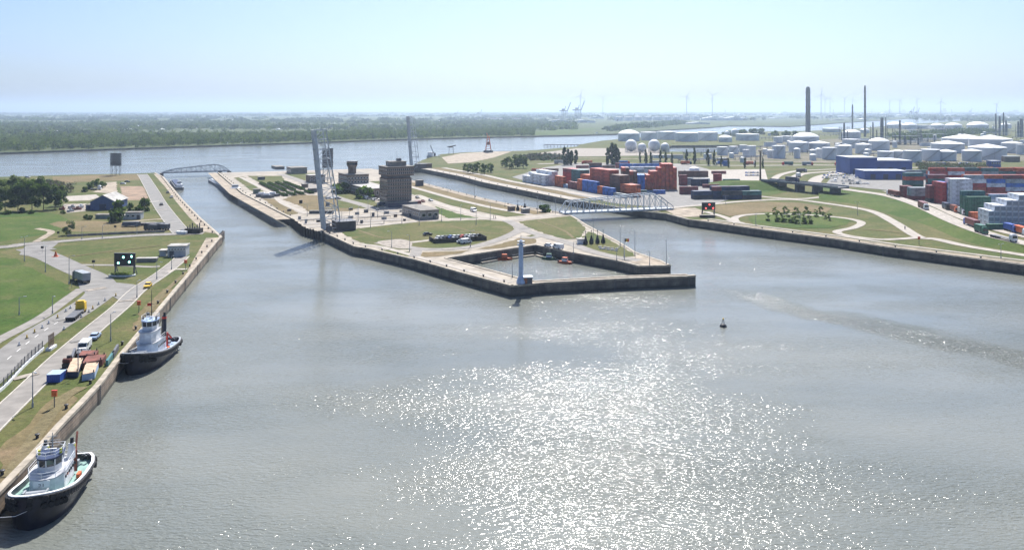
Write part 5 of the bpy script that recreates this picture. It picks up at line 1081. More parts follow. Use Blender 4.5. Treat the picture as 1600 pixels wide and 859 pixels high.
t = thing('plinth_with_shade', 'dark low base block of the red lit board, its shadow built in', 'plinth', P(1105, 340)); MB().box(0, 0, 0, 7.5, 2.2, 1.3).build('block', bed_m, t); MB().box(0, 0, 1.3, 7.7, 2.4, .15).build('slab', conc_g, t)  # board base; its dark body also stands in for the board's cast shadow
def scaffold_board(px, py, label, wd, z0, z1, rz=0.0):
    t = thing('radar_board', label, 'radar board', P(px, py), rz)
    for x in (-wd / 2 + .5, 0, wd / 2 - .5):
        for y in (-1.2, 1.2): MB().cyl((x, y, 0), (x, y, z1), .17, n=6).build('leg', steel_d, t)
    n_ = 9; sm = MB().box(0, 0, 0, wd, .18, (z1 - z0) / n_ * .8).mesh('slat', mat('slat_dark', (.07, .07, .085), .7, .2, 1))
    for i in range(n_):
        for y in (-1.35, 1.35): inst('slat', sm, t, (0, y, z0 + (z1 - z0) / n_ * i))
    for i in range(5): MB().box(0, 0, z0 + (z1 - z0) / 5 * i, wd + 1.6, 3.2, .1).build('catwalk', steel_d, t)
    for x in (-wd / 2 + .5, 0): MB().beam((x, -1.2, .3), (x + wd / 2 - .5, -1.2, z0), .12).build('brace', steel_d, t); MB().beam((x + wd / 2 - .5, -1.2, .3), (x, -1.2, z0), .12).build('brace', steel_d, t)
    return t
scaffold_board(181, 274, 'dark slatted radar board on legs by the river on the left bank', 8.4, 8.2, 19.2)
scaffold_board(512, 284, 'dark slatted radar board on legs behind the raised bridge', 8.0, 11, 26.5)
# grey cabin at the quay, blue shed, site cabins
slab('pump_cabin', 'pale grey two storey cabin with dark upper windows at the left quay', (262, 401.5), 6.6, 5.5, 3.9, mat('cabin_grey', (.42, .44, .46), .7, .1, .6), roof_l, u=Vector((1, .14, 0)), wins=(2.1, 3.6, 6, 1), dwin=(2.1, 3.4, 3, 1), door=1.4)
slab('side_cabin', 'small pale annex left of the grey quay cabin', (249, 400.5), 2.4, 3.5, 2.0, MATS['cabin_grey'], roof_l, u=Vector((1, .14, 0))); slab('ramp_wall', 'low grey ramp block between the board and the quay cabin', (213, 410), 7, 2, 1.2, conc_g, roof_l, u=Vector((1, .1, 0)))
o_ = P(141, 328.5); t = thing('blue_shed', 'blue gabled shed with pale roof on the left bank', 'shed', o_, R(8)); Wb, Db, hb, rb = 13.4, 20, 4.6, 8.2
bp_ = mat('shed_blue', (.045, .085, .22), .6, .12, .5)
MB().add([(0, 0, 0), (Wb, 0, 0), (Wb, 0, hb), (Wb * .5, 0, rb), (0, 0, hb), (0, Db, 0), (Wb, Db, 0), (Wb, Db, hb), (Wb * .5, Db, rb), (0, Db, hb)], [(0, 1, 2, 3, 4), (9, 8, 7, 6, 5), (0, 4, 9, 5), (1, 6, 7, 2)]).build('wall', bp_, t)
for sg, nm in ((0, grey_p), (1, roof_l)):
    a_, b_ = ((-.5, hb - .3), (Wb * .5, rb + .12)) if not sg else ((Wb * .5, rb + .12), (Wb + .5, hb - .3)); q = [(a_[0], -.5, a_[1]), (b_[0], -.5, b_[1]), (b_[0], Db + .5, b_[1]), (a_[0], Db + .5, a_[1])]; q2 = [(x, y, z + .18) for x, y, z in q]
    MB().add(q + q2, [(4, 5, 6, 7), (3, 2, 1, 0), (0, 1, 5, 4), (1, 2, 6, 5), (2, 3, 7, 6), (3, 0, 4, 7)]).build('roof_slope', nm, t)
dr = MB().box(Wb * .5, -.08, 0, 3.6, .12, 3.4).build('sliding_door', navy_p, t); MB().box(Wb * .5 + 1.5, -.2, 1.4, .1, .1, .4).build('handle', grey_p, dr)
slab('shed_annex', 'low dark blue lean-to on the left of the blue shed', (134, 328), 5, 8, 2.6, mat('shed_navy', (.03, .05, .12), .6, .12, .5), roof_d, u=Vector((1, .1, 0)))
slab('site_cabin', 'long white site cabin with dark roof edge', (196, 343), 7.6, 4, 3.4, mat('cabin_white', (.55, .56, .56), .6, .1, .6), roof_d, u=Vector((1, .08, 0)), wins=(1.0, 2.6, 3, 1), door=6.4); slab('site_cabin', 'low pale cabin left of the white site cabin', (186, 343.5), 3.2, 4, 1.9, MATS['cabin_grey'], roof_l, u=Vector((1, .08, 0))); slab('site_cabin', 'low grey green cabin at the left end of the cabin row', (149, 342), 9, 3.6, 1.9, mat('cabin_green', (.22, .26, .24), .7, .15, .6), roof_d, u=Vector((1, .05, 0)))
for i, (x, y, m_, L_, hh, lab) in enumerate(((206, 354, steel_d, 9, 1.9, 'dark upturned launch stored on the dry grass'), (232, 352, conc_g, 9, .9, 'pale flat trailer on the dry grass'), (250, 354, steel_d, 5, 1.4, 'dark skip beside the straight lock road'))):
    t = thing('stored_hull', lab, 'boat' if not i else 'trailer' if i == 1 else 'skip', P(x, y), R(4)); pts = [(-L_ / 2, -1.4), (L_ * .3, -1.5), (L_ / 2, 0), (L_ * .3, 1.5), (-L_ / 2, 1.4)]; MB().prism(pts, .5, .5 + hh, top=[(x_ * .9, y_ * .6) for x_, y_ in pts] if not i else None).build('hull', m_, t)
    for x_ in (-L_ * .3, L_ * .25): MB().box(x_, 0, 0, .5, 2.4, .5).build('support', timber, t)
lorry(P(240, 360), R(170), black_p, steel_d, 'dark lorry parked on the dry grass, left of the pair', 4.5, 1.8); lorry(P(257, 359.5), R(170), black_p, steel_d, 'dark lorry parked beside the lock road, right of the pair', 4.5, 1.8)
lorry(P(147, 297) , R(10), white_p, None, 'white flatbed parked near the sand patch', 5); small_car(P(192, 288), R(0), white_p, 'white car parked on the brown field by the river'); small_car(P(199, 285), R(20), navy_p, 'dark car parked on the brown field by the river'); small_car(P(76, 283), R(0), black_p, 'black car parked by the concrete ramp at the river'); small_car(P(43, 278), R(0), grey_p, 'grey car parked on the river dike, left of the radar board')
for i, (x, y, m_) in enumerate(((97, 328, rust), (112, 326, grey_p), (120, 328, rust), (126, 325, white_p), (110, 331, grey_p))):
    tag(MB().box(0, 0, 0, 2.6 + i % 3, 1.8, 1.2 + .3 * (i % 2)).box(.4, .2, 1.2 + .3 * (i % 2), 1.2, 1.0, .7, .4).build('scrap_pile', m_, None, P(x, y), R(20 * i)), f'heap of {["rust red","grey","rusty","white","pale grey"][i]} scrap in the yard left of the blue shed, {NTH[i]}', 'scrap heap', 'scrap heaps left of the blue shed')
t = thing('winch_frame', 'dark bridge machinery cluster at the lower end of the lock road', 'machinery', P(303, 364)); MB().box(0, 0, 0, 7, 4, 2.2).build('housing', bed_m, t); MB().box(-4.5, .5, 0, 3, 3, 1.5).build('cabinet', steel_d, t)
for i in range(6): MB().cyl((-2.5 + i * 1.1, -1, 2.2), (-2.5 + i * 1.1, -1, 3.2 + (i % 3) * .8), .25, n=8).build('post', steel_d, t)
tag(MB().box(0, 0, .5, 4.6, 2, .9).box(0, 0, 0, 3.6, 1.6, .5).build('white_trailer', white_p, None, P(284, 366)), 'white low trailer at the end of the straight lock road', 'trailer')
# pontoons and steel on the quay
t = thing('site_container', 'blue steel site container at the near end of the pontoon pile', 'container', P(88, 594), R(8)); MB().box(0, 0, .05, 2.6, 3.0, 1.6).build('body', blue_p, t)
for i in range(7): MB().box(-1.1 + i * .36, -1.53, .15, .14, .06, 1.4).build('rib', blue_p, t)
MB().box(0, 0, 1.65, 2.7, 3.1, .08).build('roof', lblue_p, t)
def pontoon(name, label, quad, z0, z1, top, side, cat='pontoon'):
    c = [P(*p) for p in quad]; o = c[0]; t = thing(name, label, cat, o); q = [((p - o).x, (p - o).y) for p in c]; ar = sum(a[0] * b[1] - b[0] * a[1] for a, b in zip(q, q[1:] + q[:1]));  q = q if ar > 0 else q[::-1]
    MB().prism(q, z0, z1 - .08).build('hull', side, t); MB().prism(q, z1 - .08, z1).build('deck', top, t)
    for x, y in q: MB().cyl((x * .9, y * .9 + .1, z1), (x * .9, y * .9 + .1, z1 + .5), .12, n=7).build('bitt', black_p, t)
    return t
pontoon('deck_pontoon', 'flat pontoon with tan deck on the quay behind the blue container', [(104, 590), (122, 590), (130, 568), (113, 568)], .1, 1.3, tan_p, navy_p)
pontoon('white_pontoon', 'white and blue sided open barge section with tan deck on the quay', [(128, 596), (148, 592), (154, 576), (134, 578)], .1, 1.5, tan_p, lblue_p)
pontoon('rust_pontoon', 'rust red pontoon section, front one of two', [(128, 578), (160, 572), (166, 563), (136, 566)], .1, 1.5, rust, rust); pontoon('rust_pontoon', 'rust red pontoon section, rear one of two', [(122, 565), (150, 563), (154, 556), (128, 557)], .1, 1.4, rust, maroon)
pontoon('steel_beam_stack', 'dark stacked steel beams behind the rusty pontoons', [(118, 558), (140, 556), (142, 551), (122, 552)], .1, .9, steel_d, rust, 'steel stack')
for i, (a, b, m_) in enumerate((((167, 572), (178, 556), teal_p), ((176, 560), (184, 546), steel_d), ((110, 572), (117, 552), steel_d))):
    a_, b_ = P(*a), P(*b); d = b_ - a_; tag(MB().box(0, 0, 0, d.length, .5, 1.3).build('steel_plate', m_, None, (a_ + b_) / 2, math.atan2(d.y, d.x)), f'{["teal steel side plate nearest the quay edge","dark steel side plate farthest along the quay","dark steel plate left of the tan deck pontoon"][i]}', 'steel plate')
t = thing('deck_winch', 'black winch machine standing at the left of the tan pontoon', 'winch', P(105, 574)); MB().box(0, 0, 0, 1.6, 1.4, 1.0).build('base', black_p, t); MB().cyl((-.8, 0, 1.5), (.8, 0, 1.5), .55, n=12).build('drum', rust, t); MB().box(.2, .5, 1.0, .9, .5, 1.5).build('engine', black_p, t)
t = thing('deck_box', 'red and white tool chest beside the black winch', 'chest', P(108, 582)); MB().box(0, 0, 0, 1.4, .9, .6).build('chest', red_p, t); MB().box(0, 0, .6, 1.5, 1, .12).build('lid', white_p, t)
# fence with its low white wall, gate panel
fq = path3([(-40, 634), (0, 612), (40, 571), (68, 546)], sub=10); fl = along(fq, 2.4, 0); t = thing('road_fence', 'dark bar fence on a low white kerb wall along the left access road', 'fence', fl[0][0]); o_ = fl[0][0]
wm = MB()
for a, b in zip(fq, fq[1:]): wm.beam(a - o_ + UP * .3, b - o_ + UP * .3, .35, .6)
wm.build('kerb_wall', white_p, t); pm_ = MB().box(0, 0, .6, .12, .12, 1.7).mesh('post', steel_d); bm_ = MB().box(0, 0, .7, .05, .05, 1.4).mesh('bar', steel_d)
for p, h in fl: inst('post', pm_, t, p - o_, h)
for p, h in along(fq, .6, .3)[:220]: inst('bar', bm_, t, p - o_, h)
for z in (.85, 2.05):
    r_ = MB()
    for a, b in zip(fq, fq[1:]): r_.beam(a - o_ + UP * z, b - o_ + UP * z, .06)
    r_.build('rail', steel_d, t)
t = thing('sliding_gate', 'dark lattice gate panel on a white base at the end of the road fence', 'gate', P(80, 545), hd((74, 549), (87, 540))); MB().box(0, 0, 0, 3.4, 1.2, .6).build('base', white_p, t)
for i in range(9): MB().box(-1.5 + i * .375, 0, .6, .09, .09, 3.0).build('bar', brown_p, t)
for z in (.7, 2.0, 3.4): MB().box(0, 0, z, 3.2, .1, .12).build('rail', brown_p, t)
for i, (x, y) in enumerate(((54, 520), (66, 513), (76, 506), (90, 497), (103, 487), (110, 482), (119, 475), (100, 515), (127, 496), (145, 483), (154, 476), (164, 470), (181, 463), (139, 488), (30, 540), (42, 529))):
    t = thing('road_marker', f'short white marker post with dark foot along the access road, {NTH[i]} in order of placing' if 0 else f'short white marker post at the edge of the access road, {["left","right"][i in (7,8,9,10,11,12,13)]} side, {ORD[sorted([(-b_, a_) for a_, b_ in ([(54,520),(66,513),(76,506),(90,497),(103,487),(110,482),(119,475),(30,540),(42,529)] if i not in (7,8,9,10,11,12,13) else [(100,515),(127,496),(145,483),(154,476),(164,470),(181,463),(139,488)])]).index((-y, x))]}', 'marker post', P(x, y), 0, 'marker posts on the access road'); MB().box(0, 0, 0, .55, .55, .25).build('foot', steel_d, t); MB().cyl((0, 0, .25), (0, 0, 1.0), .2, .12, 8).build('post', white_p if i % 3 else yellow_p, t)
for i, (x, y, hgt, lab) in enumerate(((85, 637, 2.2, 'orange lifebuoy box on a post by the near left quay'), (290, 421, 2.2, 'orange lifebuoy box on a post near the quay cabin'), (1436, 383, 2.4, 'orange lifebuoy box on the right bank quay'), (217, 489, 2.2, 'orange lifebuoy box on a post behind the farther tug'))):
    t = thing('lifebuoy_box', lab, 'lifebuoy box', P(x, y)); MB().box(0, 0, 0, .14, .14, hgt).build('post', steel_d, t); MB().box(0, 0, hgt, .95, .35, 1.1).build('box', orange_p, t); MB().box(0, 0, hgt + 1.1, 1.05, .45, .08).build('lid', red_p, t)
t = thing('traffic_cone', 'large orange cone shaped marker on the lawn at the road junction', 'marker', P(87, 401)); MB().box(0, 0, 0, 2.0, 2.0, .15).build('base', orange_p, t); MB().cyl((0, 0, .15), (0, 0, 2.2), .75, .08, 12).build('cone', orange_p, t)
bq = path3([(105, 370), (160, 367), (262, 362.5)], sub=8); t = thing('barrier_wall', 'long low grey barrier wall above the bank road', 'barrier', bq[0]); o_ = bq[0]
bl = along(bq, 4.0, 0)
for (p, h), (p2, _) in zip(bl, bl[1:]): MB().beam(p - o_ + UP * .5, p2 - o_ + UP * .5 - (p2 - p).normalized() * .12, .35, 1.0).build('barrier_panel', conc_g, t)
for i, (x, y) in enumerate(((66, 396), (112, 450), (91, 372), (180, 362), (197, 416 + 3))): 
    t = thing('road_sign', f'dark small road sign on the left bank, {["at the junction","beside the cycle path","at the barrier wall","above the bank road","left of the green lit board"][i]}', 'road sign', P(x if i < 4 else 146, y)); MB().cyl((0, 0, 0), (0, 0, 2.2), .06, n=6).build('post', grey_p, t); MB().box(0, 0, 2.0, 1.1, .08, .9).build('plate', black_p, t)

# ------------------------------------------------------------------ containers
def container_mesh(L):
    W, Hh = 2.44, 2.6; mb = MB(); n = int(L / .85); x = []; y = []
    w_ = L - .4; st = w_ / (n * 4)
    for i in range(n * 4 + 1): x.append(-w_ / 2 + st * i); y.append(0 if (i % 4) in (0, 1) else .07)
    for sg in (-1, 1):
        vs = [(a, sg * (W / 2 - .03 - b), z) for z in (.18, Hh - .14) for a, b in zip(x, y)]; k = len(x); mb.add(vs, [(i, i + 1, k + i + 1, k + i) if sg < 0 else (i + 1, i, k + i, k + i + 1) for i in range(k - 1)], 0)
        mb.box(0, sg * (W / 2 - .06), 0, L, .12, .18); mb.box(0, sg * (W / 2 - .06), Hh - .14, L, .12, .14)
        for e in (-1, 1): mb.box(e * (L / 2 - .1), sg * (W / 2 - .1), .18, .2, .2, Hh - .32)
    mb.box(0, 0, Hh - .1, L - .06, W - .2, .06); mb.box(0, 0, .08, L - .1, W - .2, .1)
    for e in (-1, 1):
        mb.box(e * (L / 2 - .1), 0, .18, .06, W - .3, Hh - .3)
        for yy in (-.8, -.35, .35, .8): mb.box(e * (L / 2 - .02), yy, .25, .06, .05, Hh - .5)
    return mb.mesh('container', [white_p])
CM = {40: container_mesh(12.19), 20: container_mesh(6.06)}
DOOR = MB().box(0, -.55, .26, .05, 1.0, 2.1).box(0, .55, .26, .05, 1.0, 2.1).mesh('door', [white_p])
UNIT = MB().box(0, 0, .3, .1, 2.0, 1.7).box(.04, .45, 1.1, .12, .7, .7).box(.04, -.4, .5, .12, .6, .4).mesh('cooling_unit', [mat('unit_grey', (.30, .33, .38), .6, .15, 2)])
CP = {k: paint('box_' + k.replace(' ', '_'), c, .55, .3, .45, detail=7) for k, c in {'white': (.60, .63, .67), 'maroon': (.20, .045, .05), 'orange': (.52, .12, .045), 'orange red': (.44, .085, .05), 'blue': (.04, .14, .46), 'teal': (.05, .14, .145), 'brown': (.13, .06, .045), 'grey': (.30, .34, .36), 'dark blue': (.03, .045, .11), 'green': (.035, .13, .085), 'dark': (.05, .05, .065), 'pale blue': (.28, .38, .50), 'red': (.36, .04, .045)}.items()}
LV = ['ground', 'second', 'third', 'fourth', 'fifth', 'sixth', 'seventh']; CREC = []; DEP = ['front', 'second', 'third', 'fourth']
def stack(x, y, u, ni, nj, lev, cols, desc, L=40, reefer=False, z=ZQ):
    "block of stacked containers; x,y photo pixel of its first corner; ni along u (long axis), nj to the left of u; lev(i,j), cols(i,j,k)"
    o = P(x, y, z); v = Vector((-u.y, u.x, 0)); sx = (12.19 if L == 40 else 6.06) + .5; sy = 2.44 + .25; h = math.atan2(u.y, u.x)
    lv = lambda i, j: (lev(i, j) if callable(lev) else lev) if 0 <= i < ni and 0 <= j < nj else 0
    for i in range(ni):
        for j in range(nj):
            t_ = lv(i, j); c0 = o + u * (sx * (i + .5)) + v * (sy * (j + .5)); vis = []
            for (di, dj), d, area in (((1, 0), u, 2.44), ((-1, 0), -u, 2.44), ((0, 1), v, L * .3), ((0, -1), -v, L * .3)):
                f = -d.dot(c0.normalized())
                if f > .05: vis.append((i + di, j + dj, f * area))
            for k in range(t_):
                ex = sum(ar for a, b, ar in vis if lv(a, b) <= k) * 2.6; top = k == t_ - 1
                if ex <= 0 and not top: continue
                c = cols(i, j, k) if callable(cols) else cols[(i + j + k) % len(cols)] if isinstance(cols, list) else cols
                pl = []
                if ni > 1: pl.append(f'{NTH[i]} column')
                if nj > 1: pl.append(f'{NTH[j]} from the {"right" if u.y > .7 else "front"}'.replace('leftmost from the right', 'rightmost').replace('leftmost from the front', 'front row') if u.y > .7 or j else 'front row')
                lab = f'{c} container, {LV[k]} level' + ''.join(', ' + q for q in pl) + ', ' + desc
                if len(lab.split()) > 16: lab = lab.replace(' from the front', '').replace('the ', '')
                CREC.append(((ex + 1.2 * top) * (F / c0.y) ** 2, c0 + UP * (2.62 * k + .04), h, L, c, lab, reefer and lv(i - 1, j) <= k))
def emit_containers():
    CREC.sort(key=lambda q: -q[0]); rest = MB(); cm = list(CP); used = set()
    for n_, (sc, p, h, L, c, lab, rf) in enumerate(CREC):
        if n_ < 300:
            ob = inst('shipping_container', CM[L], None, p, h); ob.material_slots[0].link = 'OBJECT'; ob.material_slots[0].material = CP[c]; tag(ob, lab, 'container', 'shipping containers in the terminals')
            if rf: inst('cooling_unit', UNIT, ob, (-6.12, 0, 0), math.pi)
        else:
            me = CM[L]; ca, sa = math.cos(h), math.sin(h); W = 1.22; l_ = (12.19 if L == 40 else 6.06) / 2
            rest.box(p.x, p.y, p.z, 2 * l_, 2.44, 2.6, h, cm.index(c))
            for e in range(-4, 5):
                rest.box(p.x + ca * l_ * e / 4.6, p.y + sa * l_ * e / 4.6, p.z + .15, .3, 2.5, 2.3, h, cm.index(c))
    tag(rest.build('shipping_containers', [CP[q] for q in cm]), kind='stuff')
E1 = (P(890, 312) - P(755, 285)).normalized(); E2 = Vector((-E1.y, E1.x, 0)); X_ = Vector((1, 0, 0)); Yv = Vector((0, 1, 0))
yl = lambda x: 290.5 + (x - 864) * .1333
stack(816, yl(816), E1, 3, 4, lambda i, j: [2, 3, 3][i] + (j > 1), 'white', 'white block left of the yard')
fr = [('orange', 3), ('orange', 3), ('pale blue', 1), ('maroon', 2), ('maroon', 2), ('orange', 3), ('blue', 3), ('blue', 3), ('blue', 3), ('orange', 2), ('blue', 2), ('blue', 2), ('grey', 1), ('grey', 1)]
stack(866, yl(866), E1, 14, 1, lambda i, j: fr[i][1], lambda i, j, k: fr[i][0], 'front line by the right lock', 20)
md = [('red', 5), ('teal', 5), ('orange', 4), ('orange red', 6), ('orange red', 6), ('brown', 5), ('orange', 3)]
o2 = P(866, yl(866)) + E2 * 7; px2, py2 = 800 + F * o2.x / o2.y, 172 + (H - ZQ) * F / o2.y
stack(px2, py2, E1, 7, 3, lambda i, j: md[i][1], lambda i, j, k: md[i][0] if (k + j) % 4 else ['maroon', 'teal', 'orange', 'orange red', 'orange red', 'brown', 'maroon'][i], 'tall middle line')
w2 = (E2 * .95 + E1 * .3).normalized()
stack(1006, 296.5, (-E1 * .9 + E2 * .25).normalized() if 0 else Vector((-.0, 1, 0)), 1, 1, 1, 'orange', 'single box before the stepped orange wall')
# stepped orange wall: ends face the bridge
q = Vector((.04, 1, 0)).normalized()
stack(1058, 297, q, 1, 9, lambda i, j: [6, 7, 7, 7, 6, 5, 5, 4, 3][j], lambda i, j, k: 'orange red' if (j * 3 + k) % 7 else 'orange', 'stepped orange wall')
stack(1008, 297, q, 1, 3, lambda i, j: [4, 4, 5][j], lambda i, j, k: 'blue' if j < 2 else 'brown', 'blue block beside the orange wall')
stack(990, 297, q, 1, 3, lambda i, j: [5, 6, 6][j], ['brown', 'orange red', 'brown'], 'brown block left of the blue block')
stack(968, 264.5, X_, 3, 1, 2, 'blue', 'long blue line before the poplars'); stack(900, 263, X_, 4, 1, lambda i, j: 1 + i % 2, ['maroon', 'dark blue', 'brown', 'orange red'], 'the back line left of the long blue one')
stack(985, 270, X_, 2, 2, 2, ['grey', 'white'], 'the pale pair behind the brown block')
stack(992, 303.5, X_, 1, 1, 1, 'teal', 'the low pair beside the bridge, left'); stack(1011, 303.5, X_, 1, 1, 1, 'blue', 'the low pair beside the bridge, right')
slab('yard_office', 'white box office just above the truss bridge', (976, 304.5), 6.6, 5, 4.2, white_p, roof_l, u=X_)
for x, y, n_, lv_, c_, L_, ds in ((1061, 290, 1, 3, 'maroon', 20, 'the maroon stack right of the orange wall'), (1070, 289, 1, 2, 'grey', 20, 'the grey stack right of the orange wall'), (1080, 291, 2, 2, 'dark blue', 20, 'the dark blue stack near the gate lane'), (1096, 290, 1, 2, 'white', 20, 'the small white stack near the gate lane'), (1060, 277, 2, 2, 'brown', 40, 'the brown pair behind the orange wall'), (1115, 288, 1, 3, 'red', 20, 'the red and teal stack left of the green bank'), (1098, 294, 1, 1, 'maroon', 40, 'the single maroon box near the gate lane'), (1062, 304, 1, 2, 'maroon', 40, 'the maroon pair right of the bridge'), (1130, 291, 1, 2, 'teal', 40, 'the teal pair below the pale car park'), (1112, 272, 2, 1, 'maroon', 20, 'the maroon boxes in the pale car park')):
    stack(x, y, X_, n_, 1, lv_, c_, ds, L_)
stack(1084, 312, (X_ + Yv * .18).normalized(), 3, 2, lambda i, j: [2, 3, 3][i], ['dark', 'dark blue', 'dark blue', 'maroon', 'dark blue'], 'dark pile near the bridge'); stack(1130, 312, (X_ + Yv * .1).normalized(), 2, 2, lambda i, j: 2 + (j > 0) * (1 - i), ['dark blue', 'dark', 'teal'], 'dark pile at the yard road')
stack(1130, 259.5, X_, 1, 1, 2, 'blue', 'the lone blue pair on the dock road', 20); stack(830, 268, X_, 2, 1, 1, ['orange red', 'brown'], 'the red pair behind the white block')
t = thing('dark_shed', 'dark rounded storage shed with white heap beside the orange wall', 'shed', P(1072, 274)); MB().prism([(0, 0), (16, 0), (16, 9), (0, 9)], 0, 4).build('wall', steel_d, t); MB().lathe([(5, 4), (4, 6), (.2, 7)], 14, c=(8, 4.5)).build('heap', white_p, t)
# right terminal
stack(1423, 313, X_, 1, 2, 3, lambda i, j, k: ['maroon', 'grey', 'grey'][k], 'the first stack at the yard entrance'); stack(1411, 310, X_, 1, 2, 3, 'maroon', 'the end stack left of the entrance', 20)
stack(1415, 300, X_, 1, 2, 5, lambda i, j, k: ['teal', 'green', 'teal', 'orange red', 'teal'][k], 'the multicoloured tower left of the terminal')
stack(1452, 317, X_, 1, 2, 4, lambda i, j, k: ['dark', 'maroon', 'maroon', 'maroon'][k], 'the dark red stack right of the entrance'); stack(1452, 304, X_, 1, 2, 5, ['teal', 'maroon', 'dark blue'], 'the stack behind the dark red one')
stack(1487, 320, Yv, 1, 2, 5, lambda i, j, k: ['blue', 'red'][j], 'the narrow blue and red tower')
stack(1487, 321.5, X_, 1, 3, 6, 'white', 'the tall white tower')
stack(1512, 305, X_, 4, 3, lambda i, j: 4 + (j > 0), ['maroon', 'orange red', 'red', 'white', 'blue', 'grey', 'orange'], 'block behind the green tower')
stack(1512, 338.5, X_, 1, 3, lambda i, j: [4, 4, 5][j], lambda i, j, k: 'green' if k < 4 else 'teal', 'the green tower')
stack(1548, 334, X_, 2, 2, 4, lambda i, j, k: ['white', 'white', 'white', 'pale blue'][k] if j == 0 else 'maroon', 'pale stack by the green one')
stack(1640, 357, Vector((.16, 1, 0)).normalized(), 1, 10, lambda i, j: [6, 6, 6, 6, 6, 5, 5, 4, 4, 3][j], 'white', 'stepped white reefer wall', reefer=True)
stack(1455, 290, X_, 8, 3, lambda i, j: 4 + (i * 5 + j * 3) % 2, ['maroon', 'orange', 'blue', 'red', 'white', 'orange red', 'grey', 'teal'], 'long mixed back rows'); stack(1416, 281, X_, 2, 1, 3, ['teal', 'orange red', 'grey'], 'the row behind the multicoloured tower')
for j in range(3):
    stack(1532 + 4 * j, 277 - 3 * j, X_, 12, 1, 1, ['white', 'white', 'pale blue'], f'{["front","middle","rear"][j]} white row behind the terminal', 20)
stack(1517, 348, X_, 1, 1, 2, 'orange', 'the low orange pair before the green tower', 20); stack(1538, 345, X_, 1, 1, 2, 'red', 'the low red pair before the green tower', 20); stack(1544, 359, X_, 1, 1, 1, 'green', 'the single long green box on the yard lane')
emit_containers()
# blue sheds
sb = mat('warehouse_blue', (.04, .085, .30), .6, .12, .1); rfm = mat('warehouse_roof', (.42, .45, .48), .6, .12, .1)
for x, y, w_, d_, h_, lab in ((1328, 272.5, 24, 30, 14.5, 'tallest blue warehouse, left of the three'), (1358, 269.5, 39, 40, 10.5, 'wide blue warehouse with pale roof, rear of the three'), (1351, 281, 34, 18, 7, 'low blue warehouse with pale roof, front of the three')):
    t = slab('blue_warehouse', lab, (x, y), w_, d_, h_, sb, rfm, 'warehouse', u=X_); n_ = 5
    for i in range(3): MB().box(w_ * (.2 + .3 * i), -.1, 0, 4, .15, 4.5).build('loading_door', navy_p, t)
    for i in range(int(w_ / 3)): MB().box(1.5 + i * 3, -.08, 4.8, .18, .1, h_ - 4.9).build('cladding_rib', sb, t)
slab('blue_kiosk', 'blue square control building behind the terminal', (1549, 266), 9, 8, 8.5, sb, rfm, u=X_, wins=(5, 8, 4, 1))
slab('white_depot', 'long low white depot before the gas spheres', (1022, 247), 24, 12, 3.2, white_p, roof_l, 'depot', u=X_); slab('white_depot', 'white gabled depot right of the long one', (1052, 248), 12, 10, 4, mat('depot_white', (.6, .6, .58), .7, .1, .4), roof_d, 'depot', u=X_)
# ------------------------------------------------------------------ tank farms, refinery, skyline
tank_w = mat('tank_white', (.62, .65, .69), .55, .08, .08, detail=5); tank_r = mat('tank_roof', (.74, .75, .75), .55, .08, .1)
def tank(cx, by, w_, h_, roof, label, z=ZQ, stair=True, group='white storage tanks'):
    s = ppm(by, z); r = w_ / 2 / s; o = P(cx, by, z) + Vector((0, r * .95, 0)); hh = h_ / s; t = thing('storage_tank', label, 'storage tank', o, 0, group)
    MB().lathe([(r, -.2), (r, hh)], 28).build('shell', tank_w, t, smooth=True)
    rb = MB().lathe([(r + .25, hh - .3), (r + .25, hh), (r, hh + .02)], 28).build('rim', tank_r, t)
    if roof == 'dome': MB().lathe([(r, hh + .03), (r * .86, hh + r * .12), (r * .6, hh + r * .24), (r * .3, hh + r * .31), (.1, hh + r * .33)], 28).build('roof', tank_r, t, smooth=True)
    elif roof == 'cone': MB().lathe([(r, hh + .03), (.3, hh + r * .2)], 28).build('roof', tank_r, t, smooth=True)
    else: MB().lathe([(r * .98, hh + .03), (.3, hh + r * .04)], 28).build('roof', tank_r, t)
    if stair:
        st = MB(); n_ = 18
        for i in range(n_): a = -2.6 + i * 1.5 / n_; st.box((r + .5) * math.cos(a), (r + .5) * math.sin(a), hh * i / n_, 1.0, r * .11 + .5, .35, a)
        st.build('spiral_stair', grey_p, t)
    return t
def tanks(rows, z=ZQ):
    for desc, lst in rows:
        for i, q in enumerate(sorted(lst)): tank(q[0], q[1], q[2], q[3], q[4], f'white {dict(dome="domed", cone="cone roofed", flat="flat topped")[q[4]]} storage tank, {nth(i)} in the {desc}', z, q[2] > 14)
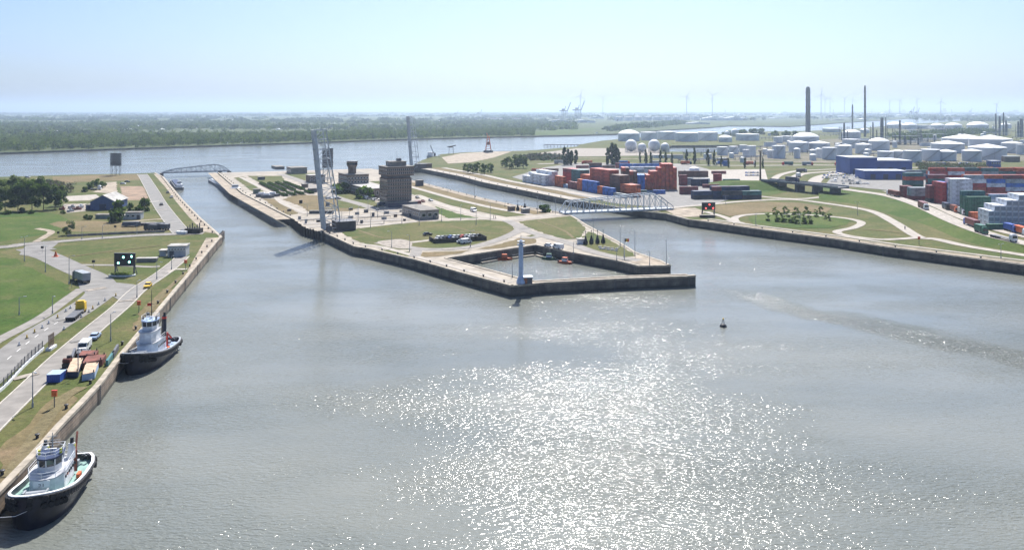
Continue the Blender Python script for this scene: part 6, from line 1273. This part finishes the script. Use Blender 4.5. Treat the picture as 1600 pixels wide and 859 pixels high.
tanks([('row behind the gas spheres', [(985, 221, 34, 12, 'dome'), (1016, 219.5, 26, 12.5, 'flat'), (1046, 218.5, 32, 12.5, 'flat'), (1077, 221.5, 36, 13.5, 'flat'), (1109, 220, 32, 13, 'flat'), (1136, 222, 21, 7, 'dome'), (1173, 220, 36, 10, 'flat')]),
       ('small cluster at the dock', [(1131, 243, 17, 13, 'flat'), (1148, 241, 15, 12, 'flat'), (1163, 238, 12, 11, 'flat'), (1176, 245, 14, 17, 'flat'), (1167, 246, 10, 12, 'flat'), (1204, 247, 8, 12, 'dome'), (1212, 248, 8, 13, 'dome'), (1220, 248, 20, 20, 'flat'), (1218, 224, 14, 10, 'flat'), (1232, 222, 18, 9, 'flat')]),
       ('cluster by the thick stack', [(1266, 224, 40, 10, 'dome'), (1253, 238, 30, 15, 'cone'), (1286, 238, 32, 14, 'cone'), (1247, 248, 10, 15, 'dome'), (1272, 249, 10, 14, 'dome'), (1281, 247, 10, 14, 'dome'), (1300, 250, 22, 19, 'flat'), (1322, 246, 24, 18, 'flat'), (1335, 232, 26, 14, 'flat'), (1325, 244.5, 20, 17, 'cone')]),
       ('row under the thin chimney', [(1336, 218, 27, 11, 'dome'), (1305, 207, 28, 6, 'flat'), (1380, 236, 31, 15, 'dome'), (1354, 241, 24, 15, 'cone'), (1389, 251, 24, 14, 'flat'), (1408, 250.5, 22, 14, 'cone'), (1432, 254, 27, 18, 'flat'), (1461, 252, 27, 18, 'flat'), (1486, 252, 29, 15, 'cone')]),
       ('group at the right edge', [(1493, 240, 48, 15, 'cone'), (1526, 253, 28, 17, 'cone'), (1558, 251, 54, 20, 'cone'), (1525, 228, 66, 11, 'cone'), (1565, 232, 62, 14, 'cone'), (1598, 242, 12, 16, 'flat'), (1590, 240, 30, 16, 'cone')]),
       ('distant row', [(1405, 201, 26, 6, 'dome'), (1426, 202, 22, 6.5, 'dome'), (1448, 202, 20, 6, 'flat'), (1470, 202.5, 20, 6.5, 'dome'), (1496, 202.5, 24, 6.5, 'dome'), (1536, 202.5, 31, 7, 'dome'), (1576, 201, 16, 6, 'dome'), (1354, 208, 14, 5, 'dome')])])
tanks([('far row across the river', [(968 + 15 * i, 189 - .15 * i, 14, 6, 'flat') for i in range(9)])], 2.6)
def sphere(cx, by, d, label):
    s = ppm(by); r = d / 2 / s; t = thing('gas_sphere', label, 'gas tank', P(cx, by), 0, 'white gas spheres'); MB().lathe([(r * math.sin(math.pi * i / 12) + .01, r * 1.12 - r * math.cos(math.pi * i / 12)) for i in range(13)], 24).build('shell', tank_r, t, smooth=True)
    for i in range(8): a = i * .785; MB().cyl((r * .92 * math.cos(a), r * .92 * math.sin(a), 0), (r * .92 * math.cos(a), r * .92 * math.sin(a), r * 1.1), .35, n=6).build('leg', steel, t)
    st = MB()
    for i in range(12): a = -2.4 + i * .12; st.box((r * 1.03) * math.cos(a), r * 1.03 * math.sin(a), r * (.2 + .14 * i), .8, 1.2, .3, a)
    st.build('stair', grey_p, t)
for i, (x, y, d) in enumerate(((986, 238, 19), (1003, 238.5, 14), (1022, 238, 19), (1039, 238, 14), (1136, 214, 9), (1148, 214, 12))): sphere(x, y, d, f'white gas sphere, {nth(i)} of the {"front four" if i < 4 else "far pair"}' if i < 4 else f'small far white gas sphere, {["left","right"][i - 4]} of the pair')
def chimney(x, by, top, wpx, label, m, bands=0):
    s = ppm(by); t = thing('chimney', label, 'chimney', P(x, by)); h_ = (by - top) / s; r = wpx / 2 / s; MB().lathe([(r * 1.12, -.2), (r * 1.05, h_ * .3), (r * .95, h_)], 16).build('shaft', m, t, smooth=True)
    for i in range(3): MB().lathe([(r * 1.25, h_ * (.6 + .15 * i)), (r * 1.25, h_ * (.6 + .15 * i) + 1)], 16).build('gallery', steel_d, t)
    MB().lathe([(r * .7, h_), (r * .65, h_ + 3)], 12).build('flue', steel_d, t); return t
ch_m = mat('stack_concrete', (.13, .12, .125), .85, .12, .05)
chimney(1262.5, 212, 138, 7.0, 'thick dark concrete stack rising above the white tanks', ch_m); chimney(1351.5, 214, 136, 3.0, 'tall thin chimney right of the thick stack', ch_m); chimney(1332, 205, 165, 2.2, 'short thin chimney left of the tall thin one', ch_m)
def column_plant(x, by, lst, label, deck=True):
    s = ppm(by); t = thing('refinery_unit', label, 'refinery unit', P(x, by))
    for dx, w_, h_ in lst: MB().lathe([(w_ / 2 / s, -.2), (w_ / 2 / s, h_ / s * .75), (w_ / 2.6 / s, h_ / s)], 12, c=(dx / s, 0)).build('column', steel_d, t)
    xs = [q[0] / s for q in lst]
    for k in range(3): MB().box((min(xs) + max(xs)) / 2, 1.5, 5 + 9 * k, max(xs) - min(xs) + 6, 9, .5).build('platform', grey_p, t)
    for xx in (min(xs) - 2, max(xs) + 2):
        for yy in (-2.5, 5.5): MB().box(xx, yy, 0, .6, .6, 26).build('frame_post', steel_d, t)
    for k in range(3): MB().cyl((min(xs) - 8, -3, 3 + 2 * k), (max(xs) + 8, -3, 3 + 2 * k), .4, n=6).build('pipe', steel, t)
column_plant(1320, 219, [(-1, 3.2, 27), (4, 2, 15), (-5, 1.6, 12)], 'refinery unit with one dark column left of the domed tank'); column_plant(1364, 219, [(0, 2.2, 28), (6, 1.6, 16), (14, 5, 35), (20, 1.6, 35)], 'refinery unit with a thick dark column behind the tanks')
column_plant(1405, 226, [(1, 3, 38), (-6, 2, 16), (9, 4, 14), (18, 2, 12), (30, 3, 10)], 'refinery unit with tall dark tower above the domed tank'); column_plant(1562, 212, [(-6, 2.4, 34), (0, 3.2, 30), (6, 2.2, 36), (10, 3, 24)], 'refinery unit of four columns near the right edge'); column_plant(1594, 214, [(-3, 3, 24), (2, 5, 28)], 'thick column refinery unit at the right edge'); column_plant(1440, 222, [(0, 3, 12), (10, 2, 9), (20, 2, 10), (34, 2.6, 12)], 'low refinery unit right of the tall tower')
def turbine(x, by, hub, label, rot=0.0, z=ZQ):
    s = ppm(by, z); t = thing('wind_turbine', label, 'wind turbine', P(x, by, z), 0, 'wind turbines on the skyline'); h_ = (by - hub) / s; wm_ = mat('turbine_white', (.38, .40, .43), .6, .05, .1)
    MB().cyl((0, 0, 0), (0, 0, h_), 2.3, 1.4, 10).build('tower', wm_, t); MB().box(0, -1, h_ - 1.5, 4, 10, 4).build('nacelle', wm_, t); L = h_ * .34
    for i in range(3):
        a = rot + i * 2.094; d = Vector((math.sin(a), 0, math.cos(a))); n_ = Vector((d.z, 0, -d.x)); c = Vector((0, -6.5, h_)); MB().add([c + n_ * 1.1, c - n_ * .8, c + d * L * .25 - n_ * 1.2, c + d * L - n_ * .3, c + d * L + n_ * .3, c + d * L * .25 + n_ * 1.5] + [p + Vector((0, .9, 0)) for p in (c + n_ * 1.1, c - n_ * .8, c + d * L * .25 - n_ * 1.2, c + d * L - n_ * .3, c + d * L + n_ * .3, c + d * L * .25 + n_ * 1.5)], [(0, 1, 2, 3, 4, 5), (11, 10, 9, 8, 7, 6)] + [(i_, 6 + i_, 6 + (i_ + 1) % 6, (i_ + 1) % 6) for i_ in range(6)]).build('blade', wm_, t)
    MB().lathe([(2, -1.5), (1.6, 1), (.2, 2.4)], 10).build('hub', wm_, t, (0, -6.5, h_)).rotation_euler = (R(90), 0, 0)
for i, (x, by, hb_, r_) in enumerate(((907, 186, 150, .2), (942, 184, 152, .9), (1073, 186, 151, .5), (1113, 186, 149, 1.2), (1283, 187, 148, .1), (1289, 182, 156, .8), (1297, 183, 154, .4), (1319.5, 183, 154, 1.0), (1332, 182, 155, .3), (1406, 184, 157, .6), (1433, 183, 155, 1.4), (1470, 186, 159, .0), (1557, 184, 163, .7), (1390, 182, 158, 1.1))): turbine(x, by, hb_, f'faint wind turbine on the skyline, {nth(i)} by position' if 0 else f'wind turbine on the hazy skyline at the right, {NTH[sorted([907,942,1073,1113,1283,1289,1297,1319.5,1332,1406,1433,1470,1557,1390]).index(x)]} from the left' if x > 907 else 'wind turbine on the hazy skyline, leftmost of all', r_, 2.6)
def shed(x, by, wpx, hpx, label, m=tank_r, z=2.6, dp=40, group=None, gable=True):
    s = ppm(by, z); w_, h_ = wpx / s, hpx / s; t = thing('low_warehouse', label, 'warehouse', P(x, by, z), 0, group); MB().prism([(0, 0), (w_, 0), (w_, dp), (0, dp)], 0, h_ * .6).build('wall', tank_w, t)
    n_ = max(1, int(wpx / 24))
    for i in range(n_):
        a, b = w_ * i / n_, w_ * (i + 1) / n_; c = (a + b) / 2; MB().add([(a, -1, h_ * .58), (c, -1, h_), (b, -1, h_ * .58), (a, dp, h_ * .58), (c, dp, h_), (b, dp, h_ * .58)], [(0, 2, 1), (3, 4, 5), (0, 1, 4, 3), (1, 2, 5, 4)]).build('roof', m, t)
    for i in range(n_): MB().box(w_ * (i + .5) / n_, -.15, 0, w_ / n_ * .3, .2, h_ * .4).build('door', grey_p, t)
shed(857, 192, 36, 5.5, 'long white roofed warehouse across the river, left of the joined pair'); shed(894, 192, 36, 5, 'long white roofed warehouse across the river, right of the joined pair'); shed(920, 185.5, 24, 3, 'far pale warehouse above the joined pair'); shed(1098, 188.5, 66, 6, 'very long white warehouse on the far dock')
shed(1074, 194, 36, 3, 'low white warehouse below the very long one'); shed(760, 187, 60, 2.5, 'far pink roofed warehouse row behind the wood', mat('pink_roof', (.4, .26, .22), .8, .1, .1)); shed(1205, 180, 40, 2.5, 'far pale warehouse left of the thick stack'); shed(1416, 179, 30, 2.6, 'far pale warehouse right of the thin chimney'); shed(1510, 176.5, 20, 2.4, 'faint white warehouse on the right horizon')
for i, (x, y, w_, h_) in enumerate(((62, 206.5, 12, 3.2), (80, 206, 6, 2.6), (190, 203.5, 20, 2.4), (343, 188.5, 20, 2.2), (88, 200, 5, 1.6), (210, 197.5, 5, 1.6), (226, 199, 6, 1.8), (246, 203, 8, 2), (262, 197.5, 6, 1.8), (300, 201, 7, 2), (330, 197.5, 8, 1.8), (270, 189, 6, 1.4), (398, 199, 8, 2), (430, 203, 8, 2.2), (455, 196, 9, 1.8), (480, 191, 12, 1.6), (545, 193, 10, 1.8), (600, 190, 12, 1.8), (625, 198, 10, 2), (680, 190.5, 10, 2), (705, 193, 12, 1.8), (730, 189.5, 14, 1.6), (12, 199, 7, 1.8), (36, 194, 6, 1.6), (128, 195, 7, 1.6))):
    shed(x, y, w_, h_, f'small {"white" if i % 3 else "red"} roofed building among the woods across the river, {NTH[sorted([62,80,190,343,88,210,226,246,262,300,330,270,398,430,455,480,545,600,625,680,705,730,12,36,128]).index(x)]} from left', tank_r if i % 3 else mat('tile_roof', (.34, .15, .10), .8, .2, .2), dp=14, group='buildings among the far woods')
# quay cranes, ships and things by the river
t = thing('harbour_crane', 'tapering orange harbour crane on a dark barge by the river', 'crane', P(763, 238.5)); s = ppm(238.5)
MB().box(0, 0, 0, 15 / s, 6, 3).build('barge', steel_d, t)
for sx_ in (-1, 1):
    for sy_ in (-1, 1): MB().beam((sx_ * 3.6, sy_ * 2, 3), (sx_ * .8, sy_ * .7, 22), .9).build('leg', orange_p, t)
for k in range(6): z = 4 + 3 * k; f_ = 1 - k / 7; MB().beam((-3.4 * f_ - .6, -1.8 * f_, z), (3.4 * f_ + .6, -1.8 * f_, z + 2), .5).build('brace', orange_p, t)
MB().box(0, 0, 10, 3.6, 3, 4).build('cab', brown_p, t); MB().beam((0, 0, 20), (-2.2, 0, 26), .6).build('jib', orange_p, t)
t = thing('crane_ship', 'grey work ship with a raised crane boom beside the far river corner', 'ship', P(677, 249, 0), R(-20)); pts = [(-8, -3.2), (5, -3.4), (9.5, 0), (5, 3.4), (-8, 3.2)]
MB().prism([(x * .85, y * .7) for x, y in pts], -1, 4.4, top=pts).build('hull', grey_p, t); MB().box(-4, 0, 4.4, 5, 5, 4).build('deckhouse', white_p, t); MB().beam((2, 0, 4.4), (-4, 0, 17), .7).build('boom', steel_d, t); MB().cyl((2, 0, 4.4), (2, 0, 8), 1.2, n=10).build('turret', steel_d, t)
t = thing('loading_gantry', 'small dark loading gantry on the river edge', 'gantry', P(705, 241)); 
for x in (-3, 3): MB().beam((x, 0, 0), (x * .8, 0, 9), .5).build('leg', steel_d, t)
MB().beam((-5, 0, 9), (6, 0, 11), 1.2).build('boom', steel_d, t); MB().box(0, 0, 8.5, 4, 3, 2).build('cab', brown_p, t)
a_, b_ = P(850, 229, 0), P(908, 229, 0); t = thing('jetty', 'long dark jetty on piles reaching into the river', 'jetty', a_); d = b_ - a_; MB().beam(UP * 3, d + UP * 3, 5, 1).build('deck', steel_d, t)
for i in range(12):
    for y in (-2, 2): MB().cyl(d * (i / 11) + Vector((0, y, -2)), d * (i / 11) + Vector((0, y, 2.6)), .4, n=6).build('pile', timber, t)
def qcrane(x, by, hpx, label, z=2.6):
    s = ppm(by, z); k = hpx / s / 60; t = thing('quay_crane', label, 'crane', P(x, by, z), R(25)); t.scale = (k, k, k); m_ = mat('crane_blue', (.14, .17, .22), .7, .1, .1)
    for a in (-9, 9):
        for b in (-8, 8): MB().beam((a, b, 0), (a * .9, b * .9, 34), 2.2).build('leg', m_, t)
    MB().beam((-24, 0, 36), (14, 0, 36), 4, 4).build('girder', m_, t); MB().beam((14, 0, 36), (30, 0, 72), 3, 3).build('raised_boom', m_, t); MB().beam((0, 0, 36), (6, 0, 56), 2).build('apex', m_, t); MB().box(-6, 0, 38, 10, 8, 7).build('machine_house', m_, t)
for i, (x, y, h_) in enumerate(((882, 186.5, 22), (903, 186.5, 24), (712, 183.5, 9), (748, 184, 11), (1330, 189, 10), (1345, 186, 8), (1424, 184, 14), (1432, 184.5, 13), (1516, 180, 9))): qcrane(x, y, h_, f'hazy quay crane with raised boom on the skyline, {NTH[sorted([882,903,712,748,1330,1345,1424,1432,1516]).index(x)]} from the left')
for i, (x, y, w_, h_, n_) in enumerate(((1388, 176.4, 10, 5, 0), (1410, 176.4, 9, 5, 0), (1474, 176.6, 8, 7, 0), (1584, 177, 14, 5, 0), (823, 176.2, 5, 2, 0), (847, 176.2, 5, 2, 0), (1225, 177, 9, 3, 0), (1540, 177, 8, 4, 0))):
    s = ppm(y, 2.6); t = thing('far_block', f'faint hazy building block on the horizon, {NTH[sorted([1388,1410,1474,1584,823,847,1225,1540]).index(x)]} from the left', 'building', P(x, y, 2.6), 0, 'faint blocks on the horizon'); MB().box(0, 0, 0, w_ / s, 60, h_ / s * .6).build('wall', conc_g, t); MB().box(w_ * .2 / s, 0, h_ / s * .6, w_ * .35 / s, 50, h_ / s * .4).build('upper_storeys', conc_g, t)

# more of the far port: low sheds, silo rows and masts fading into the haze
fr_ = random.Random(3); items = []
for i in range(46):
    x = fr_.uniform(965, 1610); y = fr_.choice([178.2, 179.5, 181, 183, 185.5, 188]) + fr_.uniform(-.4, .4); items.append((x, y, fr_.uniform(6, 26), fr_.uniform(1.4, 3.0)))
items.sort()
for i, (x, y, w_, h_) in enumerate(items):
    shed(x, y, w_, h_, f'hazy {"pale" if i % 3 else "brownish"} port shed near the right horizon, {NTH[i % 23]} of the {"left" if i < 23 else "right"} half', tank_r if i % 3 else brown_f, dp=50, group='hazy port sheds')
xs = sorted(fr_.uniform(960, 1600) for _ in range(22))
for i, x in enumerate(xs):
    y = fr_.choice([179, 182, 186, 190]); h_ = fr_.uniform(3, 11) / ppm(y); t = thing('far_mast', f'thin hazy mast or flare stack in the far port, {nth(i)}', 'mast', P(x, y), 0, 'far masts'); MB().cyl((0, 0, 0), (0, 0, h_), 1.6 if i % 3 else 3.2, 1.1 if i % 3 else 2.8, 8).build('shaft', steel_d, t); MB().box(0, 0, h_ * .8, 5, 5, .8).build('gallery', steel_d, t)

# small tanks, pipe racks and plant sheds filling the tank farm
occ = [(o.location.x, o.location.y, 14) for o in COL.objects if o.parent is None and (o.get('category') in ('storage tank', 'gas tank', 'chimney', 'refinery unit', 'warehouse'))]
def free(p, r):
    if all((p.x - a) ** 2 + (p.y - b) ** 2 > (r + c + 8) ** 2 for a, b, c in occ): occ.append((p.x, p.y, r)); return True
    return False
k = [0, 0, 0]; areas = [(1090, 1200, 238, 256), (1190, 1330, 208, 252), (1330, 1470, 208, 252), (1470, 1620, 206, 256), (1380, 1600, 198, 208)]
for tr in range(420):
    x0, x1, y0, y1 = areas[tr % 5]; x, y = fr_.uniform(x0, x1), fr_.uniform(y0, y1); p = P(x, y); w_ = tr % 3
    if k[w_] >= (34, 30, 24)[w_] or not free(p, 7): continue
    side = ['left', 'middle left', 'middle right', 'right', 'far'][tr % 5]
    if w_ == 0: tank(x, y, fr_.uniform(5, 9) * ppm(y) / 1.2, fr_.uniform(6, 12) * ppm(y) / 1.2, fr_.choice(['flat', 'dome', 'cone']), f'small white service tank among the tank farm, {side} part, {NTH[k[0] % 32]} of the small ones', stair=False, group='small service tanks')
    elif w_ == 1:
        t = thing('pipe_rack', f'grey pipe rack between the storage tanks, {side} part, {NTH[k[1] % 32]} of the racks', 'pipe rack', p, R(fr_.uniform(-30, 30)), 'pipe racks in the tank farm'); L = fr_.uniform(25, 60)
        for q in range(5): MB().cyl((-L / 2, -1.6 + .8 * q, 4 + .7 * (q % 2)), (L / 2, -1.6 + .8 * q, 4 + .7 * (q % 2)), .3, n=6).build('pipe', [steel, grey_p, rust, white_p, steel_d][q], t)
        for q in range(6):
            for sg in (-2, 2): MB().box(-L / 2 + L * q / 5, sg, 0, .4, .4, 5.2).build('post', steel_d, t)
    else: slab('plant_shed', f'small plant shed among the storage tanks, {side} part, {NTH[k[2] % 32]} of the sheds', p, fr_.uniform(8, 18), fr_.uniform(6, 12), fr_.uniform(3, 6), fr_.choice([tank_w, conc_g, brown_f, sb]), fr_.choice([roof_l, roof_d, rfm]), u=X_)
    k[w_] += 1
for i in range(14): lorry(P(870 + i * 50 + fr_.uniform(-14, 14), 256.2 + i * .3) + RU, R(2) + (math.pi if i % 2 else 0), fr_.choice([white_p, navy_p, red_p]), fr_.choice([white_p, silver_p, CP['orange'], CP['blue'], CP['teal']]), f'lorry driving on the dock road behind the container yards, {nth(i)}', 9, name='lorry')
# ------------------------------------------------------------------ air: one box of thin haze round everything
mb = MB(); mb.box(0, 15000, -5, 90000, 42000, 235)
hz = mb.build('haze', []); hm = bpy.data.materials.new('haze_air'); hm.use_nodes = True; t = hm.node_tree; t.nodes.clear()
vo = t.nodes.new('ShaderNodeVolumePrincipled'); vo.inputs['Color'].default_value = (.66, .82, 1, 1); vo.inputs['Density'].default_value = HAZE; vo.inputs['Anisotropy'].default_value = .5
ou = t.nodes.new('ShaderNodeOutputMaterial'); t.links.new(vo.outputs[0], ou.inputs['Volume']); hz.data.materials.append(hm)
tag(hz, kind='stuff')
